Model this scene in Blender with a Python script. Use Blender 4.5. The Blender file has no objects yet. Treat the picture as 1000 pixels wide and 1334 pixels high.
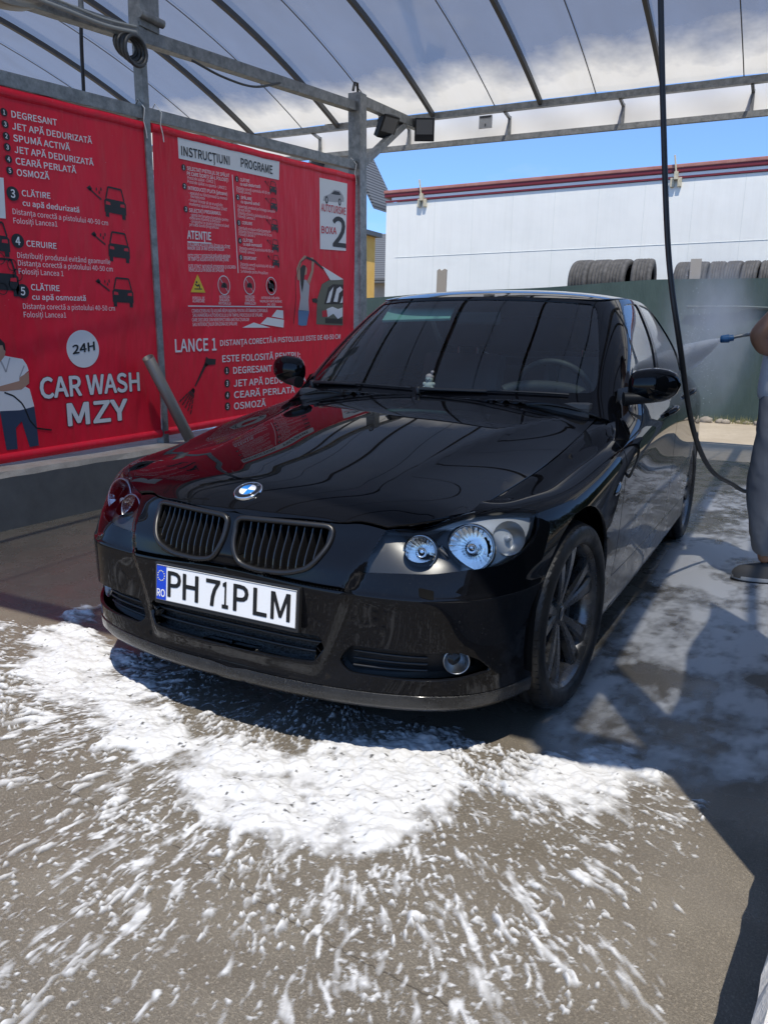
import bpy, bmesh, math, random
import numpy as np
from mathutils import Vector, Matrix
from mathutils.geometry import delaunay_2d_cdt
random.seed(7)
scene = bpy.context.scene
COL = scene.collection
# ---------------------------------------------------------------- camera
CAM_LOC = (1.4526, -1.7956, 1.2017)
YAW, PITCH, ROLL = math.radians(-27.228), math.radians(12.212), math.radians(1.284)
cam_d = bpy.data.cameras.new("camera")
cam_d.sensor_fit = 'VERTICAL'
cam_d.sensor_height = 36.0
cam_d.lens = 36.0 * 1038.25 / 1334.0
cam_d.clip_start = 0.05
cam_d.clip_end = 2000
cam = bpy.data.objects.new("camera", cam_d)
COL.objects.link(cam)
_f = Vector((math.sin(YAW) * math.cos(PITCH), math.cos(YAW) * math.cos(PITCH), -math.sin(PITCH)))
_r = Vector((math.cos(YAW), -math.sin(YAW), 0))
_u = _r.cross(_f)
_r2 = _r * math.cos(ROLL) + _u * math.sin(ROLL)
_u2 = -_r * math.sin(ROLL) + _u * math.cos(ROLL)
cam.matrix_world = Matrix(((_r2.x, _u2.x, -_f.x, CAM_LOC[0]), (_r2.y, _u2.y, -_f.y, CAM_LOC[1]),
                           (_r2.z, _u2.z, -_f.z, CAM_LOC[2]), (0, 0, 0, 1)))
scene.camera = cam
# ---------------------------------------------------------------- world, sun, exposure
SUN_DOWN = Vector((-0.25, 0.38, -1.0)).normalized()
world = bpy.data.worlds.new("World")
scene.world = world
world.use_nodes = True
wt = world.node_tree
wt.nodes.clear()
w_out = wt.nodes.new('ShaderNodeOutputWorld')
w_bg = wt.nodes.new('ShaderNodeBackground')
w_sky = wt.nodes.new('ShaderNodeTexSky')
w_sky.sky_type = 'NISHITA'
w_sky.sun_disc = False
w_sky.sun_elevation = math.asin(-SUN_DOWN.z)
w_sky.sun_rotation = math.atan2(-SUN_DOWN.x, -SUN_DOWN.y)
w_sky.altitude = 900
w_sky.air_density = 1.0
w_sky.dust_density = 0.0
w_sky.ozone_density = 5.0
w_bg.inputs['Strength'].default_value = 0.125
# thin clouds low in the sky
w_tc = wt.nodes.new('ShaderNodeTexCoord')
w_map = wt.nodes.new('ShaderNodeMapping')
w_map.inputs['Scale'].default_value = (2.2, 2.2, 9.0)
w_map.inputs['Location'].default_value = (0.35, 0.1, 0.2)
w_no = wt.nodes.new('ShaderNodeTexNoise')
w_no.inputs['Scale'].default_value = 1.6
w_no.inputs['Detail'].default_value = 8
w_no.inputs['Roughness'].default_value = 0.62
w_rp = wt.nodes.new('ShaderNodeValToRGB')
w_rp.color_ramp.elements[0].position = 0.56
w_rp.color_ramp.elements[1].position = 1.0
w_rp.color_ramp.elements[1].color = (.55, .55, .55, 1)
w_mx = wt.nodes.new('ShaderNodeMixRGB')
w_mx.inputs['Color2'].default_value = (3.2, 3.5, 4.0, 1)
wt.links.new(w_tc.outputs['Generated'], w_map.inputs['Vector'])
wt.links.new(w_map.outputs['Vector'], w_no.inputs['Vector'])
wt.links.new(w_no.outputs['Fac'], w_rp.inputs['Fac'])
wt.links.new(w_rp.outputs['Color'], w_mx.inputs['Fac'])
# deeper blue towards the horizon
w_sp = wt.nodes.new('ShaderNodeSeparateXYZ')
w_r2 = wt.nodes.new('ShaderNodeValToRGB')
w_r2.color_ramp.elements[0].position = 0.02
w_r2.color_ramp.elements[0].color = (.42, .58, .84, 1)
w_r2.color_ramp.elements[1].position = 0.5
w_m2 = wt.nodes.new('ShaderNodeMixRGB')
w_m2.blend_type = 'MULTIPLY'
w_m2.inputs['Fac'].default_value = 1
wt.links.new(w_tc.outputs['Generated'], w_sp.inputs[0])
wt.links.new(w_sp.outputs['Z'], w_r2.inputs['Fac'])
wt.links.new(w_sky.outputs['Color'], w_m2.inputs['Color1'])
wt.links.new(w_r2.outputs['Color'], w_m2.inputs['Color2'])
wt.links.new(w_m2.outputs['Color'], w_mx.inputs['Color1'])
wt.links.new(w_mx.outputs['Color'], w_bg.inputs['Color'])
wt.links.new(w_bg.outputs['Background'], w_out.inputs['Surface'])
sun_d = bpy.data.lights.new("sun", 'SUN')
sun_d.energy = 2.9
sun_d.angle = math.radians(0.5)
sun_d.color = (1.0, 0.935, 0.83)
sun = bpy.data.objects.new("sun", sun_d)
sun.rotation_euler = SUN_DOWN.to_track_quat('-Z', 'Y').to_euler()
sun.location = (4, -6, 12)
COL.objects.link(sun)
scene.view_settings.view_transform = 'Standard'
scene.view_settings.look = 'None'
scene.view_settings.exposure = 0.95
scene.view_settings.gamma = 1
scene.cycles.max_bounces = 10
scene.cycles.volume_bounces = 4
scene.cycles.transparent_max_bounces = 16
scene.cycles.caustics_reflective = False
scene.cycles.caustics_refractive = False
scene.cycles.sample_clamp_indirect = 6.0
scene.cycles.use_denoising = True

# ---------------------------------------------------------------- materials
def pmat(name, color, rough=0.5, metal=0.0, coat=0.0, spec=0.5, coat_rough=0.03):
    m = bpy.data.materials.new(name)
    m.use_nodes = True
    b = m.node_tree.nodes['Principled BSDF']
    b.inputs['Base Color'].default_value = (*color, 1)
    b.inputs['Roughness'].default_value = rough
    b.inputs['Metallic'].default_value = metal
    b.inputs['Coat Weight'].default_value = coat
    b.inputs['Coat Roughness'].default_value = coat_rough
    b.inputs['Specular IOR Level'].default_value = spec
    return m

class NT:
    """small wrapper for building node graphs"""
    def __init__(s, m):
        s.m = m; s.t = m.node_tree; s.N = s.t.nodes; s.b = s.N.get('Principled BSDF')
        s.tc = s.N.new('ShaderNodeTexCoord')
    def new(s, typ, **kw):
        n = s.N.new(typ)
        for k, v in kw.items():
            if k in n.inputs: n.inputs[k].default_value = v
            else: setattr(n, k, v)
        return n
    def link(s, a, b): s.t.links.new(a, b)
    def noise(s, scale, detail=4, rough=0.55, stretch=None, dist=0.0, coord='Object', vec=None):
        n = s.new('ShaderNodeTexNoise')
        n.inputs['Scale'].default_value = scale; n.inputs['Detail'].default_value = detail
        n.inputs['Roughness'].default_value = rough; n.inputs['Distortion'].default_value = dist
        src = vec if vec is not None else s.tc.outputs[coord]
        if stretch is not None:
            mp = s.new('ShaderNodeMapping'); mp.inputs['Scale'].default_value = stretch
            s.link(src, mp.inputs['Vector']); src = mp.outputs['Vector']
        s.link(src, n.inputs['Vector'])
        return n.outputs['Fac']
    def ramp(s, fac, stops):
        r = s.new('ShaderNodeValToRGB')
        e = r.color_ramp.elements
        while len(e) < len(stops): e.new(0.5)
        for i, (p, c) in enumerate(stops):
            e[i].position = p
            e[i].color = (c, c, c, 1) if isinstance(c, (int, float)) else (*c, 1)
        s.link(fac, r.inputs['Fac'])
        return r.outputs['Color']
    def mix(s, fac, a, b, mode='MIX'):
        x = s.new('ShaderNodeMixRGB', blend_type=mode)
        for inp, v in (('Fac', fac), ('Color1', a), ('Color2', b)):
            if isinstance(v, (int, float)): x.inputs[inp].default_value = v if inp == 'Fac' else (v, v, v, 1)
            elif isinstance(v, tuple): x.inputs[inp].default_value = (*v, 1)
            else: s.link(v, x.inputs[inp])
        return x.outputs['Color']
    def math(s, op, a, b=0.0, clamp=False):
        x = s.new('ShaderNodeMath', operation=op); x.use_clamp = clamp
        for i, v in enumerate((a, b)):
            if isinstance(v, (int, float)): x.inputs[i].default_value = v
            else: s.link(v, x.inputs[i])
        return x.outputs[0]
    def sep(s, coord='Object'):
        x = s.new('ShaderNodeSeparateXYZ'); s.link(s.tc.outputs[coord], x.inputs[0]); return x.outputs
    def bump(s, h, strength=0.3, dist=0.01):
        x = s.new('ShaderNodeBump'); x.inputs['Strength'].default_value = strength; x.inputs['Distance'].default_value = dist
        s.link(h, x.inputs['Height']); s.link(x.outputs['Normal'], s.b.inputs['Normal'])
    def set(s, inp, v):
        if isinstance(v, (int, float)): s.b.inputs[inp].default_value = v
        else: s.link(v, s.b.inputs[inp])

# ---------------------------------------------------------------- object helpers
def tag(o, label=None, cat=None, group=None, kind=None):
    if label: o['label'] = label
    if cat: o['category'] = cat
    if group: o['group'] = group
    if kind: o['kind'] = kind
    return o

def empty(name, loc, label=None, cat=None, group=None):
    o = bpy.data.objects.new(name, None)
    o.empty_display_size = 0.2
    o.location = loc
    COL.objects.link(o)
    return tag(o, label, cat, group)

def put(name, mesh, mat=None, parent=None, local=False):
    o = bpy.data.objects.new(name, mesh)
    COL.objects.link(o)
    if mat is not None:
        for mm in (mat if isinstance(mat, (list, tuple)) else [mat]): mesh.materials.append(mm)
    if parent is not None:
        o.parent = parent
        if not local: o.matrix_parent_inverse = Matrix.Translation(-world_shift(parent))
    return o

def world_shift(o):
    v = Vector((0, 0, 0))
    while o is not None:
        v += o.location + o.matrix_parent_inverse.translation; o = o.parent
    return v

class MB:
    """collects simple shapes in world coordinates into one mesh"""
    def __init__(s): s.v = []; s.f = []; s.mi = []; s.sm = []
    def add(s, verts, faces, mi=0, smooth=False):
        o = len(s.v)
        s.v.extend([tuple(map(float, v)) for v in verts])
        for f in faces:
            s.f.append(tuple(o + i for i in f)); s.mi.append(mi); s.sm.append(smooth)
        return s
    def box(s, a, b, mi=0):
        x0, y0, z0 = a; x1, y1, z1 = b
        return s.add([(x0, y0, z0), (x1, y0, z0), (x1, y1, z0), (x0, y1, z0), (x0, y0, z1), (x1, y0, z1), (x1, y1, z1), (x0, y1, z1)],
                     [(0, 3, 2, 1), (4, 5, 6, 7), (0, 1, 5, 4), (1, 2, 6, 5), (2, 3, 7, 6), (3, 0, 4, 7)], mi)
    def bar(s, p, q, w, h, up=(0, 0, 1), mi=0):
        p, q, up = Vector(p), Vector(q), Vector(up)
        d = (q - p).normalized(); a = d.cross(up).normalized(); c = a.cross(d)
        vs = []
        for e in (p, q):
            for i, j in ((-1, -1), (1, -1), (1, 1), (-1, 1)): vs.append(e + a * (i * w / 2) + c * (j * h / 2))
        return s.add(vs, [(0, 1, 2, 3), (7, 6, 5, 4), (0, 4, 5, 1), (1, 5, 6, 2), (2, 6, 7, 3), (3, 7, 4, 0)], mi)
    def tube(s, pts, r, n=10, mi=0, closed=False, caps=True):
        pts = [Vector(p) for p in pts]; m = len(pts)
        rs = r if isinstance(r, (list, tuple)) else [r] * m
        prev = None; vs = []
        for i, p in enumerate(pts):
            if closed: d = pts[(i + 1) % m] - pts[i - 1]
            else: d = pts[min(i + 1, m - 1)] - pts[max(i - 1, 0)]
            d.normalize()
            if prev is None:
                a = d.orthogonal().normalized()
            else:
                a = (prev - d * prev.dot(d)).normalized()
            prev = a; b = d.cross(a)
            for k in range(n):
                t = 2 * math.pi * k / n
                vs.append(p + (a * math.cos(t) + b * math.sin(t)) * rs[i])
        fs = []
        for i in range(m if closed else m - 1):
            j = (i + 1) % m
            for k in range(n):
                k2 = (k + 1) % n
                fs.append((i * n + k, i * n + k2, j * n + k2, j * n + k))
        s.add(vs, fs, mi, True)
        if caps and not closed:
            s.add(vs[:n], [tuple(range(n))[::-1]], mi); s.add(vs[-n:], [tuple(range(n))], mi)
        return s
    def lathe(s, prof, c, axis=(0, 0, 1), n=32, mi=0, smooth=True, closed=False):
        """prof: (radius, height along the axis)"""
        ax = Vector(axis).normalized(); a = ax.orthogonal().normalized(); b = ax.cross(a); c = Vector(c)
        vs = []
        for r, h in prof:
            for k in range(n):
                t = 2 * math.pi * k / n
                vs.append(c + ax * h + (a * math.cos(t) + b * math.sin(t)) * r)
        fs = []; m = len(prof)
        for i in range(m if closed else m - 1):
            j = (i + 1) % m
            for k in range(n):
                k2 = (k + 1) % n
                fs.append((i * n + k, i * n + k2, j * n + k2, j * n + k))
        return s.add(vs, fs, mi, smooth)
    def poly(s, pts, mi=0):
        return s.add(pts, [tuple(range(len(pts)))], mi)
    def prism(s, pts, d, mi=0):
        """polygon extruded by the vector d"""
        n = len(pts); d = Vector(d)
        vs = [Vector(p) for p in pts] + [Vector(p) + d for p in pts]
        fs = [tuple(range(n))[::-1], tuple(range(n, 2 * n))] + [(i, (i + 1) % n, n + (i + 1) % n, n + i) for i in range(n)]
        return s.add(vs, fs, mi)
    def build(s, name, mat, parent=None, bevel=0.0, fixn=True, local=False):
        me = bpy.data.meshes.new(name)
        me.from_pydata(s.v, [], s.f)
        me.polygons.foreach_set('material_index', s.mi)
        me.polygons.foreach_set('use_smooth', s.sm)
        if fixn or bevel:
            bm = bmesh.new(); bm.from_mesh(me)
            if fixn: bmesh.ops.recalc_face_normals(bm, faces=bm.faces)
            if bevel:
                es = [e for e in bm.edges if len(e.link_faces) == 2 and e.calc_face_angle(0) > 0.6]
                bmesh.ops.bevel(bm, geom=es, offset=bevel, segments=2, affect='EDGES', profile=0.7)
            bm.to_mesh(me); bm.free()
        me.update()
        return put(name, me, mat, parent, local)

M_dark = pmat("black_plastic", (0.012, 0.012, 0.013), 0.45)
M_inner = pmat("inner_black", (0.004, 0.004, 0.004), 0.9, spec=0.1)
# ---------------------------------------------------------------- lettering
_txt = {}
try:   # the sans serif that ships with Blender; its default font otherwise
    FONT = bpy.data.fonts.load(bpy.utils.system_resource('DATAFILES', path="fonts") + "/Noto Sans CJK Regular.woff2")
except Exception:
    FONT = None
def _mesh_text(txt):
    cu = bpy.data.curves.new("lettering", 'FONT'); cu.body = txt; cu.size = 1.0; cu.resolution_u = 3
    if FONT is not None: cu.font = FONT
    ob = bpy.data.objects.new("lettering", cu); COL.objects.link(ob)
    dg = bpy.context.evaluated_depsgraph_get(); dg.update()
    me = ob.evaluated_get(dg).to_mesh()
    v = np.array([tuple(p.co)[:2] for p in me.vertices]).reshape(-1, 2); f = [tuple(p.vertices) for p in me.polygons]
    ob.evaluated_get(dg).to_mesh_clear()
    bpy.data.objects.remove(ob); bpy.data.curves.remove(cu)
    return v, f
BELOW = {'Ț': 'T', 'ț': 't', 'Ș': 'S', 'ș': 's'}   # letters with a comma below are put together from two glyphs
def glyphs(txt):
    if txt not in _txt:
        plain = ''.join(BELOW.get(c, c) for c in txt)
        v, f = _mesh_text(plain)
        for i, c in enumerate(txt):
            if c in BELOW:
                x1 = _mesh_text(plain[:i + 1])[0][:, 0].max(); w = np.ptp(_mesh_text(plain[i])[0][:, 0])
                cv, cf = _mesh_text(','); cv = (cv - [(cv[:, 0].min() + cv[:, 0].max()) / 2, cv[:, 1].max()]) * .85 + [x1 - w / 2, -.035 * np.ptp(_mesh_text('H')[0][:, 1]) / .7]
                f = f + [tuple(len(v) + q for q in t) for t in cf]; v = np.concatenate([v, cv])
        _txt[txt] = (v, f)
    return _txt[txt]
CAP = float(glyphs('H')[0][:, 1].max())
def add_text(mb, txt, o, ud, vd, height, width=None, bold=0.0, mi=0, lift=0.0, align='L'):
    """write txt with its baseline from o along ud; height is the height of a capital"""
    v, f = glyphs(txt)
    if len(v) == 0: return
    x0, x1 = v[:, 0].min(), v[:, 0].max()
    sy = height / CAP; sx = width / (x1 - x0) if width else sy
    ud, vd, o = Vector(ud).normalized(), Vector(vd).normalized(), Vector(o)
    nn = ud.cross(vd).normalized()
    off = 0 if align == 'L' else (-(x1 - x0) * sx / 2)
    # heavier strokes: the letter struck several times, each a hair above the last
    ns = 0 if bold == 0 else 4 if height < .05 else 8
    hits = [(0, 0)] + [(bold * CAP / .727 * math.cos(2 * math.pi * (k + .5) / ns) * .9, bold * CAP / .727 * math.sin(2 * math.pi * (k + .5) / ns)) for k in range(ns)]
    for q, (hx, hy) in enumerate(hits):
        mb.add([o + nn * (lift + q * .00005) + ud * ((p[0] - x0 + hx) * sx + off) + vd * ((p[1] + hy) * sy) for p in v], f, mi)
# ================================================================ SURFACE TOOLS
def cub(xk, yk):
    """monotone cubic through (xk, yk)"""
    xk = np.asarray(xk, float); yk = np.asarray(yk, float)
    h = np.diff(xk); d = np.diff(yk) / h
    m = np.zeros(len(xk)); m[0] = d[0]; m[-1] = d[-1]
    for i in range(1, len(xk) - 1):
        if d[i - 1] * d[i] > 0:
            w1 = 2 * h[i] + h[i - 1]; w2 = h[i] + 2 * h[i - 1]
            m[i] = (w1 + w2) / (w1 / d[i - 1] + w2 / d[i])
    def f(x):
        x = np.asarray(x, float)
        i = np.clip(np.searchsorted(xk, x) - 1, 0, len(xk) - 2)
        t = np.clip((x - xk[i]) / h[i], -0.5, 1.5)
        t2, t3 = t * t, t ** 3
        return (2 * t3 - 3 * t2 + 1) * yk[i] + (t3 - 2 * t2 + t) * h[i] * m[i] + (3 * t2 - 2 * t3) * yk[i + 1] + (t3 - t2) * h[i] * m[i + 1]
    return f

class Surf:
    """tensor B-spline surface over a grid of points, drawn close to them"""
    def __init__(s, P, mir0=False, mir1=False, tight=0.75, disp=None, sign=1):
        s.mir0, s.mir1, s.disp, s.sign = mir0, mir1, None, sign
        s.n, s.m = P.shape[:2]
        s.P0 = P.copy(); s.C = s._ext(P)
        U, T = np.meshgrid(np.arange(s.n), np.arange(s.m), indexing='ij')
        Q = P.copy()
        for _ in range(2):
            E = P - s.raw(U.ravel(), T.ravel()).reshape(P.shape)
            Q = Q + E * tight
            s.C = s._ext(Q)
        s.disp = disp
        nu, nt = s.n * 6, s.m * 5
        s.gu = np.linspace(0, s.n - 1, nu); s.gt = np.linspace(0, s.m - 1, nt)
        A, B = np.meshgrid(s.gu, s.gt, indexing='ij')
        s.gA, s.gB = A.ravel(), B.ravel()
        s.G = s.ev(s.gA, s.gB)
        G = s.G.reshape(nu, nt, 3)
        s.lu = np.concatenate([[0], np.cumsum(np.linalg.norm(np.diff(G, axis=0), axis=2).mean(1))])
        s.lt = np.concatenate([[0], np.cumsum(np.linalg.norm(np.diff(G, axis=1), axis=2).mean(0))])
    def _ext(s, P):
        M = np.array([-1, 1, 1.0])
        a = P[1] * M if s.mir0 else 2 * P[0] - P[1]
        b = P[-2] * M if s.mir1 else 2 * P[-1] - P[-2]
        P = np.concatenate([a[None], P, b[None]])
        return np.concatenate([(2 * P[:, :1] - P[:, 1:2]), P, (2 * P[:, -1:] - P[:, -2:-1])], 1)
    def raw(s, u, t):
        def bas(x, n):
            i = np.clip(np.floor(x).astype(int), 0, n - 2); f = x - i
            return i, np.stack([(1 - f) ** 3, 3 * f ** 3 - 6 * f ** 2 + 4, -3 * f ** 3 + 3 * f ** 2 + 3 * f + 1, f ** 3], -1) / 6
        i, wu = bas(np.asarray(u, float), s.n); j, wt_ = bas(np.asarray(t, float), s.m)
        out = np.zeros((len(i), 3))
        for a in range(4):
            for b in range(4):
                out += (wu[:, a] * wt_[:, b])[:, None] * s.C[i + a, j + b]
        return out
    def _nrm(s, f, u, t, h=2e-3):
        ua, ub = np.clip(u - h, 0 if not s.mir0 else -h, s.n - 1 + (h if s.mir1 else 0)), np.clip(u + h, 0, s.n - 1 + (h if s.mir1 else 0))
        ta, tb = np.clip(t - h, 0, s.m - 1), np.clip(t + h, 0, s.m - 1)
        n = np.cross(f(ub, t) - f(ua, t), f(u, tb) - f(u, ta)) * s.sign
        return n / (np.linalg.norm(n, axis=1)[:, None] + 1e-15)
    def ev(s, u, t):
        u = np.asarray(u, float); t = np.asarray(t, float)
        p = s.raw(u, t)
        if s.disp is not None:
            p = p + s._nrm(s.raw, u, t) * s.disp(p)[:, None]
        return p
    def nrm(s, u, t):
        return s._nrm(s.ev, np.asarray(u, float), np.asarray(t, float))
    def near(s, pts, it=9):
        pts = np.asarray(pts, float); k = np.empty(len(pts), int)
        for a in range(0, len(pts), 64):
            k[a:a + 64] = ((pts[a:a + 64, None] - s.G[None]) ** 2).sum(2).argmin(1)
        u, t = s.gA[k].copy(), s.gB[k].copy(); h = 1e-3
        for _ in range(it):
            p = s.ev(u, t); r = pts - p
            uu = np.where(u + h > s.n - 1, u - h, u + h); tt = np.where(t + h > s.m - 1, t - h, t + h)
            du = (s.ev(uu, t) - p) / (uu - u)[:, None]; dt = (s.ev(u, tt) - p) / (tt - t)[:, None]
            a = (du * du).sum(1); b = (du * dt).sum(1); c = (dt * dt).sum(1)
            e = (du * r).sum(1); f = (dt * r).sum(1); D = a * c - b * b + 1e-12
            u = np.clip(u + np.clip((c * e - b * f) / D, -.5, .5), 0, s.n - 1); t = np.clip(t + np.clip((a * f - b * e) / D, -.5, .5), 0, s.m - 1)
        u[np.abs(pts[:, 0]) < 1e-5] = np.where(u[np.abs(pts[:, 0]) < 1e-5] < s.n / 2, 0, s.n - 1)
        return u, t
    def to_len(s, u, t): return np.interp(u, s.gu, s.lu), np.interp(t, s.gt, s.lt)
    def from_len(s, a, b): return np.interp(a, s.lu, s.gu), np.interp(b, s.lt, s.gt)

class Height:
    """z = g(x, y)"""
    def __init__(s, g): s.g = g
    def ev(s, u, t): return np.stack([u, t, s.g(u, t)], -1)
    def nrm(s, u, t, h=2e-3):
        dx = (s.g(u + h, t) - s.g(u - h, t)) / (2 * h); dy = (s.g(u, t + h) - s.g(u, t - h)) / (2 * h)
        n = np.stack([-dx, -dy, np.ones_like(dx)], -1)
        return n / np.linalg.norm(n, axis=1)[:, None]
    def near(s, pts): return np.asarray(pts, float)[:, 0], np.asarray(pts, float)[:, 1]
    def to_len(s, u, t): return u, t
    def from_len(s, a, b): return a, b

def resample(loop, step, closed=True):
    loop = np.asarray(loop, float); out = []
    n = len(loop)
    for i in range(n if closed else n - 1):
        a, b = loop[i], loop[(i + 1) % n]
        k = max(1, int(math.ceil(np.linalg.norm(b - a) / step)))
        for j in range(k): out.append(a + (b - a) * j / k)
    if not closed: out.append(loop[-1])
    return np.array(out)

def rounded(loop, r=0.02, seg=4, closed=True):
    """round the corners of a polyline"""
    loop = np.asarray(loop, float); n = len(loop); out = []
    for i in range(n):
        if not closed and i in (0, n - 1): out.append(loop[i]); continue
        p, a, b = loop[i], loop[i - 1], loop[(i + 1) % n]
        da, db = np.linalg.norm(a - p), np.linalg.norm(b - p)
        ra, rb = min(r, da * .45), min(r, db * .45)
        A, B = p + (a - p) / da * ra, p + (b - p) / db * rb
        for k in range(seg + 1):
            t = k / seg
            out.append((1 - t) ** 2 * A + 2 * t * (1 - t) * p + t * t * B)
    return np.array(out)

def spl(pts, step=0.02):
    """smooth open curve through points"""
    P = np.asarray(pts, float); out = []
    E = np.concatenate([2 * P[:1] - P[1:2], P, 2 * P[-1:] - P[-2:-1]])
    for i in range(len(P) - 1):
        a, b, c, d = E[i:i + 4]
        k = max(2, int(np.linalg.norm(c - b) / step))
        for j in range(k):
            t = j / k
            out.append(.5 * (2 * b + (c - a) * t + (2 * a - 5 * b + 4 * c - d) * t * t + (3 * b - a - 3 * c + d) * t ** 3))
    out.append(P[-1])
    return np.array(out)

def inside(px, py, loops):
    c = np.zeros(len(px), bool)
    for L in loops:
        x, y = L[:, 0], L[:, 1]; x2, y2 = np.roll(x, -1), np.roll(y, -1)
        for i in range(len(x)):
            k = (y[i] > py) != (y2[i] > py)
            if k.any():
                xi = (x2[i] - x[i]) * (py[k] - y[i]) / (y2[i] - y[i]) + x[i]
                c[k] ^= px[k] < xi
    return c

def mirror_mesh(me, name):
    m2 = me.copy(); m2.name = name
    n = len(m2.vertices); co = np.empty(n * 3); m2.vertices.foreach_get('co', co)
    nr = np.array([tuple(x.vector) for x in me.vertex_normals]) if False else None
    co[0::3] *= -1; m2.vertices.foreach_set('co', co)
    m2.flip_normals()
    return m2

def mesh_of(name, V, N, F):
    me = bpy.data.meshes.new(name)
    me.from_pydata([tuple(v) for v in V], [], [tuple(f) for f in F])
    me.polygons.foreach_set('use_smooth', [True] * len(me.polygons))
    me.normals_split_custom_set_from_vertices([tuple(n) for n in N])
    me.update()
    return me

def panel(S, loops, name, mat, parent, res=0.022, mode='one', flange=0.012, step=0.010, lift=0.0):
    """trim the surface S to loops (outer, holes) given as 3D points. mode: one (as given), sym (half plus its mirror as one mesh), pair (two objects)"""
    LUT, LAB = [], []
    for L in loops:
        R = resample(L, step)
        u, t = S.near(R)
        a, b = S.to_len(u, t)
        keep = np.ones(len(a), bool)
        for i in range(len(a)):
            j = (i - 1) % len(a)
            if abs(a[i] - a[j]) + abs(b[i] - b[j]) < 8e-4: keep[i] = False
        LUT.append((u[keep], t[keep])); LAB.append(np.stack([a[keep], b[keep]], -1))
    allb = np.concatenate(LAB)
    lo, hi = allb.min(0), allb.max(0)
    ga, gb = np.arange(lo[0] + res / 2, hi[0], res), np.arange(lo[1] + res / 2, hi[1], res)
    A, B = np.meshgrid(ga, gb, indexing='ij'); A, B = A.ravel(), B.ravel()
    k = inside(A, B, LAB); A, B = A[k], B[k]
    if len(A):
        dm = np.full(len(A), 9.0)
        for i in range(0, len(allb), 200):
            dm = np.minimum(dm, ((A[:, None] - allb[None, i:i + 200, 0]) ** 2 + (B[:, None] - allb[None, i:i + 200, 1]) ** 2).min(1))
        k = dm > (res * .45) ** 2; A, B = A[k], B[k]
    vs = [Vector((x, y)) for x, y in allb] + [Vector((x, y)) for x, y in zip(A, B)]
    es = []; o = 0
    for L in LAB:
        n = len(L); es += [(o + i, o + (i + 1) % n) for i in range(n)]; o += n
    ov, oe, of, vi, ei, fi = delaunay_2d_cdt(vs, es, [], 0, 1e-6)
    W = np.array([(v.x, v.y) for v in ov])
    T = np.array([f for f in of if len(f) == 3])
    cc = W[T].mean(1)
    T = T[inside(cc[:, 0], cc[:, 1], LAB)]
    u, t = S.from_len(W[:, 0], W[:, 1])
    # exact parameters for untouched input vertices
    U0 = np.concatenate([x[0] for x in LUT] + [S.from_len(A, B)[0]]); T0 = np.concatenate([x[1] for x in LUT] + [S.from_len(A, B)[1]])
    for i, src in enumerate(vi):
        if src: u[i], t[i] = U0[src[0]], T0[src[0]]
    P = S.ev(u, t); N = S.nrm(u, t); P = P + N * lift
    # orientation
    fn = np.cross(P[T[:, 1]] - P[T[:, 0]], P[T[:, 2]] - P[T[:, 0]])
    fl = (fn * N[T[:, 0]]).sum(1) < 0
    T[fl] = T[fl][:, ::-1]
    # border edges
    cnt = {}
    for a, b, c in T:
        for e in ((a, b), (b, c), (c, a)): cnt[e] = 1
    bor = [(a, b) for (a, b) in cnt if (b, a) not in cnt]
    if mode == 'sym':
        bor = [(a, b) for a, b in bor if not (abs(P[a, 0]) < 1e-4 and abs(P[b, 0]) < 1e-4)]
    V, Nn, F = [P], [N], [tuple(f) for f in T]
    if flange and bor:
        vb = sorted({x for e in bor for x in e}); ix = {x: i for i, x in enumerate(vb)}
        m = np.zeros((len(vb), 3))
        for a, b in bor:
            d = np.cross(P[b] - P[a], N[a]); d /= np.linalg.norm(d) + 1e-12
            m[ix[a]] += d; m[ix[b]] += d
        m /= np.linalg.norm(m, axis=1)[:, None] + 1e-12
        Pb, Nb = P[vb], N[vb]
        k0 = len(P)
        q1 = Nb + m; q1 /= np.linalg.norm(q1, axis=1)[:, None]
        V += [Pb + m * .0006 - Nb * .0006, Pb + m * .0006 - Nb * flange]; Nn += [q1, m]
        nb = len(vb)
        for a, b in bor:
            i, j = ix[a], ix[b]
            F.append((b, a, k0 + i, k0 + j)); F.append((k0 + j, k0 + i, k0 + nb + i, k0 + nb + j))
    V = np.concatenate(V); Nn = np.concatenate(Nn)
    if mode == 'sym':
        M = np.array([-1, 1, 1.0]); n = len(V)
        ctr = np.abs(V[:, 0]) < 1e-4
        Nn[ctr, 0] = 0
        mp = np.where(ctr, np.arange(n), 0); mp[~ctr] = n + np.arange((~ctr).sum())
        V = np.concatenate([V, V[~ctr] * M]); Nn = np.concatenate([Nn, Nn[~ctr] * M])
        F = F + [tuple(int(mp[i]) for i in f[::-1]) for f in F]
    Nn = Nn / (np.linalg.norm(Nn, axis=1)[:, None] + 1e-12)
    o1 = put(name, mesh_of(name, V, Nn, F), mat, parent)
    if mode == 'pair':
        M = np.array([-1, 1, 1.0])
        o2 = put(name, mesh_of(name, V * M, Nn * M, [f[::-1] for f in F]), mat, parent)
        return o1, o2
    return o1

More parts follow.
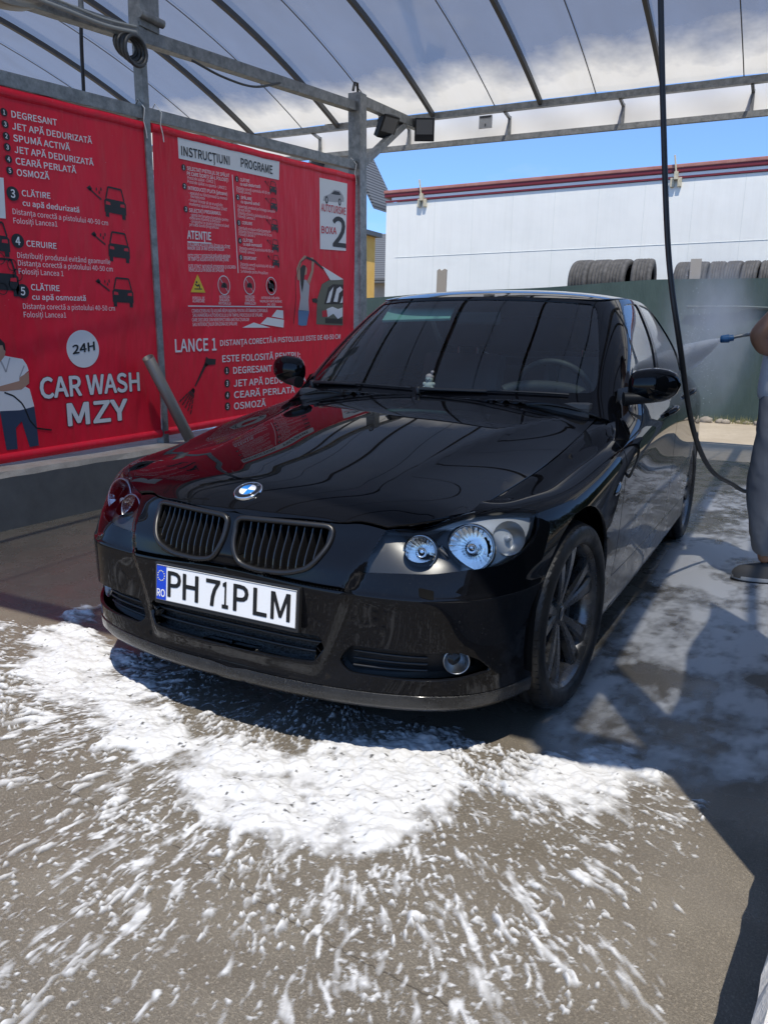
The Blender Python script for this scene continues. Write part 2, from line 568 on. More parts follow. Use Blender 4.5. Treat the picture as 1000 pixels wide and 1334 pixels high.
# ================================================================ GROUND
def structure(o, label=None): o['kind'] = 'structure'; 
def ground_mat():
    m = pmat("yard_dirt", (.36, .31, .24), .9, spec=.2); n = NT(m)
    a = n.noise(.9, 6, .6); b = n.noise(14, 5, .7); c = n.noise(60, 3, .6)
    col = n.mix(n.ramp(a, [(.3, 0.0), (.7, 1.0)]), (.30, .255, .19), (.43, .37, .285))
    col = n.mix(n.ramp(b, [(.45, 0.0), (.8, .6)]), col, (.24, .20, .15))
    n.set('Base Color', col); n.bump(n.math('ADD', b, n.math('MULTIPLY', c, .5)), .5, .02)
    return m
def concrete_mat():
    m = pmat("wet_concrete", (.2, .18, .15), .5); n = NT(m); X, Y, Z = n.sep()
    big = n.noise(1.1, 5, .6, dist=.4); mid = n.noise(7, 6, .65); fine = n.noise(150, 4, .7); grit = n.noise(420, 2, .5)
    col = n.mix(n.ramp(big, [(.3, 0.0), (.72, 1.0)]), (.115, .100, .078), (.18, .160, .128))
    col = n.mix(n.ramp(mid, [(.42, 0.0), (.8, .7)]), col, (.095, .079, .060))
    col = n.mix(n.ramp(fine, [(.50, 0.0), (.68, .75)]), col, (.31, .27, .215))
    col = n.mix(n.ramp(grit, [(.56, 0.0), (.66, .85)]), col, (.045, .038, .030))
    # soaked, darker lanes beside the car
    wet = n.ramp(n.math('ADD', n.math('MULTIPLY', n.noise(1.4, 5, .6, dist=.8), .9), n.math('MULTIPLY', Y, .05)), [(.37, 0.0), (.57, 1.0)])
    near = n.ramp(n.math('ADD', Y, n.math('MULTIPLY', n.math('SUBTRACT', n.noise(2.6, 5, .65, dist=.8), .5), 1.5)), [(.0, 0.0), (.35, 1.0)])
    wet = n.math('MULTIPLY', n.math('MAXIMUM', wet, near), 1.0)
    col = n.mix(n.math('MULTIPLY', wet, .55), col, n.mix(.5, (.105, .092, .076), col))
    n.set('Base Color', col)
    rw = n.ramp(n.noise(5, 5, .6, dist=.5), [(.35, .10), (.62, .42)])
    n.set('Roughness', n.mix(wet, n.ramp(n.noise(3, 4, .6), [(.35, .42), (.7, .8)]), rw))
    h = n.math('ADD', n.math('MULTIPLY', fine, .6), n.math('ADD', n.math('MULTIPLY', grit, .35), n.math('MULTIPLY', mid, .5)))
    b = n.new('ShaderNodeBump'); b.inputs['Distance'].default_value = .006
    n.link(n.mix(wet, .95, .12), b.inputs['Strength']); n.link(h, b.inputs['Height']); n.link(b.outputs['Normal'], n.b.inputs['Normal'])
    return m
m = MB(); m.add([(-300, -300, -.024), (300, -300, -.024), (300, 300, -.024), (-300, 300, -.024)], [(0, 1, 2, 3)])
structure(m.build("ground", ground_mat(), fixn=False))
m = MB()
edge = [(-9 + 16 * k / 60, 7.42 + .05 * math.sin(k * 1.7) + .04 * math.sin(k * .61) + .03 * k / 10) for k in range(61)]
top = [(-9, -9, 0)] + [(7, -9, 0)] + [(x, y, 0) for x, y in edge[::-1]]
m.prism([(p[0], p[1], -.06) for p in top], (0, 0, .06))
structure(m.build("wash_bay_floor", concrete_mat()))
M_conc_plain = pmat("cement", (.33, .31, .28), .85)
def cement_mat(name, c0, c1, rough=.85, sc=6):
    m = pmat(name, c0, rough); n = NT(m)
    a = n.noise(sc, 7, .65); f = n.noise(90, 4, .65)
    col = n.mix(n.ramp(a, [(.3, 0.0), (.7, 1.0)]), c0, c1)
    n.set('Base Color', n.mix(n.ramp(f, [(.55, 0.0), (.8, .5)]), col, tuple(x * .6 for x in c0))); n.bump(n.math('ADD', a, f), .35, .01)
    return m
M_cem = cement_mat("cement_top", (.28, .25, .21), (.42, .39, .34))
M_cem2 = cement_mat("pale_cement", (.46, .44, .41), (.60, .58, .54), sc=12)
def plinth_side_mat():
    m = pmat("grey_paint_on_cement", (.06, .062, .062), .55); n = NT(m)
    a = n.noise(4, 6, .65); st = n.noise(9, 5, .7, stretch=(1, 1, .15))
    col = n.mix(n.ramp(a, [(.3, 0.0), (.75, 1.0)]), (.10, .103, .102), (.155, .158, .155))
    n.set('Base Color', n.mix(n.ramp(st, [(.55, 0.0), (.8, .4)]), col, (.15, .145, .135))); n.bump(n.noise(30, 5, .7), .25, .01)
    return m
M_pls = plinth_side_mat()
def plinth(x0, x1, y0, y1, h, face, label, side, mtop, skew=0.0):
    t = empty("plinth", ((x0 + x1) / 2, (y0 + y1) / 2, 0), label, "low wall")
    m = MB(); n_ = 90
    fx = x1 if face > 0 else x0
    sk = lambda y: skew * (y + .746)
    # core, its face edge slightly ragged at the top
    rnd = random.Random(5); vs = []
    ys = [y0 + (y1 - y0) * k / n_ for k in range(n_ + 1)]
    xb = x0 if face > 0 else x1
    for y in ys:
        j = rnd.uniform(-.006, .006); k_ = rnd.uniform(-.006, .004)
        q_ = sk(y); vs += [(a_ + q_, b_, c_) for a_, b_, c_ in [(xb, y, 0), (fx, y, 0), (fx + face * j * .3, y, h - .035 + k_), (fx - face * (.018 + j), y, h + k_ * .4), (fx - face * .12, y, h + .012 + j * .5), (xb, y, h + .015)]]
    fs = []; mi = []
    for k in range(n_):
        for e in range(6): fs.append((k * 6 + e, (k + 1) * 6 + e, (k + 1) * 6 + (e + 1) % 6, k * 6 + (e + 1) % 6))
    o = len(m.v); m.v += vs
    for i, f in enumerate(fs): m.f.append(tuple(o + q for q in f)); m.mi.append(1 if i % 6 in (2, 3, 4) else 0); m.sm.append(False)
    for e in (0, n_): m.f.append(tuple(e * 6 + q for q in range(6))); m.mi.append(0); m.sm.append(False)
    m.build("plinth_body", [side, mtop], t)
    return t
plinth(-3.25, -2.79, -7, 8.2, .362, 1, "long low cement plinth with dark grey painted side under the red banners", M_pls, M_cem)
plinth(1.489, 1.80, -2.6, 1.9, .30, -1, "pale rough cement kerb at the lower right corner of the wet floor", M_cem2, M_cem2, .088)
# hairline crack across the floor
def crack(pts, w, name):
    P = spl([(x, y, 0) for x, y in pts], .012); rnd = random.Random(3); m = MB(); vs = []
    for i, p in enumerate(P):
        d = P[min(i + 1, len(P) - 1)] - P[max(i - 1, 0)]; d /= np.linalg.norm(d); nrm = np.array([-d[1], d[0], 0]); j = rnd.uniform(-.004, .004); ww = w * rnd.uniform(.25, 1)
        vs += [tuple(p + nrm * (j + ww) + np.array([0, 0, .0012])), tuple(p + nrm * (j - ww) + np.array([0, 0, .0012]))]
    m.add(vs, [(2 * i, 2 * i + 1, 2 * i + 3, 2 * i + 2) for i in range(len(P) - 1)])
    structure(m.build(name, pmat("crack_dark", (.07, .060, .048), .9)))

# ================================================================ CANOPY
def steel_mat():
    m = pmat("galvanised_steel", (.30, .31, .31), .5, metal=.65); n = NT(m)
    a = n.noise(14, 5, .7, stretch=(1, 1, 1)); f = n.noise(60, 3, .6)
    n.set('Base Color', n.mix(n.ramp(a, [(.32, 0.0), (.7, 1.0)]), (.17, .178, .18), (.36, .365, .36))); n.set('Roughness', n.ramp(f, [(.3, .38), (.7, .62)]))
    return m
M_steel = steel_mat()
M_darksteel = pmat("painted_steel", (.075, .078, .082), .5, metal=.3)
def sheet_mat(name, tint, milk, w, eave_light=None):
    m = bpy.data.materials.new(name); m.use_nodes = True; t = m.node_tree; t.nodes.clear(); n = NT(m)
    o = n.new('ShaderNodeOutputMaterial'); mx = n.new('ShaderNodeMixShader'); mg = n.new('ShaderNodeMixShader')
    tr = n.new('ShaderNodeBsdfTransparent'); tl = n.new('ShaderNodeBsdfTranslucent'); df = n.new('ShaderNodeBsdfDiffuse'); ad = n.new('ShaderNodeMixShader')
    tr.inputs[0].default_value = (*tint, 1)
    dirt = n.ramp(n.noise(2.2, 7, .68, stretch=(1, .35, .35), dist=.6), [(.30, 0.0), (.75, 1.0)])
    mc = n.mix(dirt, milk, tuple(x * .72 for x in milk))
    fac = n.math('ADD', w, n.math('MULTIPLY', dirt, .10), True)
    if eave_light is not None:   # cream tone near the far eave: brighter light there put into the colour
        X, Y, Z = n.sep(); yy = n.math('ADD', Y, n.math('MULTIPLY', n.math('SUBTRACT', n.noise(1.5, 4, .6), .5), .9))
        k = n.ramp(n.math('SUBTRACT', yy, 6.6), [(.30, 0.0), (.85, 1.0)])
        mc = n.mix(k, mc, n.mix(dirt, eave_light, tuple(x * .8 for x in eave_light))); fac = n.math('ADD', fac, n.math('MULTIPLY', k, .40), True)
    n.link(mc, tl.inputs[0]); n.link(mc, df.inputs[0])
    ad.inputs[0].default_value = .35; n.link(tl.outputs[0], ad.inputs[1]); n.link(df.outputs[0], ad.inputs[2])
    n.link(fac, mx.inputs[0]); n.link(tr.outputs[0], mx.inputs[1]); n.link(ad.outputs[0], mx.inputs[2])
    gl = n.new('ShaderNodeBsdfGlossy'); gl.inputs['Roughness'].default_value = .12
    fr = n.new('ShaderNodeFresnel'); fr.inputs[0].default_value = 1.4
    n.link(n.math('MULTIPLY', fr.outputs[0], .12), mg.inputs[0]); n.link(mx.outputs[0], mg.inputs[1]); n.link(gl.outputs[0], mg.inputs[2])
    n.link(mg.outputs[0], o.inputs['Surface'])
    return m
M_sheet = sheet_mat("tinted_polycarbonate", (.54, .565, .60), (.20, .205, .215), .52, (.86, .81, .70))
M_fascia = pmat("white_pvc", (.86, .86, .85), .5)
YC, ZA, KA = 3.40, 4.695, .0425
Y0, Y1 = -.95, 7.75
def zr(y): return ZA - KA * (y - YC) ** 2
RIBX = [-2.90 + 1.335 * k for k in range(-4, 7)]
canopy = empty("wash_bay_canopy", (-2.95, 5.97, 0), "arched canopy of smoky polycarbonate sheets on a galvanised steel frame over the bay", "canopy")
def arc_bar(x, w, h, off, ya=Y0, yb=Y1, n=40):
    m = MB(); ys = np.linspace(ya, yb, n); vs = []
    for y in ys:
        sl = -2 * KA * (y - YC); nn = Vector((0, -sl, 1)).normalized(); c = Vector((x, y, zr(y))) + nn * off
        for a, b in ((-1, -1), (1, -1), (1, 1), (-1, 1)): vs.append(c + Vector((a * w / 2, 0, 0)) + nn * (b * h / 2))
    fs = [(i * 4 + e, i * 4 + (e + 1) % 4, (i + 1) * 4 + (e + 1) % 4, (i + 1) * 4 + e) for i in range(n - 1) for e in range(4)] + [(0, 1, 2, 3), tuple((n - 1) * 4 + e for e in (3, 2, 1, 0))]
    return m.add(vs, fs)
for x in RIBX:
    arc_bar(x, .042, .055, -.03).build("rib", M_darksteel, canopy)
YM = 6.42
for i in range(len(RIBX) - 1):
    xa, xb = RIBX[i] + .004, RIBX[i + 1] - .004
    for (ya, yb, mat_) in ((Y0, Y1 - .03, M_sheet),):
        m = MB(); n_ = 44; nx = 8; vs = []; rnd = random.Random(i)
        for y in np.linspace(ya, yb, n_):
            for k in range(nx + 1):
                x = xa + (xb - xa) * k / nx
                yy = y
                if abs(y - YM) < 1e-6: yy = y + .05 * math.sin(x * 2.1) + .03 * math.sin(x * 5.3 + 1)
                vs.append((x, yy, zr(yy) + .004 + .006 * math.sin(x * 9 + y * 1.3) * math.sin(math.pi * k / nx)))
        m.add(vs, [(a * (nx + 1) + k, a * (nx + 1) + k + 1, (a + 1) * (nx + 1) + k + 1, (a + 1) * (nx + 1) + k) for a in range(n_ - 1) for k in range(nx)], 0, True)
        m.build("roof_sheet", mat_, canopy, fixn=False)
    for xs in ((xa + .62,) if i % 2 else (xa + .78,)):
        arc_bar(xs, .010, .006, -.006, n=30).build("sheet_joint", M_darksteel, canopy)
m = MB()
for y, z, w, h in ((Y1, zr(Y1) - .03, .07, .07), (Y1 + .20, 3.585, .05, .06), (Y0, zr(Y0) - .03, .07, .07), (Y0 + .05, 3.585, .05, .06)):
    b = MB(); b.bar((RIBX[0] - .5, y, z), (RIBX[-1] + .5, y, z), w, h); b.build("eave_beam", M_steel, canopy)
for y in (Y1 + .05, Y0 - .05):
    m = MB(); n_ = 120; vs = []
    for k in range(n_ + 1):
        x = RIBX[0] - .5 + (RIBX[-1] - RIBX[0] + 1) * k / n_
        for q, z in enumerate((3.60, 3.70, 3.81, 3.925)): vs.append((x, y + (.17 if y > 3 else .08) + .006 * math.sin(x * 7 + q) + .004 * math.sin(x * 23 + q * 2), z))
    m.add(vs, [(k * 4 + q, (k + 1) * 4 + q, (k + 1) * 4 + q + 1, k * 4 + q + 1) for k in range(n_) for q in range(3)], 0, True)
    m.build("fascia", M_fascia, canopy, fixn=False)
for k in range(-4, 6):
    x = -2.0 + 1.32 * k
    for y, s_ in ((Y1, 1), (Y0, -1)):
        m = MB(); d_ = .19 if s_ > 0 else .05; m.bar((x, y, 3.83), (x, y + d_, 3.80), .03, .03); m.bar((x, y + d_, 3.82), (x, y + d_ + .01, 3.60), .035, .03); m.build("fascia_bracket", M_steel, canopy)
XW = -2.95
# posts and rails of the left wall; the frame climbs a little towards the back
m = MB(); m.bar((XW, 2.946, .36), (XW, 2.845, 3.32), .075, .060, up=(0, 1, 0)); m.build("post", M_steel, canopy, bevel=.004)
m = MB(); m.bar((XW, 6.075, .36), (XW, 5.955, 3.66), .14, .145, up=(0, 1, 0)); m.build("post", M_steel, canopy, bevel=.008)
m = MB(); m.box((XW - .07, -.23, .37), (XW + .07, -.08, 3.55)); m.build("post", M_steel, canopy, bevel=.008)
def zl(y): return 2.655 + .0735 * (y - 1.695)
def zu(y): return 3.225 + .0945 * (y - 2.70)
m = MB(); m.bar((XW - .01, -.15, zl(-.15)), (XW - .01, 5.9, zl(5.9)), .075, .085); m.build("rail", M_steel, canopy, bevel=.005)
m = MB(); m.bar((XW - .01, -.5, zu(-.5)), (XW - .01, 5.97, zu(5.97)), .09, .09); m.build("rail", M_steel, canopy, bevel=.005)
m = MB(); m.bar((XW, 6.05, 3.61), (XW, 7.72, 3.70), .08, .10); m.build("rail", M_steel, canopy, bevel=.005)
m = MB(); m.bar((XW, 6.03, 2.98), (XW, 7.05, 3.62), .07, .07); m.build("brace", M_steel, canopy, bevel=.005)
m = MB(); m.tube([(XW - .02, 5.90, 3.68), (XW - .02, 5.93, 3.76), (XW - .02, 5.985, 3.77), (XW - .02, 6.0, 3.68)], .014, 8); m.build("cable_loop", M_dark, canopy)
m = MB(); m.box((XW - .06, 2.82, 3.29), (XW + .05, 3.01, 3.62)); m.tube([(XW + .06, 2.80, 3.36), (XW + .06, 3.03, 3.36)], .03, 10); m.build("post_bracket", M_steel, canopy, bevel=.006)
m = MB(); [m.tube([(XW + .02 + .02 * q, 2.70 + .012 * q + .10 * math.cos(t), 3.13 - .01 * q + (.07 + .008 * q) * math.sin(t)) for t in np.linspace(0, 2 * math.pi, 20, endpoint=False)], .013, 8, closed=True) for q in range(4)]; m.build("cable_coil", M_darksteel, canopy)
m = MB(); pts = spl([(XW + .05, 3.35, 3.22), (XW + .06, 3.7, 3.20), (XW + .06, 4.1, 3.235), (XW + .05, 4.5, 3.37)], .05); m.tube([tuple(p) for p in pts], .010, 6); m.build("cable", M_darksteel, canopy)
m = MB(); pts = spl([(XW + .06, 1.75, 3.14), (XW + .09, 2.1, 3.15), (XW + .08, 2.45, 3.17), (XW + .07, 2.75, 3.22)], .05); m.tube([tuple(p) for p in pts], .014, 8); m.tube([(p[0] + .005, p[1], p[2] + .035) for p in pts], .009, 6); m.build("cable", pmat("pale_cable", (.4, .4, .38), .5), canopy)
# the right wall of the bay: post, brace, an added shade cloth (mostly out of the photograph)
m = MB(); m.box((1.72, -.30, .3), (1.84, -.18, 3.55)); m.build("post", M_steel, canopy, bevel=.008)
m = MB(); m.bar((1.78, -.28, 2.0), (1.78, -.95, 3.50), .07, .07); m.build("brace", M_steel, canopy, bevel=.005)
m = MB(); m.bar((1.78, -.25, 3.5), (1.78, -.95, 3.6), .08, .08); m.bar((1.78, -.25, 3.55), (1.78, 7.7, 3.75), .08, .08); m.build("rail", M_steel, canopy)
m = MB(); m.box((1.72, 5.95, .0), (1.84, 6.07, 3.7)); m.build("post", M_steel, canopy, bevel=.008)

m = MB(); vs = []  # unseen cloth, added to close a sunlit gap in the floor's shade
for i in range(25):
    for k in range(13): y = -.24 + 1.5 * i / 24; vs.append((1.79 + .015 * math.sin(y * 7 + k * .6), y, .34 + 2.1 * k / 12))
m.add(vs, [(i * 13 + k, (i + 1) * 13 + k, (i + 1) * 13 + k + 1, i * 13 + k + 1) for i in range(24) for k in range(12)], 0, True)
tag(m.build("shade_cloth", pmat("added_shade_cloth", (.03, .05, .045), .8), fixn=False), "unseen dark cloth added by the right front post to shade the floor", "cloth")

def floodlight(loc, yaw, pitch, label):
    t = empty("floodlight", loc, label, "floodlight", "floodlights under the canopy edge"); t.rotation_euler = (pitch, 0, yaw)
    m = MB(); m.box((-.115, -.035, -.125), (.115, .035, .125)); o = m.build("housing", M_dark, t, bevel=.01, local=True)
    m = MB(); m.box((-.095, -.040, -.050), (.095, -.034, .105)); m.build("glass", pmat("flood_glass", (.16, .165, .17), .2), t, local=True)
    m = MB()
    for k in range(7): m.box((-.08 + .024 * k, .03, -.07), (-.072 + .024 * k, .045, .08))
    m.build("fins", M_dark, t, local=True)
    m = MB(); m.tube([(-.1, 0, 0), (-.105, .05, .02), (-.06, .10, .05), (.06, .10, .05), (.105, .05, .02), (.1, 0, 0)], .008, 6); m.build("bracket", M_dark, t, local=True)
    return t
floodlight((-2.80, 7.28, 3.60), math.radians(24), math.radians(14), "square black floodlight facing the bay at the top of the diagonal brace")
floodlight((-2.95, 6.62, 3.50), math.radians(70), math.radians(30), "black floodlight seen edge on between the post and the diagonal brace")
m = MB(); m.box((-2.30, 7.72, 3.66), (-2.14, 7.735, 3.80)); 
so = empty("wall_plate", (-2.22, 7.72, 3.66), "small pale plate fixed on the white strip under the roof edge", "plate")
m.build("panel", pmat("plate_grey", (.62, .62, .60), .5), so); 
m = MB(); m.box((-2.29, 7.712, 3.775), (-2.15, 7.719, 3.795)); m.box((-2.225, 7.712, 3.68), (-2.215, 7.719, 3.71)); m.build("mark", M_darksteel, so)

# ================================================================ BANNERS
def banner_mat():
    m = pmat("red_vinyl", (.70, .014, .036), .42, spec=.3); n = NT(m)
    a = n.noise(1.6, 4, .55, stretch=(1, 1, .6)); sp = n.noise(55, 2, .5)
    col = n.mix(n.ramp(a, [(.3, 0.0), (.7, 1.0)]), (.74, .012, .032), (.84, .018, .046))
    n.set('Base Color', n.mix(n.ramp(sp, [(.74, 0.0), (.78, .5)]), col, (.7, .45, .45)))
    n.bump(n.noise(2.2, 3, .5, stretch=(1, 2.5, .8)), .55, .06)
    return m
M_ban = banner_mat()
M_white = pmat("print_white", (.78, .77, .76), .45); M_black = pmat("print_black", (.010, .010, .011), .45); M_red2 = pmat("print_red", (.60, .012, .03), .45)
XB = -2.925
def banner(y0, y1, zb0, zb1, zt0, zt1, label):
    o = empty("banner", (XB, (y0 + y1) / 2, zb0), label, "banner")
    ny, nz = 60, 26; vs = []; m = MB()
    def zz(y, f):
        b = zb0 + (zb1 - zb0) * (y - y0) / (y1 - y0); t = zt0 + (zt1 - zt0) * (y - y0) / (y1 - y0); return b + (t - b) * f
    for i in range(ny + 1):
        y = y0 + (y1 - y0) * i / ny
        for k in range(nz + 1):
            f = k / nz
            x = XB - .002 + .0012 * math.sin(y * 5.1 + f * 2) * math.sin(f * 3.1)
            vs.append((x, y, zz(y, f)))
    m.add(vs, [(i * (nz + 1) + k, (i + 1) * (nz + 1) + k, (i + 1) * (nz + 1) + k + 1, i * (nz + 1) + k + 1) for i in range(ny) for k in range(nz)], 0, True)
    sheet = m.build("sheet", M_ban, o, fixn=False)
    # rolled hems over the top and bottom edges
    m = MB(); m.tube([(XB - .012, y0 + (y1 - y0) * k / 20, zz(y0 + (y1 - y0) * k / 20, 1) - .030 + .003 * math.sin(k * 1.9)) for k in range(21)], .034, 10)
    m.v = [(XB - .012 + (v[0] - XB + .012) * .55, v[1], v[2]) for v in m.v]; m.build("hem", M_ban, o)
    m = MB(); m.tube([(XB - .012, y0 + (y1 - y0) * k / 20, zz(y0 + (y1 - y0) * k / 20, 0) + .030) for k in range(21)], .034, 10)
    m.v = [(XB - .012 + (v[0] - XB + .012) * .8, v[1], v[2]) for v in m.v]; m.build("hem", M_ban, o)
    return o
ban1 = banner(-.04, 2.905, .358, .420, 2.505, 2.684, "red banner with the big 24H disc and white CAR WASH MZY lettering")
ban2 = banner(2.925, 5.90, .425, .530, 2.690, 2.866, "red banner headed INSTRUCȚIUNI PROGRAME with the BOXA 2 panel")
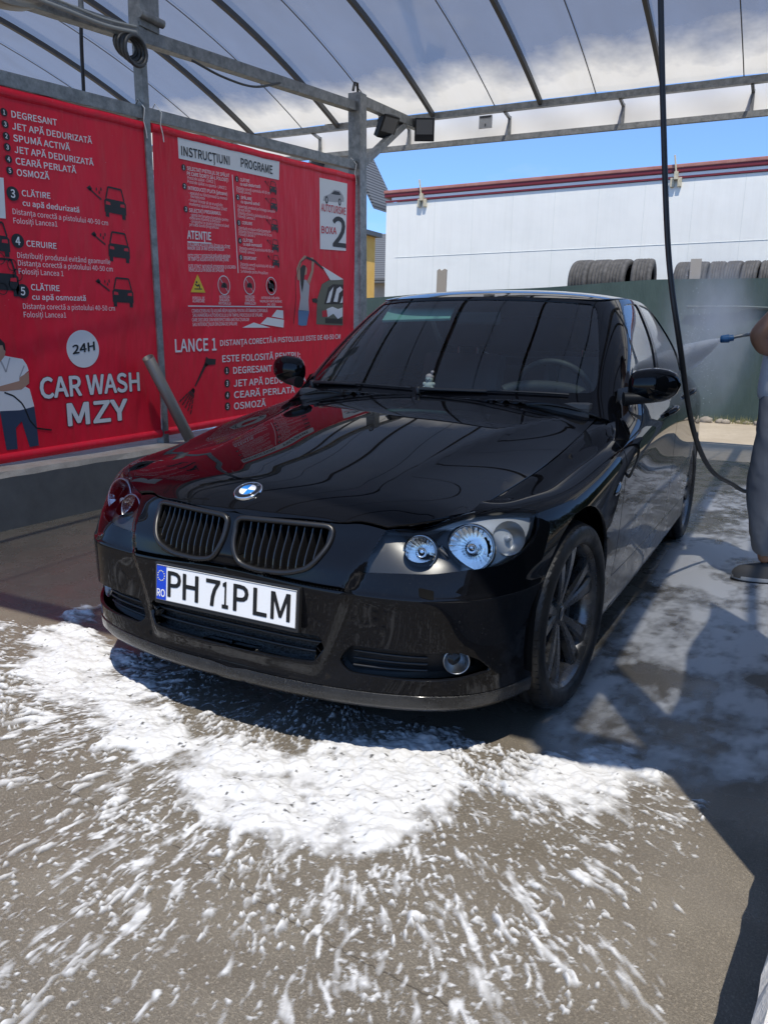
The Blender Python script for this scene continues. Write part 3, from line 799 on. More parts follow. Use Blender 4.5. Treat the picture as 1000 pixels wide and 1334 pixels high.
BTEXT = [
 (0, 'DEGRESANT', 1.7378, 2.4513, 2.0711, 2.4796, 0.0359, 0.022, 0),
 (0, 'JET APĂ DEDURIZATĂ', 1.7372, 2.3852, 2.3515, 2.4316, 0.0361, 0.022, 0),
 (0, 'SPUMĂ ACTIVĂ', 1.7394, 2.3193, 2.1642, 2.3511, 0.0363, 0.022, 0),
 (0, 'JET APĂ DEDURIZATĂ', 1.7417, 2.2552, 2.355, 2.2961, 0.0365, 0.022, 0),
 (0, 'CEARĂ PERLATĂ', 1.7441, 2.1907, 2.2043, 2.2209, 0.0366, 0.022, 0),
 (0, 'OSMOZĂ', 1.7465, 2.1257, 1.9852, 2.1452, 0.0369, 0.022, 0),
 (0, 'CLĂTIRE', 1.7722, 2.0133, 1.9847, 2.0306, 0.0337, 0.022, 0),
 (0, 'cu apă dedurizată', 1.7729, 1.9578, 2.2116, 1.9793, 0.0316, 0.022, 0),
 (0, 'Distanța corectă a pistolului 40-50 cm', 1.6968, 1.8981, 2.4583, 1.9288, 0.0313, 0, 0),
 (0, 'Folosiți Lancea1', 1.6975, 1.845, 2.0255, 1.8665, 0.0314, 0, 0),
 (0, 'CERUIRE', 1.7802, 1.7198, 2.0084, 1.7276, 0.0345, 0.022, 0),
 (0, 'Distribuiți produsul evitând geamurile', 1.7071, 1.6443, 2.4621, 1.6725, 0.0319, 0, 0),
 (0, 'Distanța corectă a pistolului 40-50 cm', 1.7086, 1.5991, 2.4802, 1.6251, 0.032, 0, 0),
 (0, 'Folosiți Lancea 1', 1.7098, 1.5491, 2.0505, 1.5613, 0.0321, 0, 0),
 (0, 'CLĂTIRE', 1.7919, 1.4579, 2.012, 1.4642, 0.0351, 0.022, 0),
 (0, 'cu apă osmozată', 1.7955, 1.3996, 2.2254, 1.4143, 0.0329, 0.022, 0),
 (0, 'Distanța corectă a pistolului 40-50 cm', 1.7223, 1.34, 2.4841, 1.359, 0.0327, 0, 0),
 (0, 'Folosiți Lancea1', 1.7235, 1.2887, 2.0519, 1.2972, 0.0328, 0, 0),
 (0, '24H', 2.0905, 1.0598, 2.2801, 1.0874, 0.0557, 0.03, 1),
 (0, 'CAR WASH', 1.8111, 0.7797, 2.6896, 0.7924, 0.1278, 0.03, 0),
 (0, 'MZY', 2.0194, 0.5851, 2.5572, 0.5882, 0.1443, 0.03, 0),
 (1, 'INSTRUCȚIUNI', 3.2276, 2.5342, 3.8071, 2.5733, 0.0629, 0.025, 1),
 (1, 'PROGRAME', 3.9584, 2.5878, 4.4089, 2.6105, 0.0663, 0.025, 1),
 (1, 'SELECTAȚI PISTOLUL DE SPĂLAT', 3.2861, 2.4392, 3.8022, 2.4767, 0.0256, 0.022, 0),
 (1, 'PE CARE DORIȚI SĂ-L FOLOSIȚI', 3.2844, 2.4019, 3.786, 2.4395, 0.0256, 0.022, 0),
 (1, 'Pistol de spălat - LANCE 1', 3.2875, 2.3737, 3.6204, 2.3979, 0.0223, 0, 0),
 (1, 'Pistol de spălat cu spumă - LANCE 2', 3.2863, 2.3457, 3.7611, 2.3749, 0.0224, 0, 0),
 (1, 'INTRODUCEȚI PLATA (jetoane)', 3.2911, 2.2982, 3.7696, 2.33, 0.0258, 0.022, 0),
 (1, '- aparatul nu funcționează cu monezi', 3.2959, 2.2666, 3.7685, 2.2953, 0.0225, 0, 0),
 (1, 'sau bancnote', 3.3152, 2.2455, 3.4868, 2.2521, 0.0226, 0, 0),
 (1, '- timpul începe să se scurgă din', 3.2936, 2.2147, 3.707, 2.2343, 0.0226, 0, 0),
 (1, 'momentul apăsării butonului START', 3.2993, 2.1858, 3.7658, 2.2081, 0.0227, 0, 0),
 (1, 'SELECTAȚI PROGRAMUL', 3.2972, 2.1365, 3.6851, 2.1658, 0.0261, 0.022, 0),
 (1, '- apasă declanșatorul pistolului pentru', 3.3092, 2.1088, 3.7764, 2.1296, 0.0228, 0, 0),
 (1, 'eliberarea maximă a presiunii', 3.3001, 2.0833, 3.6751, 2.1037, 0.0227, 0, 0),
 (1, '- programul se poate schimba oricând', 3.3071, 2.0598, 3.781, 2.0824, 0.0228, 0, 0),
 (1, 'pe toată durata programului', 3.2979, 2.0336, 3.6499, 2.054, 0.0229, 0, 0),
 (1, 'ATENȚIE', 3.2678, 1.9356, 3.5518, 1.9563, 0.0589, 0.03, 0),
 (1, 'UTILIZAREA ACESTEI SPĂLĂTORII DE CĂTRE', 3.2655, 1.8829, 3.7932, 1.9163, 0.0247, 0.015, 0),
 (1, 'MINORI SUB 14 ANI ESTE INTERZISĂ', 3.2668, 1.8527, 3.7156, 1.8899, 0.0247, 0.015, 0),
 (1, 'ESTE STRICT INTERZISĂ SPĂLAREA MAȘINII', 3.2686, 1.795, 3.7909, 1.8411, 0.0248, 0.015, 0),
 (1, 'ÎN TIMP CE ACEASTA ESTE ÎN FUNCȚIUNE', 3.2675, 1.7696, 3.7727, 1.8129, 0.0248, 0.015, 0),
 (1, 'ESTE STRICT INTERZISĂ ȘTERGEREA ȘI USCAREA', 3.2714, 1.7168, 3.8672, 1.7616, 0.025, 0.015, 0),
 (1, 'VEHICULULUI ÎN BOXA DE SPĂLARE', 3.2702, 1.6895, 3.7102, 1.7215, 0.025, 0.015, 0),
 (1, 'CLĂTIRE', 3.9439, 2.472, 4.0732, 2.4831, 0.023, 0.022, 0),
 (1, 'cu apă dedurizată', 3.9431, 2.4398, 4.2274, 2.4643, 0.0231, 0.022, 0),
 (1, 'Distanța corectă a pistolului 40-50 cm', 3.8933, 2.4002, 4.3669, 2.4336, 0.0229, 0, 0),
 (1, 'Folosiți Lancea1', 3.8958, 2.3764, 4.0926, 2.3876, 0.0231, 0, 0),
 (1, 'SPĂLARE', 3.9517, 2.3324, 4.1014, 2.3425, 0.0233, 0.022, 0),
 (1, 'cu spumă activă', 3.9509, 2.2999, 4.2123, 2.3177, 0.0233, 0.022, 0),
 (1, 'Pulverizați produsul pe întreaga caroserie', 3.9049, 2.2578, 4.4459, 2.2897, 0.0232, 0, 0),
 (1, 'de sus în jos', 3.9042, 2.2314, 4.0829, 2.2425, 0.0233, 0, 0),
 (1, 'Distanța corectă a pistolului 40-50 cm', 3.9087, 2.2058, 4.3838, 2.2285, 0.0233, 0, 0),
 (1, 'Folosiți Lancea 2', 3.9079, 2.1788, 4.1442, 2.1888, 0.0233, 0, 0),
 (1, 'CERUIRE', 3.9623, 2.1325, 4.1057, 2.1415, 0.0235, 0.022, 0),
 (1, 'Distribuiți produsul evitând geamurile', 3.9158, 2.0852, 4.3751, 2.1101, 0.0235, 0, 0),
 (1, 'Distanța corectă a pistolului 40-50 cm', 3.9152, 2.0604, 4.3923, 2.0801, 0.0236, 0, 0),
 (1, 'Folosiți Lancea 1', 3.9166, 2.0353, 4.1412, 2.0471, 0.0235, 0, 0),
 (1, 'CLĂTIRE', 3.9715, 1.9931, 4.1092, 1.9989, 0.0238, 0.022, 0),
 (1, 'cu apă osmozată', 3.9728, 1.962, 4.2388, 1.9757, 0.0238, 0.022, 0),
 (1, 'Distanța corectă a pistolului 40-50 cm', 3.9199, 1.9239, 4.4143, 1.9467, 0.0237, 0, 0),
 (1, 'Folosiți Lancea1', 3.9213, 1.8985, 4.1383, 1.9055, 0.0237, 0, 0),
 (1, 'DEGRESANT', 3.9796, 1.8476, 4.1597, 1.858, 0.024, 0.022, 0),
 (1, 'Distanța corectă a pistolului 40-50 cm', 3.9323, 1.7942, 4.4233, 1.8123, 0.0239, 0, 0),
 (1, 'Folosiți Lancea1', 3.9316, 1.7677, 4.1355, 1.7706, 0.024, 0, 0),
 (1, 'Se folosește pentru Presplălare', 3.9339, 1.7344, 4.3299, 1.7501, 0.0241, 0, 0),
 (1, 'PERICOL DE', 3.3088, 1.4804, 3.453, 1.4868, 0.0207, 0.015, 0),
 (1, 'ALUNECARE', 3.3069, 1.4579, 3.4531, 1.4639, 0.0207, 0.015, 0),
 (1, 'INTERZISĂ', 3.6401, 1.507, 3.7748, 1.5129, 0.0216, 0.015, 0),
 (1, 'SPĂLAREA', 3.6402, 1.4811, 3.774, 1.4865, 0.0216, 0.015, 0),
 (1, 'MOTORULUI', 3.6313, 1.4547, 3.7877, 1.4601, 0.0216, 0.015, 0),
 (1, 'INTERZISĂ', 3.991, 1.5257, 4.1249, 1.5316, 0.0226, 0.015, 0),
 (1, 'SPĂLAREA', 3.9904, 1.4986, 4.1244, 1.504, 0.0226, 0.015, 0),
 (1, 'ANIMALELOR', 3.9799, 1.471, 4.1407, 1.4765, 0.0226, 0.015, 0),
 (1, 'INTERZISĂ SPĂLAREA', 4.2274, 1.5317, 4.5077, 1.5437, 0.0199, 0.01, 0),
 (1, 'MAȘINILOR FOARTE MURDARE', 4.2073, 1.5015, 4.5445, 1.5153, 0.0199, 0.01, 0),
 (1, '(PE JOS)', 4.3139, 1.4772, 4.4397, 1.4815, 0.0201, 0.01, 0),
 (1, 'CONDUCEREA NU ÎȘI ASUMĂ RĂSPUNDEREA PENTRU VĂTĂMAREA CORPORALĂ', 3.2953, 1.378, 4.3178, 1.4214, 0.0262, 0.01, 0),
 (1, 'SAU AVARIEREA AUTOVEHICULULUI ÎN TIMPUL PROCESULUI DE SPĂLARE', 3.3029, 1.3444, 4.2421, 1.3795, 0.0262, 0.01, 0),
 (1, 'CARE DECURGE DIN NERESPECTAREA INSTRUCȚIUNILOR', 3.295, 1.3084, 4.0403, 1.3346, 0.0263, 0.01, 0),
 (1, 'SAU INTERDICȚIILOR DIN ZONA DE SPĂLARE', 3.2998, 1.2727, 3.8731, 1.2943, 0.0264, 0.01, 0),
 (1, 'LANCE 1', 3.0904, 1.0694, 3.5876, 1.084, 0.0969, 0.02, 0),
 (1, 'DISTANȚA CORECTĂ A PISTOLULUI ESTE DE 40-50 CM', 3.6389, 1.1187, 5.6146, 1.2001, 0.0461, 0.02, 0),
 (1, 'ESTE FOLOSITĂ PENTRU:', 3.6638, 0.9845, 4.8496, 1.011, 0.0542, 0.02, 0),
 (1, 'DEGRESANT', 3.8084, 0.8838, 4.3773, 0.891, 0.0556, 0.02, 0),
 (1, 'JET APĂ DEDURIZATĂ', 3.8105, 0.7733, 4.9499, 0.7796, 0.0559, 0.02, 0),
 (1, 'CEARĂ PERLATĂ', 3.813, 0.6739, 4.7587, 0.6776, 0.0562, 0.02, 0),
 (1, 'OSMOZĂ', 3.8102, 0.5761, 4.2758, 0.5773, 0.0566, 0.02, 0),
 (1, 'AUTOTURISME', 5.2244, 2.4195, 5.6968, 2.4471, 0.0673, 0.02, 2),
 (1, 'BOXA', 5.2307, 2.2129, 5.5174, 2.2362, 0.0646, 0.02, 2),
 (1, '2', 5.453, 2.1155, 5.7057, 2.1288, 0.279, 0.02, 1),
]
BCIRC = [(0, '1', 1.6867, 2.4667, 0.0223), (0, '3', 1.6887, 2.4019, 0.0224), (0, '2', 1.6907, 2.3367, 0.0225), (0, '3', 1.6931, 2.2755, 0.0226), (0, '4', 1.6951, 2.2094, 0.0228), (0, '5', 1.6973, 2.1452, 0.0228), (0, '3', 1.7072, 2.0163, 0.0412), (0, '4', 1.7186, 1.7448, 0.0422), (0, '5', 1.7287, 1.447, 0.0432), (1, '1', 3.2485, 2.4499, 0.0232), (1, '2', 3.2527, 2.3163, 0.0234), (1, '3', 3.26, 2.1509, 0.0237), (1, '1', 3.9018, 2.4822, 0.0241), (1, '2', 3.9103, 2.34, 0.0243), (1, '3', 3.9193, 2.1374, 0.0246), (1, '4', 3.9313, 1.9954, 0.0249), (1, '5', 3.9393, 1.8589, 0.0251), (1, '1', 3.7201, 0.912, 0.0343), (1, '3', 3.7219, 0.8049, 0.0345), (1, '4', 3.7219, 0.7036, 0.0347), (1, '5', 3.721, 0.6084, 0.0348)]
# ---------------------------------------------------------------- print on the banners (flat graphics, as printed)
def bp(y, z, l=0.0): return (XB + .0005 + l, y, z)
LAY = [.0, .0006, .0012, .0018]
PM = [M_white, M_black, M_red2, pmat("print_skin", (.45, .26, .18), .5), pmat("print_hair", (.02, .014, .012), .5), pmat("print_denim", (.035, .055, .10), .5), pmat("print_grey", (.42, .41, .42), .5), pmat("print_yellow", (.75, .52, .03), .5), pmat("print_olive", (.13, .13, .09), .5), pmat("print_jeans", (.10, .20, .36), .5)]
prm = [{}, {}]; txm = [MB(), MB()]; sect = ['print']
def fill(b, pts, mi, lay=0): prm[b].setdefault(sect[0], MB()).poly([bp(y, z, LAY[lay]) for y, z in pts], mi)
def ell(b, y, z, ry, rz, mi, lay=0, n=30): fill(b, [(y + ry * math.cos(2 * math.pi * k / n), z + rz * math.sin(2 * math.pi * k / n)) for k in range(n)], mi, lay)
def ring(b, y, z, ry, rz, w, mi, lay=1, n=30):
    for k in range(n):
        a, c = 2 * math.pi * k / n, 2 * math.pi * (k + 1) / n
        fill(b, [(y + ry * math.cos(a), z + rz * math.sin(a)), (y + ry * math.cos(c), z + rz * math.sin(c)), (y + (ry - w) * math.cos(c), z + (rz - w) * math.sin(c)), (y + (ry - w) * math.cos(a), z + (rz - w) * math.sin(a))], mi, lay)
def line(b, p, q, w, mi, lay=1):
    d = Vector((q[0] - p[0], q[1] - p[1])); d.normalize(); k = Vector((-d.y, d.x)) * w / 2
    fill(b, [(p[0] + k.x, p[1] + k.y), (p[0] - k.x, p[1] - k.y), (q[0] - k.x, q[1] - k.y), (q[0] + k.x, q[1] + k.y)], mi, lay)
def pline(b, l, w, mi, lay=1):
    for p, q in zip(l, l[1:]): line(b, p, q, w, mi, lay)
for (b, s_, ya, za, yb, zb_, h, bold, c) in BTEXT:
    ud = Vector((0, yb - ya, zb_ - za)); wd = ud.length
    up = Vector((0, -.02, 1))
    if s_ in ("CAR WASH", "MZY"): add_text(txm[b], s_, bp(ya, za, LAY[1]), ud, up, h, wd, bold + .022, 1)
    add_text(txm[b], s_, bp(ya, za, LAY[2 if c == 0 else 3]), ud, up, h, wd, bold, c)
for (b, s_, y, z, r) in BCIRC:
    sect[0] = "number_disc#%s%.2f%.2f" % (s_, y, z); ell(b, y, z, r * 1.08, r, 1, 1)
    add_text(txm[b], s_, bp(y, z - r * .55, LAY[3]), (0, 1, .03), (0, 0, 1), r * 1.1, None, .03, 0, align='C')
def car_icon(b, y, z, s_, lance=True):
    sect[0] = "car_icon#%.2f%.2f" % (y, z)
    P = lambda l: [(y + p * s_, z + q * s_) for p, q in l]
    fill(b, P([(-.5, -.25), (.5, -.25), (.5, .12), (.42, .20), (-.42, .20), (-.5, .12)]), 1, 1)
    pline(b, P([(-.42, .2), (-.30, .58), (.30, .58), (.42, .2)]), s_ * .06, 1, 1)
    for e in (-1, 1):
        fill(b, P([(e * .46, -.25), (e * .30, -.25), (e * .30, -.40), (e * .46, -.40)]), 1, 1)
        fill(b, P([(e * .44, .0), (e * .22, .0), (e * .24, .09), (e * .42, .11)]), 2, 2)
    if lance:
        line(b, (y - s_ * 1.15, z + s_ * .40), (y - s_ * .62, z + s_ * .12), s_ * .05, 1, 1)
        fill(b, P([(-1.25, .40), (-1.1, .50), (-1.0, .40), (-1.1, .32)]), 1, 1)
        for dx, dz in ((-.82, .42), (-.70, .34), (-.62, .45)): ell(b, y + dx * s_, z + dz * s_, s_ * .03, s_ * .06, 1, 1, 8)
# banner one
for y, z in ((2.534, 2.066), (2.551, 1.775), (2.568, 1.469)): car_icon(0, y, z, .20)
car_icon(0, 1.560, 1.722, .20, False); car_icon(0, 1.595, 1.500, .22, False)
sect[0] = 'foam_icon'
for k in range(9): ring(0, 1.56 + .14 * math.cos(k * .7), 1.54 + .09 * math.sin(k * .7), .035, .035, .005, 1)
sect[0] = 'white_panel'
fill(0, [(1.20, 2.06), (1.6507, 2.0959), (1.6457, 1.8646), (1.20, 1.835)], 0)
sect[0] = 'round_sign'
ell(0, 2.1795, 1.0937, .140, .1255, 0, 0, 48)
sect[0] = 'washing_man_picture'
fill(0, [(1.48, .98), (1.475, 1.03), (1.562, 1.0535), (1.602, 1.046), (1.693, 1.031), (1.72, .995), (1.731, .9586), (1.657, .91), (1.70, .858), (1.728, .8426), (1.754, .731), (1.648, .709), (1.5145, .708), (1.43, .71), (1.40, .90)], 0, 0)
fill(0, [(1.40, .99), (1.46, 1.03), (1.48, .98), (1.43, .88), (1.36, .90)], 0, 1)
fill(0, [(1.7305, .9514), (1.7278, .879), (1.668, .8423), (1.5424, .8365), (1.50, .84), (1.50, .8663), (1.5625, .878), (1.656, .896), (1.6575, .9175)], 3, 1)
fill(0, [(1.50, .717), (1.648, .713), (1.7536, .7296), (1.762, .619), (1.768, .4756), (1.697, .4727), (1.651, .6427), (1.605, .603), (1.607, .4706), (1.526, .4722), (1.515, .567)], 5, 1)
fill(0, [(1.47, 1.10), (1.538, 1.146), (1.5676, 1.116), (1.572, 1.0743), (1.5614, 1.0465), (1.53, 1.016), (1.48, 1.02)], 3, 1)
fill(0, [(1.46, 1.13), (1.49, 1.15), (1.539, 1.157), (1.572, 1.127), (1.574, 1.081), (1.562, 1.088), (1.555, 1.116), (1.488, 1.116)], 4, 2)
pline(0, [(1.542, .8295), (1.6056, .805), (1.66, .7587), (1.683, .721), (1.711, .645), (1.7595, .589), (1.876, .567)], .010, 1, 2)
line(0, (1.535, 1.02), (1.565, .955), .012, 6, 1); line(0, (1.60, 1.04), (1.565, .955), .008, 6, 1); line(0, (1.70, .99), (1.66, .92), .008, 6, 1)
# banner two
sect[0] = 'heading_panel'
fill(1, [(3.1966, 2.5046), (4.5116, 2.5786), (4.5201, 2.7333), (3.1914, 2.6519)], 0)
sect[0] = 'box_number_panel'
fill(1, [(5.2079, 2.0596), (5.7135, 2.0945), (5.7254, 2.7541), (5.1897, 2.718)], 0)
sect[0] = 'rule_lines'
line(1, (3.8405, 2.504), (3.8994, 1.7278), .010, 0); line(1, (3.2531, 1.4262), (4.5504, 1.4768), .009, 0)
line(1, (3.268, 1.912), (3.552, 1.932), .008, 0)
for y, z in ((4.421, 2.492), (4.43, 2.353), (4.441, 2.175), (4.4495, 2.004), (4.458, 1.87)): car_icon(1, y, z - .005, .105)
sect[0] = 'warning_triangle'
fill(1, [(3.3747, 1.6776), (3.2892, 1.5337), (3.4667, 1.5408)], 7)
pline(1, [(3.345, 1.60), (3.372, 1.585), (3.392, 1.60), (3.40, 1.57)], .012, 1); line(1, (3.335, 1.562), (3.425, 1.566), .008, 1); ell(1, 3.362, 1.615, .010, .010, 1, 1, 12)
for y, z in ((3.7047, 1.6141), (4.0534, 1.6374), (4.3791, 1.6533)):
    sect[0] = 'ban_sign#%.2f' % y; ell(1, y, z, .082, .080, 6, 1); ell(1, y, z, .074, .072, 2, 2); ell(1, y, z, .056, .054, 6, 2) if y > 4.3 else None
    fill(1, [(y - .04, z - .02), (y + .04, z - .02), (y + .035, z + .01), (y + .01, z + .025), (y - .03, z + .012)], 1, 3); ring(1, y, z, .080, .078, .006, 0, 3); line(1, (y - .05, z + .05), (y + .05, z - .05), .008, 6, 3)
sect[0] = 'white_wedges'
fill(1, [(3.9433, 1.2754), (4.1111, 1.3235), (4.3636, 1.2849)], 0); fill(1, [(4.2103, 1.3145), (4.3131, 1.3763), (4.5784, 1.3609), (4.5705, 1.2895)], 0); fill(1, [(4.3824, 1.3845), (4.4641, 1.4472), (4.5682, 1.4454), (4.5712, 1.3708)], 0)
sect[0] = 'small_car_picture'
fill(1, [(5.2571, 2.5169), (5.2773, 2.5612), (5.3816, 2.5984), (5.4662, 2.6538), (5.5751, 2.661), (5.6425, 2.6249), (5.6611, 2.6), (5.6573, 2.5672), (5.4898, 2.5376)], 6, 1)
fill(1, [(5.41, 2.605), (5.47, 2.642), (5.56, 2.648), (5.60, 2.622), (5.50, 2.61)], 1, 2); ell(1, 5.325, 2.535, .028, .036, 1, 2); ell(1, 5.575, 2.553, .028, .036, 1, 2); ell(1, 5.325, 2.535, .015, .02, 6, 3); ell(1, 5.575, 2.553, .015, .02, 6, 3)
sect[0] = 'washing_woman_picture'
fill(1, [(4.8042, 1.7385), (4.7893, 1.8389), (4.8427, 1.9145), (4.9275, 1.9734), (4.9666, 1.969), (4.8811, 1.9079), (4.8503, 1.8441), (4.8733, 1.7333)], 3, 1)
fill(1, [(4.9672, 1.7296), (5.0464, 1.8397), (5.058, 1.9343), (5.0299, 1.9628), (5.078, 1.9673), (5.0984, 1.9276), (5.0868, 1.8325), (5.0189, 1.7123)], 3, 1)
fill(1, [(4.8811, 1.8671), (4.9394, 1.8824), (4.9748, 1.8545), (4.967, 1.8022), (4.9121, 1.7835), (4.8733, 1.8153)], 3, 1)
fill(1, [(4.8424, 1.7003), (4.8424, 1.7403), (4.9592, 1.7498), (5.019, 1.7018), (4.9994, 1.5642), (5.0078, 1.459), (4.8267, 1.4559), (4.8578, 1.5776)], 6, 1)
fill(1, [(4.8503, 1.8441), (4.9004, 1.8851), (4.9511, 1.8772), (4.9278, 1.7888), (4.9122, 1.7051), (4.8888, 1.6208), (4.8617, 1.7016)], 4, 2)
fill(1, [(4.819, 1.4597), (5.0159, 1.4593), (4.992, 1.3948), (4.9681, 1.3198), (4.881, 1.3134), (4.8188, 1.3223)], 9, 1)
fill(1, [(4.9666, 1.969), (5.1185, 1.9462), (5.2849, 1.8805), (5.2681, 1.8706), (5.0984, 1.9276), (4.951, 1.947)], 1, 2)
pline(1, [(4.95, 1.95), (4.86, 1.90), (4.775, 1.75), (4.78, 1.55), (4.74, 1.33)], .007, 1, 1)
fill(1, [(5.2426, 1.9025), (5.6702, 1.8051), (5.415, 1.7719)], 0, 1)
sect[0] = 'foamed_car_picture'
fill(1, [(5.1433, 1.335), (5.154, 1.5722), (5.2444, 1.7276), (5.3716, 1.7753), (5.6695, 1.8013), (5.6656, 1.3371)], 8, 1)
fill(1, [(5.2887, 1.5357), (5.3639, 1.7031), (5.4592, 1.7422), (5.6655, 1.7521), (5.6656, 1.5534)], 4, 2)
for a in ([(5.33, 1.55), (5.39, 1.66), (5.47, 1.72), (5.44, 1.64), (5.40, 1.56)], [(5.47, 1.57), (5.53, 1.70), (5.60, 1.73), (5.655, 1.70), (5.58, 1.66), (5.55, 1.57)], [(5.33, 1.49), (5.45, 1.52), (5.56, 1.50), (5.655, 1.52), (5.655, 1.43), (5.56, 1.40), (5.47, 1.45), (5.36, 1.41)], [(5.60, 1.56), (5.655, 1.64), (5.655, 1.57)]): fill(1, a, 0, 3)
fill(1, [(5.31, 1.40), (5.655, 1.405), (5.655, 1.352), (5.31, 1.35)], 4, 2)
fill(1, [(5.247, 1.4686), (5.3409, 1.4833), (5.3547, 1.4178), (5.2561, 1.4079)], 2, 3); fill(1, [(5.0598, 1.5779), (5.1415, 1.5887), (5.1706, 1.5623), (5.1418, 1.5395), (5.0721, 1.5467)], 4, 2)
sect[0] = 'lance_picture'
fill(1, [(3.4568, 1.0334), (3.4804, 1.0177), (3.5785, 1.0103), (3.572, .9662), (3.4784, .9631), (3.4417, .9528), (3.4381, .984)], 1, 1); fill(1, [(3.4784, .9631), (3.4417, .9428), (3.3536, .8388), (3.3164, .7937), (3.3026, .7989), (3.3673, .8848), (3.4381, .984)], 1, 1)
for k in range(5):
    for q in range(5):
        f = (q + .6) / 5.4; u = -1 + k * .5
        y0_, z0_ = 3.31 - .125 * f + u * .065 * f, .795 - .165 * f - u * .055 * f
        line(1, (y0_, z0_), (y0_ - .022 + u * .008, z0_ - .026 - u * .006), .011, 1, 1)
for b, o in ((0, ban1), (1, ban2)):
    for k_, q_ in prm[b].items(): q_.build(k_.split('#')[0], PM, o, fixn=False)
    txm[b].build("lettering", [M_white, M_black, M_red2], o, fixn=False)
# white cords that tie the banners to the rail
cord = pmat("white_cord", (.7, .7, .68), .7)
for y, z in ((2.83, 2.70), (3.0, 2.71), (5.86, 2.90)):
    m = MB(); m.tube([(XB + .012, y, z - .02), (XW + .06, y - .01, z + .06), (XW - .01, y, z + .13), (XW - .07, y, z + .05)], .004, 6); m.tube([(XB + .012, y, z - .02), (XB + .02, y + .012, z - .08), (XB + .02, y + .02, z - .13)], .004, 6)
    tag(m.build("tie_cord", cord), {2.83: "white cord tying the left banner to the rail beside the thin post", 3.0: "white cord tying the right banner to the rail beside the thin post", 5.86: "white cord at the upper right corner of the right banner"}[y], "cord", "cords holding the banners")
# ================================================================ BEHIND THE BAY
def cloth_mat():
    m = pmat("shade_cloth", (.03, .055, .05), .75); n = NT(m)
    a = n.noise(1.8, 5, .6, stretch=(1, 1, .7)); w = n.noise(160, 2, .5)
    col = n.mix(n.ramp(a, [(.3, 0.0), (.7, 1.0)]), (.022, .045, .042), (.045, .075, .070))
    hol = n.ramp(n.noise(5.5, 2, .4), [(.77, 0.0), (.79, 1.0)])
    n.set('Base Color', n.mix(n.math('MULTIPLY', hol, .8), col, (.012, .015, .014))); n.bump(n.math('ADD', n.noise(3, 4, .6, stretch=(2, 1, .5)), n.math('MULTIPLY', w, .1)), .4, .05)
    return m
M_cloth2 = cloth_mat()
def zf(x): return 2.295 + .012 * x - .035 * max(0, -x - 1) - .012 * math.sin(x * 1.7)
def side_fence():
    t = empty("cloth_fence", (6.3, -4, 0), "dark green shade cloth fence along the near right side of the yard", "fence"); m = MB(); vs = []
    for i in range(81):
        y = -14 + 19 * i / 80
        for k in range(9): f = k / 8; vs.append((6.3 + .05 * math.sin(y * 1.9 + f * 2), y, -.03 + (2.5 + .03 * math.sin(y * 1.3)) * f))
    m.add(vs, [(i * 9 + k, (i + 1) * 9 + k, (i + 1) * 9 + k + 1, i * 9 + k + 1) for i in range(80) for k in range(8)], 0, True); m.build("cloth", M_cloth2, t, fixn=False)
    for q in range(9): m = MB(); m.tube([(6.36, -13.9 + 2.35 * q, -.05), (6.36, -13.9 + 2.35 * q, 2.5)], .03, 8); m.build("post", M_steel, t)
side_fence()
fence = empty("cloth_fence", (0, 12.75, 0), "dark green shade cloth fence behind the yard below the trailer", "fence")
m = MB(); nx, nz = 130, 12; vs = []
for i in range(nx + 1):
    x = -9 + 19 * i / nx
    for k in range(nz + 1):
        f = k / nz; vs.append((x, 12.75 + .03 * math.sin(x * 2.3 + f * 3) + .02 * math.sin(x * 5.7) * (1 - f), -.02 + (zf(x) + .02) * f))
m.add(vs, [(i * (nz + 1) + k, (i + 1) * (nz + 1) + k, (i + 1) * (nz + 1) + k + 1, i * (nz + 1) + k + 1) for i in range(nx) for k in range(nz)], 0, True)
m.build("cloth", M_cloth2, fence, fixn=False)
m = MB(); vs = []
for i in range(nx + 1):
    x = -.42 + 10 * i / nx; z = 1.835 - .03 * (x) + .012 * math.sin(x * 3.1)
    vs += [(x, 12.70 + .01 * math.sin(x * 5), z - .02), (x, 12.66, z + .012), (x, 12.72, z + .03)]
m.add(vs, [(3 * i + q, 3 * i + 3 + q, 3 * i + 4 + q, 3 * i + 1 + q) for i in range(nx) for q in range(2)], 0, True)
m.build("fold", pmat("dusty_cloth", (.075, .095, .088), .85), fence)
for x in np.arange(-8.5, 10, 2.4):
    m = MB(); m.tube([(x, 12.82, -.05), (x, 12.82, zf(x) - .02)], .03, 10); m.build("post", M_steel, fence)
# rubble along its foot
rnd = random.Random(11)
st = []
for k in range(46):
    x = -1.6 + 5.5 * k / 46 + rnd.uniform(-.05, .05); r = rnd.choice((.03, .04, .05, .06, .085, .12)) * rnd.uniform(.8, 1.2); b = MB()
    c = (x, 12.50 + rnd.uniform(-.16, .10), r * .3 - .02)
    pts = []
    for a in range(5):
        th = math.pi * (a + .5) / 5
        for q in range(8):
            ph = 2 * math.pi * q / 8; rr = r * rnd.uniform(.75, 1.15)
            pts.append((c[0] + rr * 1.25 * math.sin(th) * math.cos(ph), c[1] + rr * math.sin(th) * math.sin(ph), c[2] + rr * .7 * math.cos(th)))
    b.add(pts, [(a * 8 + q, a * 8 + (q + 1) % 8, (a + 1) * 8 + (q + 1) % 8, (a + 1) * 8 + q) for a in range(4) for q in range(8)] + [tuple(range(8)), tuple(range(32, 40))[::-1]], 0, True)
    st.append(b)
M_stone = cement_mat("rubble", (.17, .145, .115), (.32, .285, .235), sc=9)
big = MB()
for b in st: big.add(b.v, b.f, 0, True)
tag(big.build("rubble", M_stone), "loose stones and broken concrete along the foot of the green fence", "rubble", None, "stuff")
gr = MB()
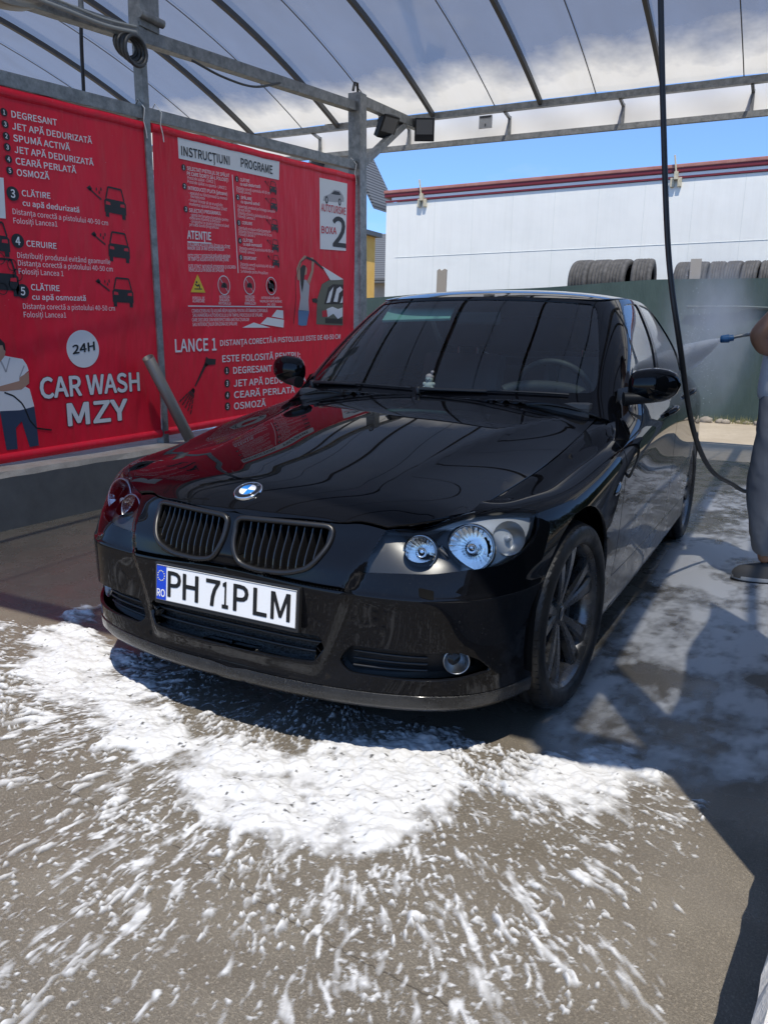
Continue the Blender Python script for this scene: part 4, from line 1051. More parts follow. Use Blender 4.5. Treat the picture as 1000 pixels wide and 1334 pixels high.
for k in range(700):
    x = rnd.gauss(.9, .8); y = 12.52 + rnd.uniform(-.12, .12); h = rnd.uniform(.04, .13); a = rnd.uniform(0, 6.28)
    gr.add([(x, y, -.02), (x + .008 * math.cos(a), y + .008 * math.sin(a), -.02), (x + rnd.uniform(-.04, .04), y + rnd.uniform(-.03, .03), h)], [(0, 1, 2)])
tag(gr.build("dry_grass", pmat("dry_grass", (.20, .19, .07), .8), fixn=False), "thin dry grass among the stones at the fence", "grass", None, "stuff")
# tyres standing on a rack behind the fence
M_oldtyre = pmat("weathered_rubber", (.045, .044, .043), .75)
def otyre_mat():
    m = pmat("weathered_tyre", (.06, .058, .056), .8); n = NT(m); k = n.ramp(n.noise(9, 5, .65), [(.35, 0.0), (.75, 1.0)])
    n.set('Base Color', n.mix(k, (.040, .039, .038), (.105, .10, .095))); n.bump(n.noise(60, 3, .6), .4, .01)
    return m
M_ot = otyre_mat()
rack = empty("tyre_rack", (0, 13.2, 0), "plank shelf on steel legs behind the green fence, carrying old tyres", "rack")
m = MB(); m.box((-2.6, 12.92, 1.80), (3.4, 13.5, 1.86)); m.build("shelf", pmat("plank", (.22, .16, .10), .8), rack)
for x in (-2.5, .2, 3.3): 
    for y in (12.97, 13.45): m = MB(); m.box((x - .03, y - .03, -.03), (x + .03, y + .03, 1.80)); m.build("leg", M_steel, rack)
def old_tyre(R, W):
    t = empty("tyre", (0, 0, 0)); m = MB()
    r0 = R * .62; w = W / 2
    prof = [(r0, -w * .78), (r0 + .02, -w * .95), (R * .85, -w * 1.02), (R * .95, -w * .95), (R * .985, -w * .82)]
    for gx in (-.5, -.17, .17, .5): prof += [(R, w * gx - .012), (R - .012, w * gx - .009), (R - .012, w * gx + .009), (R, w * gx + .012)]
    prof += [(R * .985, w * .82), (R * .95, w * .95), (R * .85, w * 1.02), (r0 + .02, w * .95), (r0, w * .78)]
    m.lathe(prof, (0, 0, 0), (1, 0, 0), 64); m.build("tread", M_ot, t, local=True)
    m = MB(); m.lathe([(r0 + .002, -w * .8), (r0 - .012, -w * .7), (r0 - .006, 0), (r0 - .012, w * .7), (r0 + .002, w * .8)], (0, 0, 0), (1, 0, 0), 48); m.build("inner_liner", M_inner, t, local=True)
    return t
def copy_tree(o):
    r = o.copy(); COL.objects.link(r)
    for ch in list(o.children):
        c = ch.copy(); COL.objects.link(c); c.parent = r
    return r
big0 = old_tyre(.41, .345); small0 = old_tyre(.375, .245)
names4 = ["leftmost of the four large dark tyres over the car roof", "second from left of the four large tyres over the car roof", "third from left of the four large tyres over the car roof", "rightmost of the four large tyres, showing its inner rim"]
for k in range(4):
    o = big0 if k == 0 else copy_tree(big0)
    o.location = (-2.27 + .325 * k + (.05 if k == 3 else 0), 13.18, 1.86 + .41); o.rotation_euler = (rnd.uniform(0, 6), 0, math.radians((-9, -6, -9, 2)[k])); tag(o, names4[k], "tyre", "tyres on the rack behind the fence")
ord_ = ["first", "second", "third", "fourth", "fifth", "sixth", "seventh", "eighth", "ninth"]
for k in range(9):
    o = small0 if k == 0 else copy_tree(small0)
    o.location = (-.56 + .262 * k, 13.18, 1.86 + .375); o.rotation_euler = (rnd.uniform(0, 6), 0, math.radians(-6 + rnd.uniform(-5, 5))); tag(o, "%s from the left in the long row of smaller tyres right of the hose" % ord_[k], "tyre", "tyres on the rack behind the fence")
m = MB(); m.box((-.44, 12.80, 2.22), (-.27, 12.815, 2.62)); o = m.build("plank_board", pmat("grey_board", (.30, .27, .23), .8)); tag(o, "grey board leaning on the row of smaller tyres", "board")
o.rotation_euler = (0, math.radians(0), 0)
m = MB(); m.prism([(-4.99, 12.70, 1.90), (-4.80, 12.70, 1.90), (-4.79, 12.70, 2.52), (-4.83, 12.70, 2.54), (-4.90, 12.70, 2.50), (-4.94, 12.70, 2.54), (-4.985, 12.70, 2.51)], (0, .04, 0)); tag(m.build("wooden_post", pmat("weathered_wood", (.27, .24, .20), .85)), "weathered wooden post end sticking up over the fence by the trailer", "post")
# ---------------------------------------------------------------- the white trailer
def trailer_mat():
    m = pmat("trailer_white", (.78, .79, .76), .5); n = NT(m)
    s_ = n.noise(3, 6, .65, stretch=(3.5, 1, .25)); b = n.noise(1.1, 4, .6)
    col = n.mix(n.ramp(s_, [(.45, 0.0), (.8, .35)]), (.82, .815, .76), (.68, .67, .61))
    n.set('Base Color', n.mix(n.ramp(b, [(.4, 0.0), (.8, .3)]), col, (.66, .67, .63))); n.bump(n.noise(2.0, 3, .5), .15, .05)
    return m
M_trl = trailer_mat(); M_rail = pmat("rail_maroon", (.16, .014, .022), .5); M_rail2 = cement_mat("faded_red_edge", (.34, .12, .10), (.42, .20, .16), rough=.6)
TY = 14.5
trl = empty("truck_trailer", (1, TY + 1.25, 0), "long white box trailer with a dark red top rail behind the tyres", "trailer")
def tz(x): return .0163 * (x + 7.05)
def tbox(m, x0, x1, y0, y1, z0, z1, tilt=True):
    m.add([(x0, y0, z0 + tz(x0)), (x1, y0, z0 + tz(x1)), (x1, y1, z0 + tz(x1)), (x0, y1, z0 + tz(x0)), (x0, y0, z1 + tz(x0)), (x1, y0, z1 + tz(x1)), (x1, y1, z1 + tz(x1)), (x0, y1, z1 + tz(x0))],
          [(0, 3, 2, 1), (4, 5, 6, 7), (0, 1, 5, 4), (1, 2, 6, 5), (2, 3, 7, 6), (3, 0, 4, 7)])
m = MB(); tbox(m, -7.04, 6.5, TY, TY + 2.5, .95, 4.10); box_ = m.build("box_body", M_trl, trl)
m = MB(); tbox(m, -7.07, 6.53, TY - .05, TY + 2.55, 4.205, 4.33); m.build("top_rail", M_rail, trl, bevel=.02)
m = MB(); tbox(m, -7.08, 6.54, TY - .065, TY + 2.56, 4.285, 4.35); m.build("top_edge", M_rail2, trl, bevel=.015)
m = MB(); tbox(m, -6.9, 6.53, TY - .022, TY - .002, 4.145, 4.198); m.build("white_strip", pmat("strip_white", (.82, .82, .80), .5), trl)
m = MB(); tbox(m, -7.05, 6.53, TY - .026, TY - .003, 4.108, 4.140); m.build("lower_strip", M_rail, trl)
M_seam = pmat("seam_grey", (.66, .68, .64), .6)
for k in range(15):
    x = -6.75 + .86 * k; m = MB(); tbox(m, x, x + .007, TY - .003, TY, .97, 4.10); m.build("seam", M_seam, trl)
m = MB(); tbox(m, -6.8, 6.4, TY - .006, TY, 2.956, 2.962); m.build("seam", pmat("seam_faint", (.72, .74, .70), .6), trl)
M_latch = cement_mat("latch_zinc", (.42, .36, .24), (.60, .55, .42), rough=.6, sc=20)
for x in (-6.17, -1.05, 3.9):
    m = MB(); z = 4.1 + tz(x); m.box((x - .035, TY - .11, z - .02), (x + .035, TY - .02, z + .12)); m.box((x - .10, TY - .06, z - .14), (x - .03, TY - .004, z + .02)); m.box((x + .03, TY - .06, z - .14), (x + .10, TY - .004, z + .02))
    m.bar((x, TY - .09, z + .08), (x - .05, TY - .10, z + .40), .035, .03); m.bar((x, TY - .06, z - .22), (x, TY - .06, z + .05), .03, .03); m.build("latch", M_latch, trl, bevel=.008)
for x in (-5.6, -4.4, 4.0, 5.2):
    for y in (TY + .25, TY + 2.2):
        m = MB(); m.lathe([(.28, -.14), (.46, -.15), (.5, -.10), (.5, .10), (.46, .15), (.28, .14)], (x, y, .48), (0, 1, 0), 32); m.lathe([(.001, -.05), (.28, -.05), (.29, 0), (.28, .05), (.001, .05)], (x, y, .48), (0, 1, 0), 24); m.build("wheel", M_oldtyre, trl)
m = MB(); m.box((-6.9, TY + .3, .80), (6.4, TY + .5, .95)); m.box((-6.9, TY + 2.0, .80), (6.4, TY + 2.2, .95)); m.build("chassis", M_darksteel, trl)
# ---------------------------------------------------------------- houses at the left
def tile_mat():
    m = pmat("roof_tiles", (.09, .095, .10), .6); n = NT(m); w = n.new('ShaderNodeTexWave'); w.wave_type = 'BANDS'; w.bands_direction = 'Z'; w.inputs['Scale'].default_value = 3.4; w.inputs['Distortion'].default_value = .3
    n.link(n.tc.outputs['Object'], w.inputs['Vector']); k = n.ramp(w.outputs['Fac'], [(.1, 0.0), (.5, 1.0)])
    n.set('Base Color', n.mix(k, (.045, .047, .05), (.115, .12, .125))); n.bump(k, .6, .05); return m
M_tile = tile_mat()
def house(name, x0, x1, y0, y1, zw, zrdg, label, wall, over=.35, extra=None):
    t = empty(name, ((x0 + x1) / 2, (y0 + y1) / 2, 0), label, "house"); m = MB(); yc = (y0 + y1) / 2; xc = (x0 + x1) / 2
    m.prism([(x0, y0, -.03), (x1, y0, -.03), (x1, y0, zw), (xc, y0, zrdg - .15), (x0, y0, zw)], (0, y1 - y0, 0)); wl = m.build("wall", wall, t)
    m = MB(); sl = (zrdg - zw) / (xc - x0)
    for s_ in (-1, 1):
        xe = xc + s_ * (xc - x0 + over); ze = zrdg - sl * (xc - x0 + over)
        m.add([(xc, y0 - over, zrdg), (xe, y0 - over, ze), (xe, y1 + over, ze), (xc, y1 + over, zrdg), (xc, y0 - over, zrdg - .16), (xe, y0 - over, ze - .16), (xe, y1 + over, ze - .16), (xc, y1 + over, zrdg - .16)], [(0, 1, 2, 3), (4, 7, 6, 5), (0, 4, 5, 1), (1, 5, 6, 2), (2, 6, 7, 3)])
    m.build("roof", M_tile, t)
    for wx in ((x0 + xc) / 2, (x1 + xc) / 2):
        m = MB(); m.box((wx - .45, y0 - .03, .9), (wx + .45, y0 - .003, 2.1)); f = m.build("window", pmat("frame_white", (.7, .7, .7), .5), t)
        m = MB(); m.box((wx - .38, y0 - .036, .97), (wx + .38, y0 - .031, 2.03)); m.build("pane", pmat("pane", (.03, .04, .05), .08), f)
    return t
M_plaster = cement_mat("plaster", (.34, .31, .27), (.42, .39, .34), sc=3)
th_ = house("tiled_house", -17.5, -10.6, 24, 32, 3.50, 5.35, "low house with grey ribbed tile roof left of the trailer", M_plaster)
th_.rotation_euler.z = math.pi / 2
house("dark_roofed_house", -12.15, -10.65, 20.0, 20.15, 6.22, 7.55, "taller building whose dark eave pokes out beside the steel post", M_plaster, over=.69)
sh = empty("yellow_shed", (-11.6, 19.0, 0), "yellow boarded hut wall between the steel post and the trailer", "hut")
m = MB(); m.box((-13.2, 18.0, -.03), (-9.72, 19.0, 4.0)); 
m.build("wall", cement_mat("yellow_board", (.62, .36, .07), (.70, .44, .12), sc=3), sh)
m = MB(); m.box((-13.3, 17.9, 4.0), (-9.55, 19.1, 4.12)); m.build("roof", M_darksteel, sh)
for x in (-9.74, -11.0): m = MB(); m.box((x - .02, 17.985, 0), (x + .06, 17.999, 3.99)); m.build("trim", M_darksteel, sh)
m = MB(); m.box((-13.2, 17.97, -.02), (-9.72, 17.996, 2.55)); m.build("base_panel", cement_mat("grey_base", (.20, .20, .20), (.28, .28, .27)), sh)
# a hedge and a green mesh fence far to the right of the bay
def leaf_mat():
    m = pmat("hedge_leaf", (.04, .075, .025), .6); n = NT(m); k = n.noise(1.7, 3, .6)
    n.set('Base Color', n.mix(n.ramp(k, [(.3, 0.0), (.7, 1.0)]), (.022, .05, .016), (.075, .115, .035))); return m
rnp = np.random.RandomState(4); N = 26000
hx = 8.2 + rnp.normal(0, .45, N); hy = rnp.uniform(5, 26, N); hz = np.abs(rnp.beta(2.2, 1.6, N)) * (2.6 + .35 * np.sin(hy * 1.3) + .2 * np.sin(hy * 3.1)); hx = 8.2 + (hx - 8.2) * np.clip(1.4 - hz / 3.2, .3, 1.2)
c = np.stack([hx, hy, hz], -1); a = rnp.normal(0, 1, (N, 3)); a /= np.linalg.norm(a, axis=1)[:, None]; b = np.cross(a, rnp.normal(0, 1, (N, 3))); b /= np.linalg.norm(b, axis=1)[:, None]
L = rnp.uniform(.05, .10, N)[:, None]; V = np.stack([c - a * L, c + b * L * .5, c + a * L, c - b * L * .5], 1).reshape(-1, 3)
me = bpy.data.meshes.new("hedge"); me.from_pydata(V.tolist(), [], np.arange(4 * N).reshape(-1, 4).tolist())
tag(put("hedge", me, leaf_mat()), "green hedge along the far right side of the yard", "hedge")
# ================================================================ THE CAR
# x to the car's left, y backwards from the nose, z up
# ---------------------------------------------------------------- body surfaces
BASE = np.array([(0, -.005), (.20, 0), (.36, .020), (.49, .050), (.59, .088), (.67, .138), (.735, .208), (.787, .30), (.823, .41), (.848, .54),
    (.866, .70), (.88, .90), (.892, 1.12), (.90, 1.4), (.905, 1.75), (.907, 2.15), (.907, 2.6), (.903, 3.0), (.897, 3.35), (.885, 3.65),
    (.862, 3.92), (.82, 4.15), (.74, 4.33), (.60, 4.43), (.40, 4.48), (.20, 4.50), (0, 4.505)])
NST = len(BASE)
gc = cub([0, .055, .124, .30, .60, .90, 1.20, 1.46, 1.8], [.60, .698, .745, .792, .852, .905, .948, .977, 1.0])
XS = cub([.0, .29, .85, 1.33, 1.57, 2.0], [.60, .650, .685, .705, .738, .76])
ZS = cub([.0, .10, .29, .85, 1.33, 1.57, 2.0], [.64, .688, .722, .777, .853, .935, .985])
XC = cub([0, .12, .9, 1.5, 2.0], [.27, .315, .48, .615, .68])
NR = cub([0, .17, .33, .464, .56, .65, 1.0], [.010, .018, .030, .040, .020, .0, .0])
NY = cub([0, .17, .33, .464, .56, .655, 1.0], [.055, .066, .102, .142, .20, .295, .9])
def hood_g(x, y):
    a = np.abs(x); c2 = .15; xc = XC(y); xs = XS(y); Lc = .11
    sp = .012
    q = (a - xc); q = .5 * (q + np.sqrt(q * q + sp * sp)) - .5 * (np.sqrt(xc * xc + sp * sp) - xc)
    qs = xs - xc; qs = .5 * (qs + np.sqrt(qs * qs + sp * sp))
    A = (gc(y) - c2 * xs * xs - ZS(y)) / (1 - np.exp(-qs / Lc))
    return gc(y) - c2 * a * a - A * (1 - np.exp(-q / Lc)) - NR(a) * np.exp(-np.clip(y - NY(a), -.05, 9) / .05)
KEY = {
 0:   [(-.12, .20), (-.030, .172), (-.020, .222), (-.042, .30), (-.042, .42), (-.036, .52), (-.040, .59), (-.050, .655), (-.070, .705), (-.13, .735), (-.25, .765), (-.35, .78)],
 2.6: [(-.12, .20), (-.030, .172), (-.018, .222), (-.030, .30), (-.032, .42), (-.028, .50), (-.048, .565), (-.075, .63), (-.105, .690), (-.14, .715), (-.23, .735), (-.33, .75)],
 4:   [(-.12, .20), (-.028, .172), (-.015, .222), (-.008, .31), (-.002, .42), (.0, .505), (-.028, .566), (-.085, .635), (-.145, .692), (-.20, .718), (-.30, .74), (-.4, .755)],
 7:   [(-.12, .19), (-.018, .165), (-.004, .215), (.002, .31), (.004, .42), (.002, .505), (-.008, .575), (-.025, .645), (-.055, .70), (-.105, .735), (-.17, .752), (-.25, .765)],
 8.5: [(-.12, .18), (-.012, .165), (.000, .215), (.004, .31), (.006, .42), (.006, .51), (.004, .59), (-.008, .655), (-.032, .71), (-.085, .745), (-.16, .762), (-.24, .775)],
 10:  [(-.12, .17), (-.01, .165), (0, .21), (.005, .30), (.008, .42), (.010, .52), (.012, .60), (.011, .668), (-.008, .718), (-.058, .757), (-.14, .765), (-.22, .785)],
 12.3:[(-.10, .175), (-.03, .17), (-.014, .24), (-.012, .325), (.0, .42), (.006, .53), (.010, .63), (.012, .72), (.008, .79), (-.045, .838), (-.13, .85), (-.2, .87)],
 13.5:[(-.10, .178), (-.03, .172), (-.015, .245), (-.012, .33), (.0, .44), (.005, .545), (.008, .645), (.009, .74), (.009, .82), (-.035, .882), (-.095, .945), (-.13, .958)],
 15:  [(-.10, .18), (-.03, .175), (-.015, .25), (-.012, .335), (-.002, .45), (.004, .56), (.006, .66), (.006, .76), (.008, .855), (-.030, .915), (-.078, .975), (-.11, .985)],
 18.4:[(-.12, .20), (-.02, .19), (0, .25), (.005, .33), (.010, .45), (.013, .56), (.013, .66), (.010, .76), (.005, .875), (-.035, .955), (-.095, 1.03), (-.14, 1.04)],
 22:  [(-.12, .22), (-.02, .20), (0, .26), (.005, .34), (.008, .45), (.01, .56), (0, .66), (-.01, .77), (-.025, .88), (-.06, .97), (-.14, 1.04), (-.25, 1.05)],
 26:  [(-.12, .22), (-.02, .20), (0, .26), (.005, .34), (.008, .45), (.01, .56), (0, .66), (-.01, .77), (-.03, .88), (-.05, .98), (-.10, 1.04), (-.25, 1.055)]}
def side_grid():
    ks = sorted(KEY); T = []
    for k in ks:      # a second row just above row 5 makes the crease under the headlamps
        r = list(KEY[k]); f = .16 if k < 9 else .33
        r.insert(6, (r[5][0] * (1 - f) + r[6][0] * f, r[5][1] * (1 - f) + r[6][1] * f)); r[5] = (r[5][0] + (.004 if k < 9 else 0), r[5][1]); T.append(r)
    T = np.array(T); nr = T.shape[1]
    ed = np.diff(BASE, axis=0)
    tg = np.zeros_like(BASE); tg[1:-1] = BASE[2:] - BASE[:-2]; tg[0] = (1, 0); tg[-1] = (-1, 0)
    tg /= np.linalg.norm(tg, axis=1)[:, None]
    nm = np.stack([tg[:, 1], -tg[:, 0]], -1)
    P = np.zeros((NST, nr, 3)); st = np.arange(NST)
    for r in range(nr):
        d = cub(ks, T[:, r, 0])(st); z = cub(ks, T[:, r, 1])(st)
        P[:, r, :2] = BASE + nm * d[:, None]; P[:, r, 2] = z
    for i in range(8, 14):
        y = P[i, 10, 1]
        for r, dx in ((11, .012), (12, -.06)):
            x = XS(y) + dx
            P[i, r] = (x, y, hood_g(np.array([x]), np.array([y]))[0])
    P[0, :, 0] = 0; P[-1, :, 0] = 0
    # a tighter fold under the headlamps and along the sill
    return P
def sstep(x): x = np.clip(x, 0, 1); return x * x * (3 - 2 * x)
def nose_disp(p):
    a, z, y = np.abs(p[:, 0]), p[:, 2], p[:, 1]
    xc = .345 + .36 * (z - .30)
    k = sstep((xc - a) / .045) * sstep((z - .235) / .05) * sstep((.66 - z) / .10)
    return np.where(y < .5, .020 * k, 0.0)
SS = Surf(side_grid(), True, True, disp=nose_disp)
HS = Height(hood_g)
# greenhouse: bottom ring, top ring
GB = np.array([(0, 1.42, .985), (.25, 1.43, .985), (.47, 1.46, .986), (.64, 1.515, .986), (.745, 1.585, .978), (.80, 1.70, .962), (.815, 1.93, .968), (.822, 2.3, .985),
    (.822, 2.7, 1.005), (.817, 3.1, 1.022), (.80, 3.45, 1.037), (.76, 3.72, 1.05), (.66, 3.87, 1.065), (.4, 3.94, 1.075), (0, 3.97, 1.08)])
GT = np.array([(0, 1.965, 1.415), (.2, 1.97, 1.412), (.38, 1.995, 1.407), (.51, 2.04, 1.400), (.575, 2.10, 1.398), (.603, 2.20, 1.408), (.616, 2.36, 1.422), (.624, 2.56, 1.430),
    (.622, 2.82, 1.428), (.612, 3.08, 1.415), (.588, 3.28, 1.397), (.53, 3.40, 1.385), (.43, 3.45, 1.385), (.22, 3.47, 1.388), (0, 3.48, 1.390)])
rc = cub([1.9, 1.965, 2.2, 2.5, 2.9, 3.2, 3.48, 3.6], [1.398, 1.415, 1.458, 1.474, 1.466, 1.435, 1.390, 1.365])
def roof_g(x, y): return rc(y) - .07 * x * x - .12 * np.abs(x) ** 4
def green_grid():
    n = len(GB); P = np.zeros((n, 7, 3))
    c = np.array([0, 2.6, 0])
    for i in range(n):
        b, t = GB[i], GT[i]
        out = np.array([(b - c)[0] * 1.0, 0, 0]) if 5 <= i <= 10 else (b - c) * np.array([1, 1, 0])
        out = out / np.linalg.norm(out)
        bul = .030 if 5 <= i <= 10 else .022
        P[i, 0] = b - (t - b) * (.05 if i < 3 else .12 if i < 4 else .22)
        P[i, 1] = b
        P[i, 2] = b * .62 + t * .38 + out * bul
        P[i, 3] = b * .28 + t * .72 + out * bul * .85
        P[i, 4] = t
        q = t + (np.array([0, min(max(t[1], 2.2), 3.1), 0]) - t * np.array([1, 1, 0])) * np.array([1, 1, 0]) * (.045 / max(.1, np.linalg.norm(t[:2] - np.array([0, min(max(t[1], 2.2), 3.1)]))))
        q[2] = roof_g(np.array([q[0]]), np.array([q[1]]))[0]
        P[i, 5] = q
        q2 = 2 * q - t; q2[2] = roof_g(np.array([q2[0]]), np.array([q2[1]]))[0]
        P[i, 6] = q2
    P[0, :, 0] = 0; P[-1, :, 0] = 0
    return P
GS = Surf(green_grid(), True, True)
RS = Height(roof_g)
def gpt(w, v):
    """point of the greenhouse at station w and height v (0 belt .. 1 roof edge)"""
    w = np.atleast_1d(np.asarray(w, float)); v = np.atleast_1d(np.asarray(v, float))
    return GS.raw(w, 1 + 3 * v)
def gpts(l): a = np.array(l, float); return gpt(a[:, 0], a[:, 1])

# ---------------------------------------------------------------- car materials
def paint_mat():
    m = pmat("black_paint", (0.0035, 0.0038, 0.005), 0.30, coat=1.0, spec=0.0, coat_rough=0.012)
    n = NT(m); X, Y, Z = n.sep()
    # dried soap film and road dirt low on the body
    low = n.ramp(n.math('DIVIDE', n.math('SUBTRACT', 0.66, Z), 0.42), [(0.0, 0.0), (0.55, 0.75), (1.0, 1.0)])
    fl = n.noise(5.0, 6, 0.65, stretch=(1.0, .7, 2.2), dist=1.2)
    film = n.math('MULTIPLY', low, n.ramp(fl, [(0.36, 0.0), (0.62, 1.0)]))
    side = n.ramp(n.math('ABSOLUTE', X), [(0.80, 0.16), (0.88, 1.0)])
    back = n.ramp(Y, [(0.62, 0.10), (0.9, 1.0)])
    film = n.math('MULTIPLY', film, n.math('MULTIPLY', side, back))
    spk = n.ramp(n.noise(140, 3, 0.6), [(0.60, 0.0), (0.75, 1.0)])
    film2 = n.math('MAXIMUM', n.math('MULTIPLY', film, 0.62), n.math('MULTIPLY', n.math('MULTIPLY', spk, low), 0.10))
    n.set('Specular IOR Level', n.math('MULTIPLY', film2, .4))
    n.set('Base Color', n.mix(film2, (0.0035, 0.0038, 0.005), (0.16, 0.16, 0.165)))
    n.set('Roughness', n.mix(film2, 0.25, 0.55))
    n.set('Coat Weight', n.math('SUBTRACT', 1.0, n.math('MULTIPLY', film2, 1.3), True))
    n.b.inputs['Coat IOR'].default_value = 1.36
    return m
M_paint = paint_mat()
M_trim = pmat("gloss_black_trim", (0.006, 0.006, 0.007), 0.18, coat=0.6)
M_chrome = pmat("chrome", (0.86, 0.87, 0.88), 0.07, metal=1.0)
M_chrome_dim = pmat("satin_chrome", (0.42, 0.43, 0.44), 0.30, metal=1.0)

def glass_mat(name, tint, refl_rough=0.0, ior=1.5, weight=1.0):
    m = bpy.data.materials.new(name); m.use_nodes = True
    t = m.node_tree; t.nodes.clear()
    o = t.nodes.new('ShaderNodeOutputMaterial'); mx = t.nodes.new('ShaderNodeMixShader')
    tr = t.nodes.new('ShaderNodeBsdfTransparent'); tr.inputs[0].default_value = (*tint, 1)
    gl = t.nodes.new('ShaderNodeBsdfGlossy'); gl.inputs['Roughness'].default_value = refl_rough
    gl.inputs['Color'].default_value = (1, 1, 1, 1)
    fr = t.nodes.new('ShaderNodeFresnel'); fr.inputs['IOR'].default_value = ior
    def mth(op, a, b):
        q = t.nodes.new('ShaderNodeMath'); q.operation = op
        for i_, v_ in enumerate((a, b)):
            if isinstance(v_, (int, float)): q.inputs[i_].default_value = v_
            else: t.links.new(v_, q.inputs[i_])
        return q.outputs[0]
    both = mth('MULTIPLY', mth('DIVIDE', mth('MULTIPLY', fr.outputs[0], 2.0), mth('ADD', fr.outputs[0], 1.0)), weight)   # front and back face of the pane
    t.links.new(both, mx.inputs[0]); t.links.new(tr.outputs[0], mx.inputs[1]); t.links.new(gl.outputs[0], mx.inputs[2])
    t.links.new(mx.outputs[0], o.inputs['Surface'])
    return m
M_glass = glass_mat("window_glass", (0.80, 0.90, 0.86), ior=1.45)
M_lens = glass_mat("lamp_lens", (0.94, 0.95, 0.95), ior=1.3, weight=.55)

car = empty("car", (0, 2.2, 0), "black four door saloon car with wet glossy paint parked in the wash bay", "car")

# ---------------------------------------------------------------- panels
def arch(cy, cz, r, a0, a1, x, n=26):
    return [(x, cy + r * math.cos(math.radians(a0 + (a1 - a0) * i / n)), cz + r * math.sin(math.radians(a0 + (a1 - a0) * i / n))) for i in range(n + 1)]
FWY, RWY, WZ = .742, 3.502, .318
FA = (FWY, .335, .352); RA = (RWY, .335, .350)
HL_OUT = spl([(.80, .475, .712), (.803, .43, .650), (.775, .35, .605), (.725, .268, .580), (.62, .150, .570), (.50, .110, .564), (.413, .092, .560)])
HL_IN = spl([(.413, .092, .560), (.438, .112, .622), (.464, .142, .683)])
HL_TOP = spl([(.464, .142, .683), (.56, .20, .705), (.655, .295, .724), (.74, .40, .728), (.80, .475, .712)])
HOOD_EDGE = spl([(.464, .142, .683), (.39, .125, .692), (.33, .100, .690), (.17, .066, .691), (.05, .052, .690), (0, .055, .690)])
# bumper
seam_f = [(.80, .475, .712), (.835, .56, .695), (.866, .665, .680)]
fa_b = arch(*FA, 104, 200, .86)
fa_b = [p for p in fa_b if p[1] < .70 and p[2] > .222]
bumper_loop = np.array([(0, -.005, .222)] + [tuple(p) for p in resample(SS.raw(np.linspace(.3, 8.05, 30), np.full(30, 2.05)), .05, False)]
    + fa_b[::-1] + seam_f[::-1][1:] + [tuple(p) for p in HL_OUT[1:]] + [tuple(p) for p in HL_IN[1:]] + [tuple(p) for p in HOOD_EDGE[1:]])
kid = rounded([(.015, .02, .688), (.328, .08, .688), (.318, .07, .625), (.285, .05, .566), (.21, .04, .541), (.11, .03, .538), (.045, .02, .552), (.020, .02, .60)], .03)
lowg = rounded([(0, .0, .372), (.318, .0, .372), (.345, .02, .33), (.30, .02, .293), (.15, .0, .284), (0, .0, .282)], .012, closed=False)
fogo = rounded([(.397, .046, .352), (.55, .08, .356), (.69, .16, .356), (.735, .21, .325), (.757, .25, .285), (.69, .17, .272), (.55, .08, .268), (.40, .04, .272), (.366, .03, .300)], .02)
bumper = panel(SS, [bumper_loop, kid, lowg, fogo], "front_bumper", M_paint, car, res=.010, mode='sym', step=.007)
lip_loop = np.concatenate([[(0, 0, .17)], SS.raw(np.linspace(.3, 8.35, 30), np.full(30, .92)), [(.822, .415, .165), (.824, .415, .2)], SS.raw(np.linspace(8.05, .3, 30), np.full(30, 2.0)), [(0, -.01, .2195)]])
def lip_mat():
    m = pmat("lip_paint", (.006, .0063, .007), .32, coat=.4, coat_rough=.10, spec=.3); n = NT(m)
    d = n.ramp(n.noise(9, 6, .65), [(.35, 0.0), (.75, 1.0)])
    s_ = n.ramp(n.noise(160, 3, .6), [(.56, 0.0), (.72, 1.0)])
    n.set('Base Color', n.mix(n.math('MULTIPLY', n.math('MAXIMUM', n.math('MULTIPLY', d, .45), s_), .4), (.006, .0063, .007), (.10, .10, .10)))
    n.set('Roughness', n.mix(d, .16, .5))
    n.bump(n.noise(190, 3, .65), .6, .004)
    return m
M_lip = lip_mat()
panel(SS, [lip_loop], "front_lip", M_lip, car, mode='sym', lift=.004)
# hood
hs_side = spl([(XS(y) - .003, y, 0) for y in (.295, .5, .85, 1.1, 1.33, 1.5, 1.57)], .03)
hood_rear = spl([(XS(1.57) - .003, 1.57, 0), (.60, 1.50, 0), (.45, 1.435, 0), (.25, 1.385, 0), (0, 1.368, 0)], .03)
he = np.array([p for p in HOOD_EDGE]); he[:, 1] += .006
ht = np.array([p for p in HL_TOP if p[0] <= .652]); ht[:, 1] += .006; ht = ht[:-1]
hood_loop = np.concatenate([he[::-1], ht[1:], hs_side, hood_rear[1:]])
hood_loop[:, 2] = 0
panel(HS, [hood_loop], "bonnet", M_paint, car, res=.02, mode='sym', step=.01)
# front wing
top_i = [(XS(y) + .004, y, float(ZS(y))) for y in np.linspace(1.565, .30, 26)]
wing_loop = np.array([tuple(p) for p in HL_TOP[::-1] if p[0] > .655] [:1] + [])
hl_part = [tuple(p) for p in HL_TOP if p[0] > .66]
f_arch = [p for p in arch(*FA, 104, -14, .87) if p[1] > .66]
wing_loop = np.array(hl_part + seam_f[1:] + f_arch[1:] + [(.875, 1.09, .245), (.88, 1.10, .20), (.885, 1.218, .20), (.89, 1.218, .34), (.9, 1.218, .5), (.903, 1.218, .65), (.90, 1.218, .80), (.87, 1.235, .835), (.80, 1.33, .875), (.775, 1.43, .918), (.765, 1.52, .945), (.742, 1.565, .938)] + top_i)
wings = panel(SS, [wing_loop], "front_wing", M_paint, car, mode='pair', step=.008)
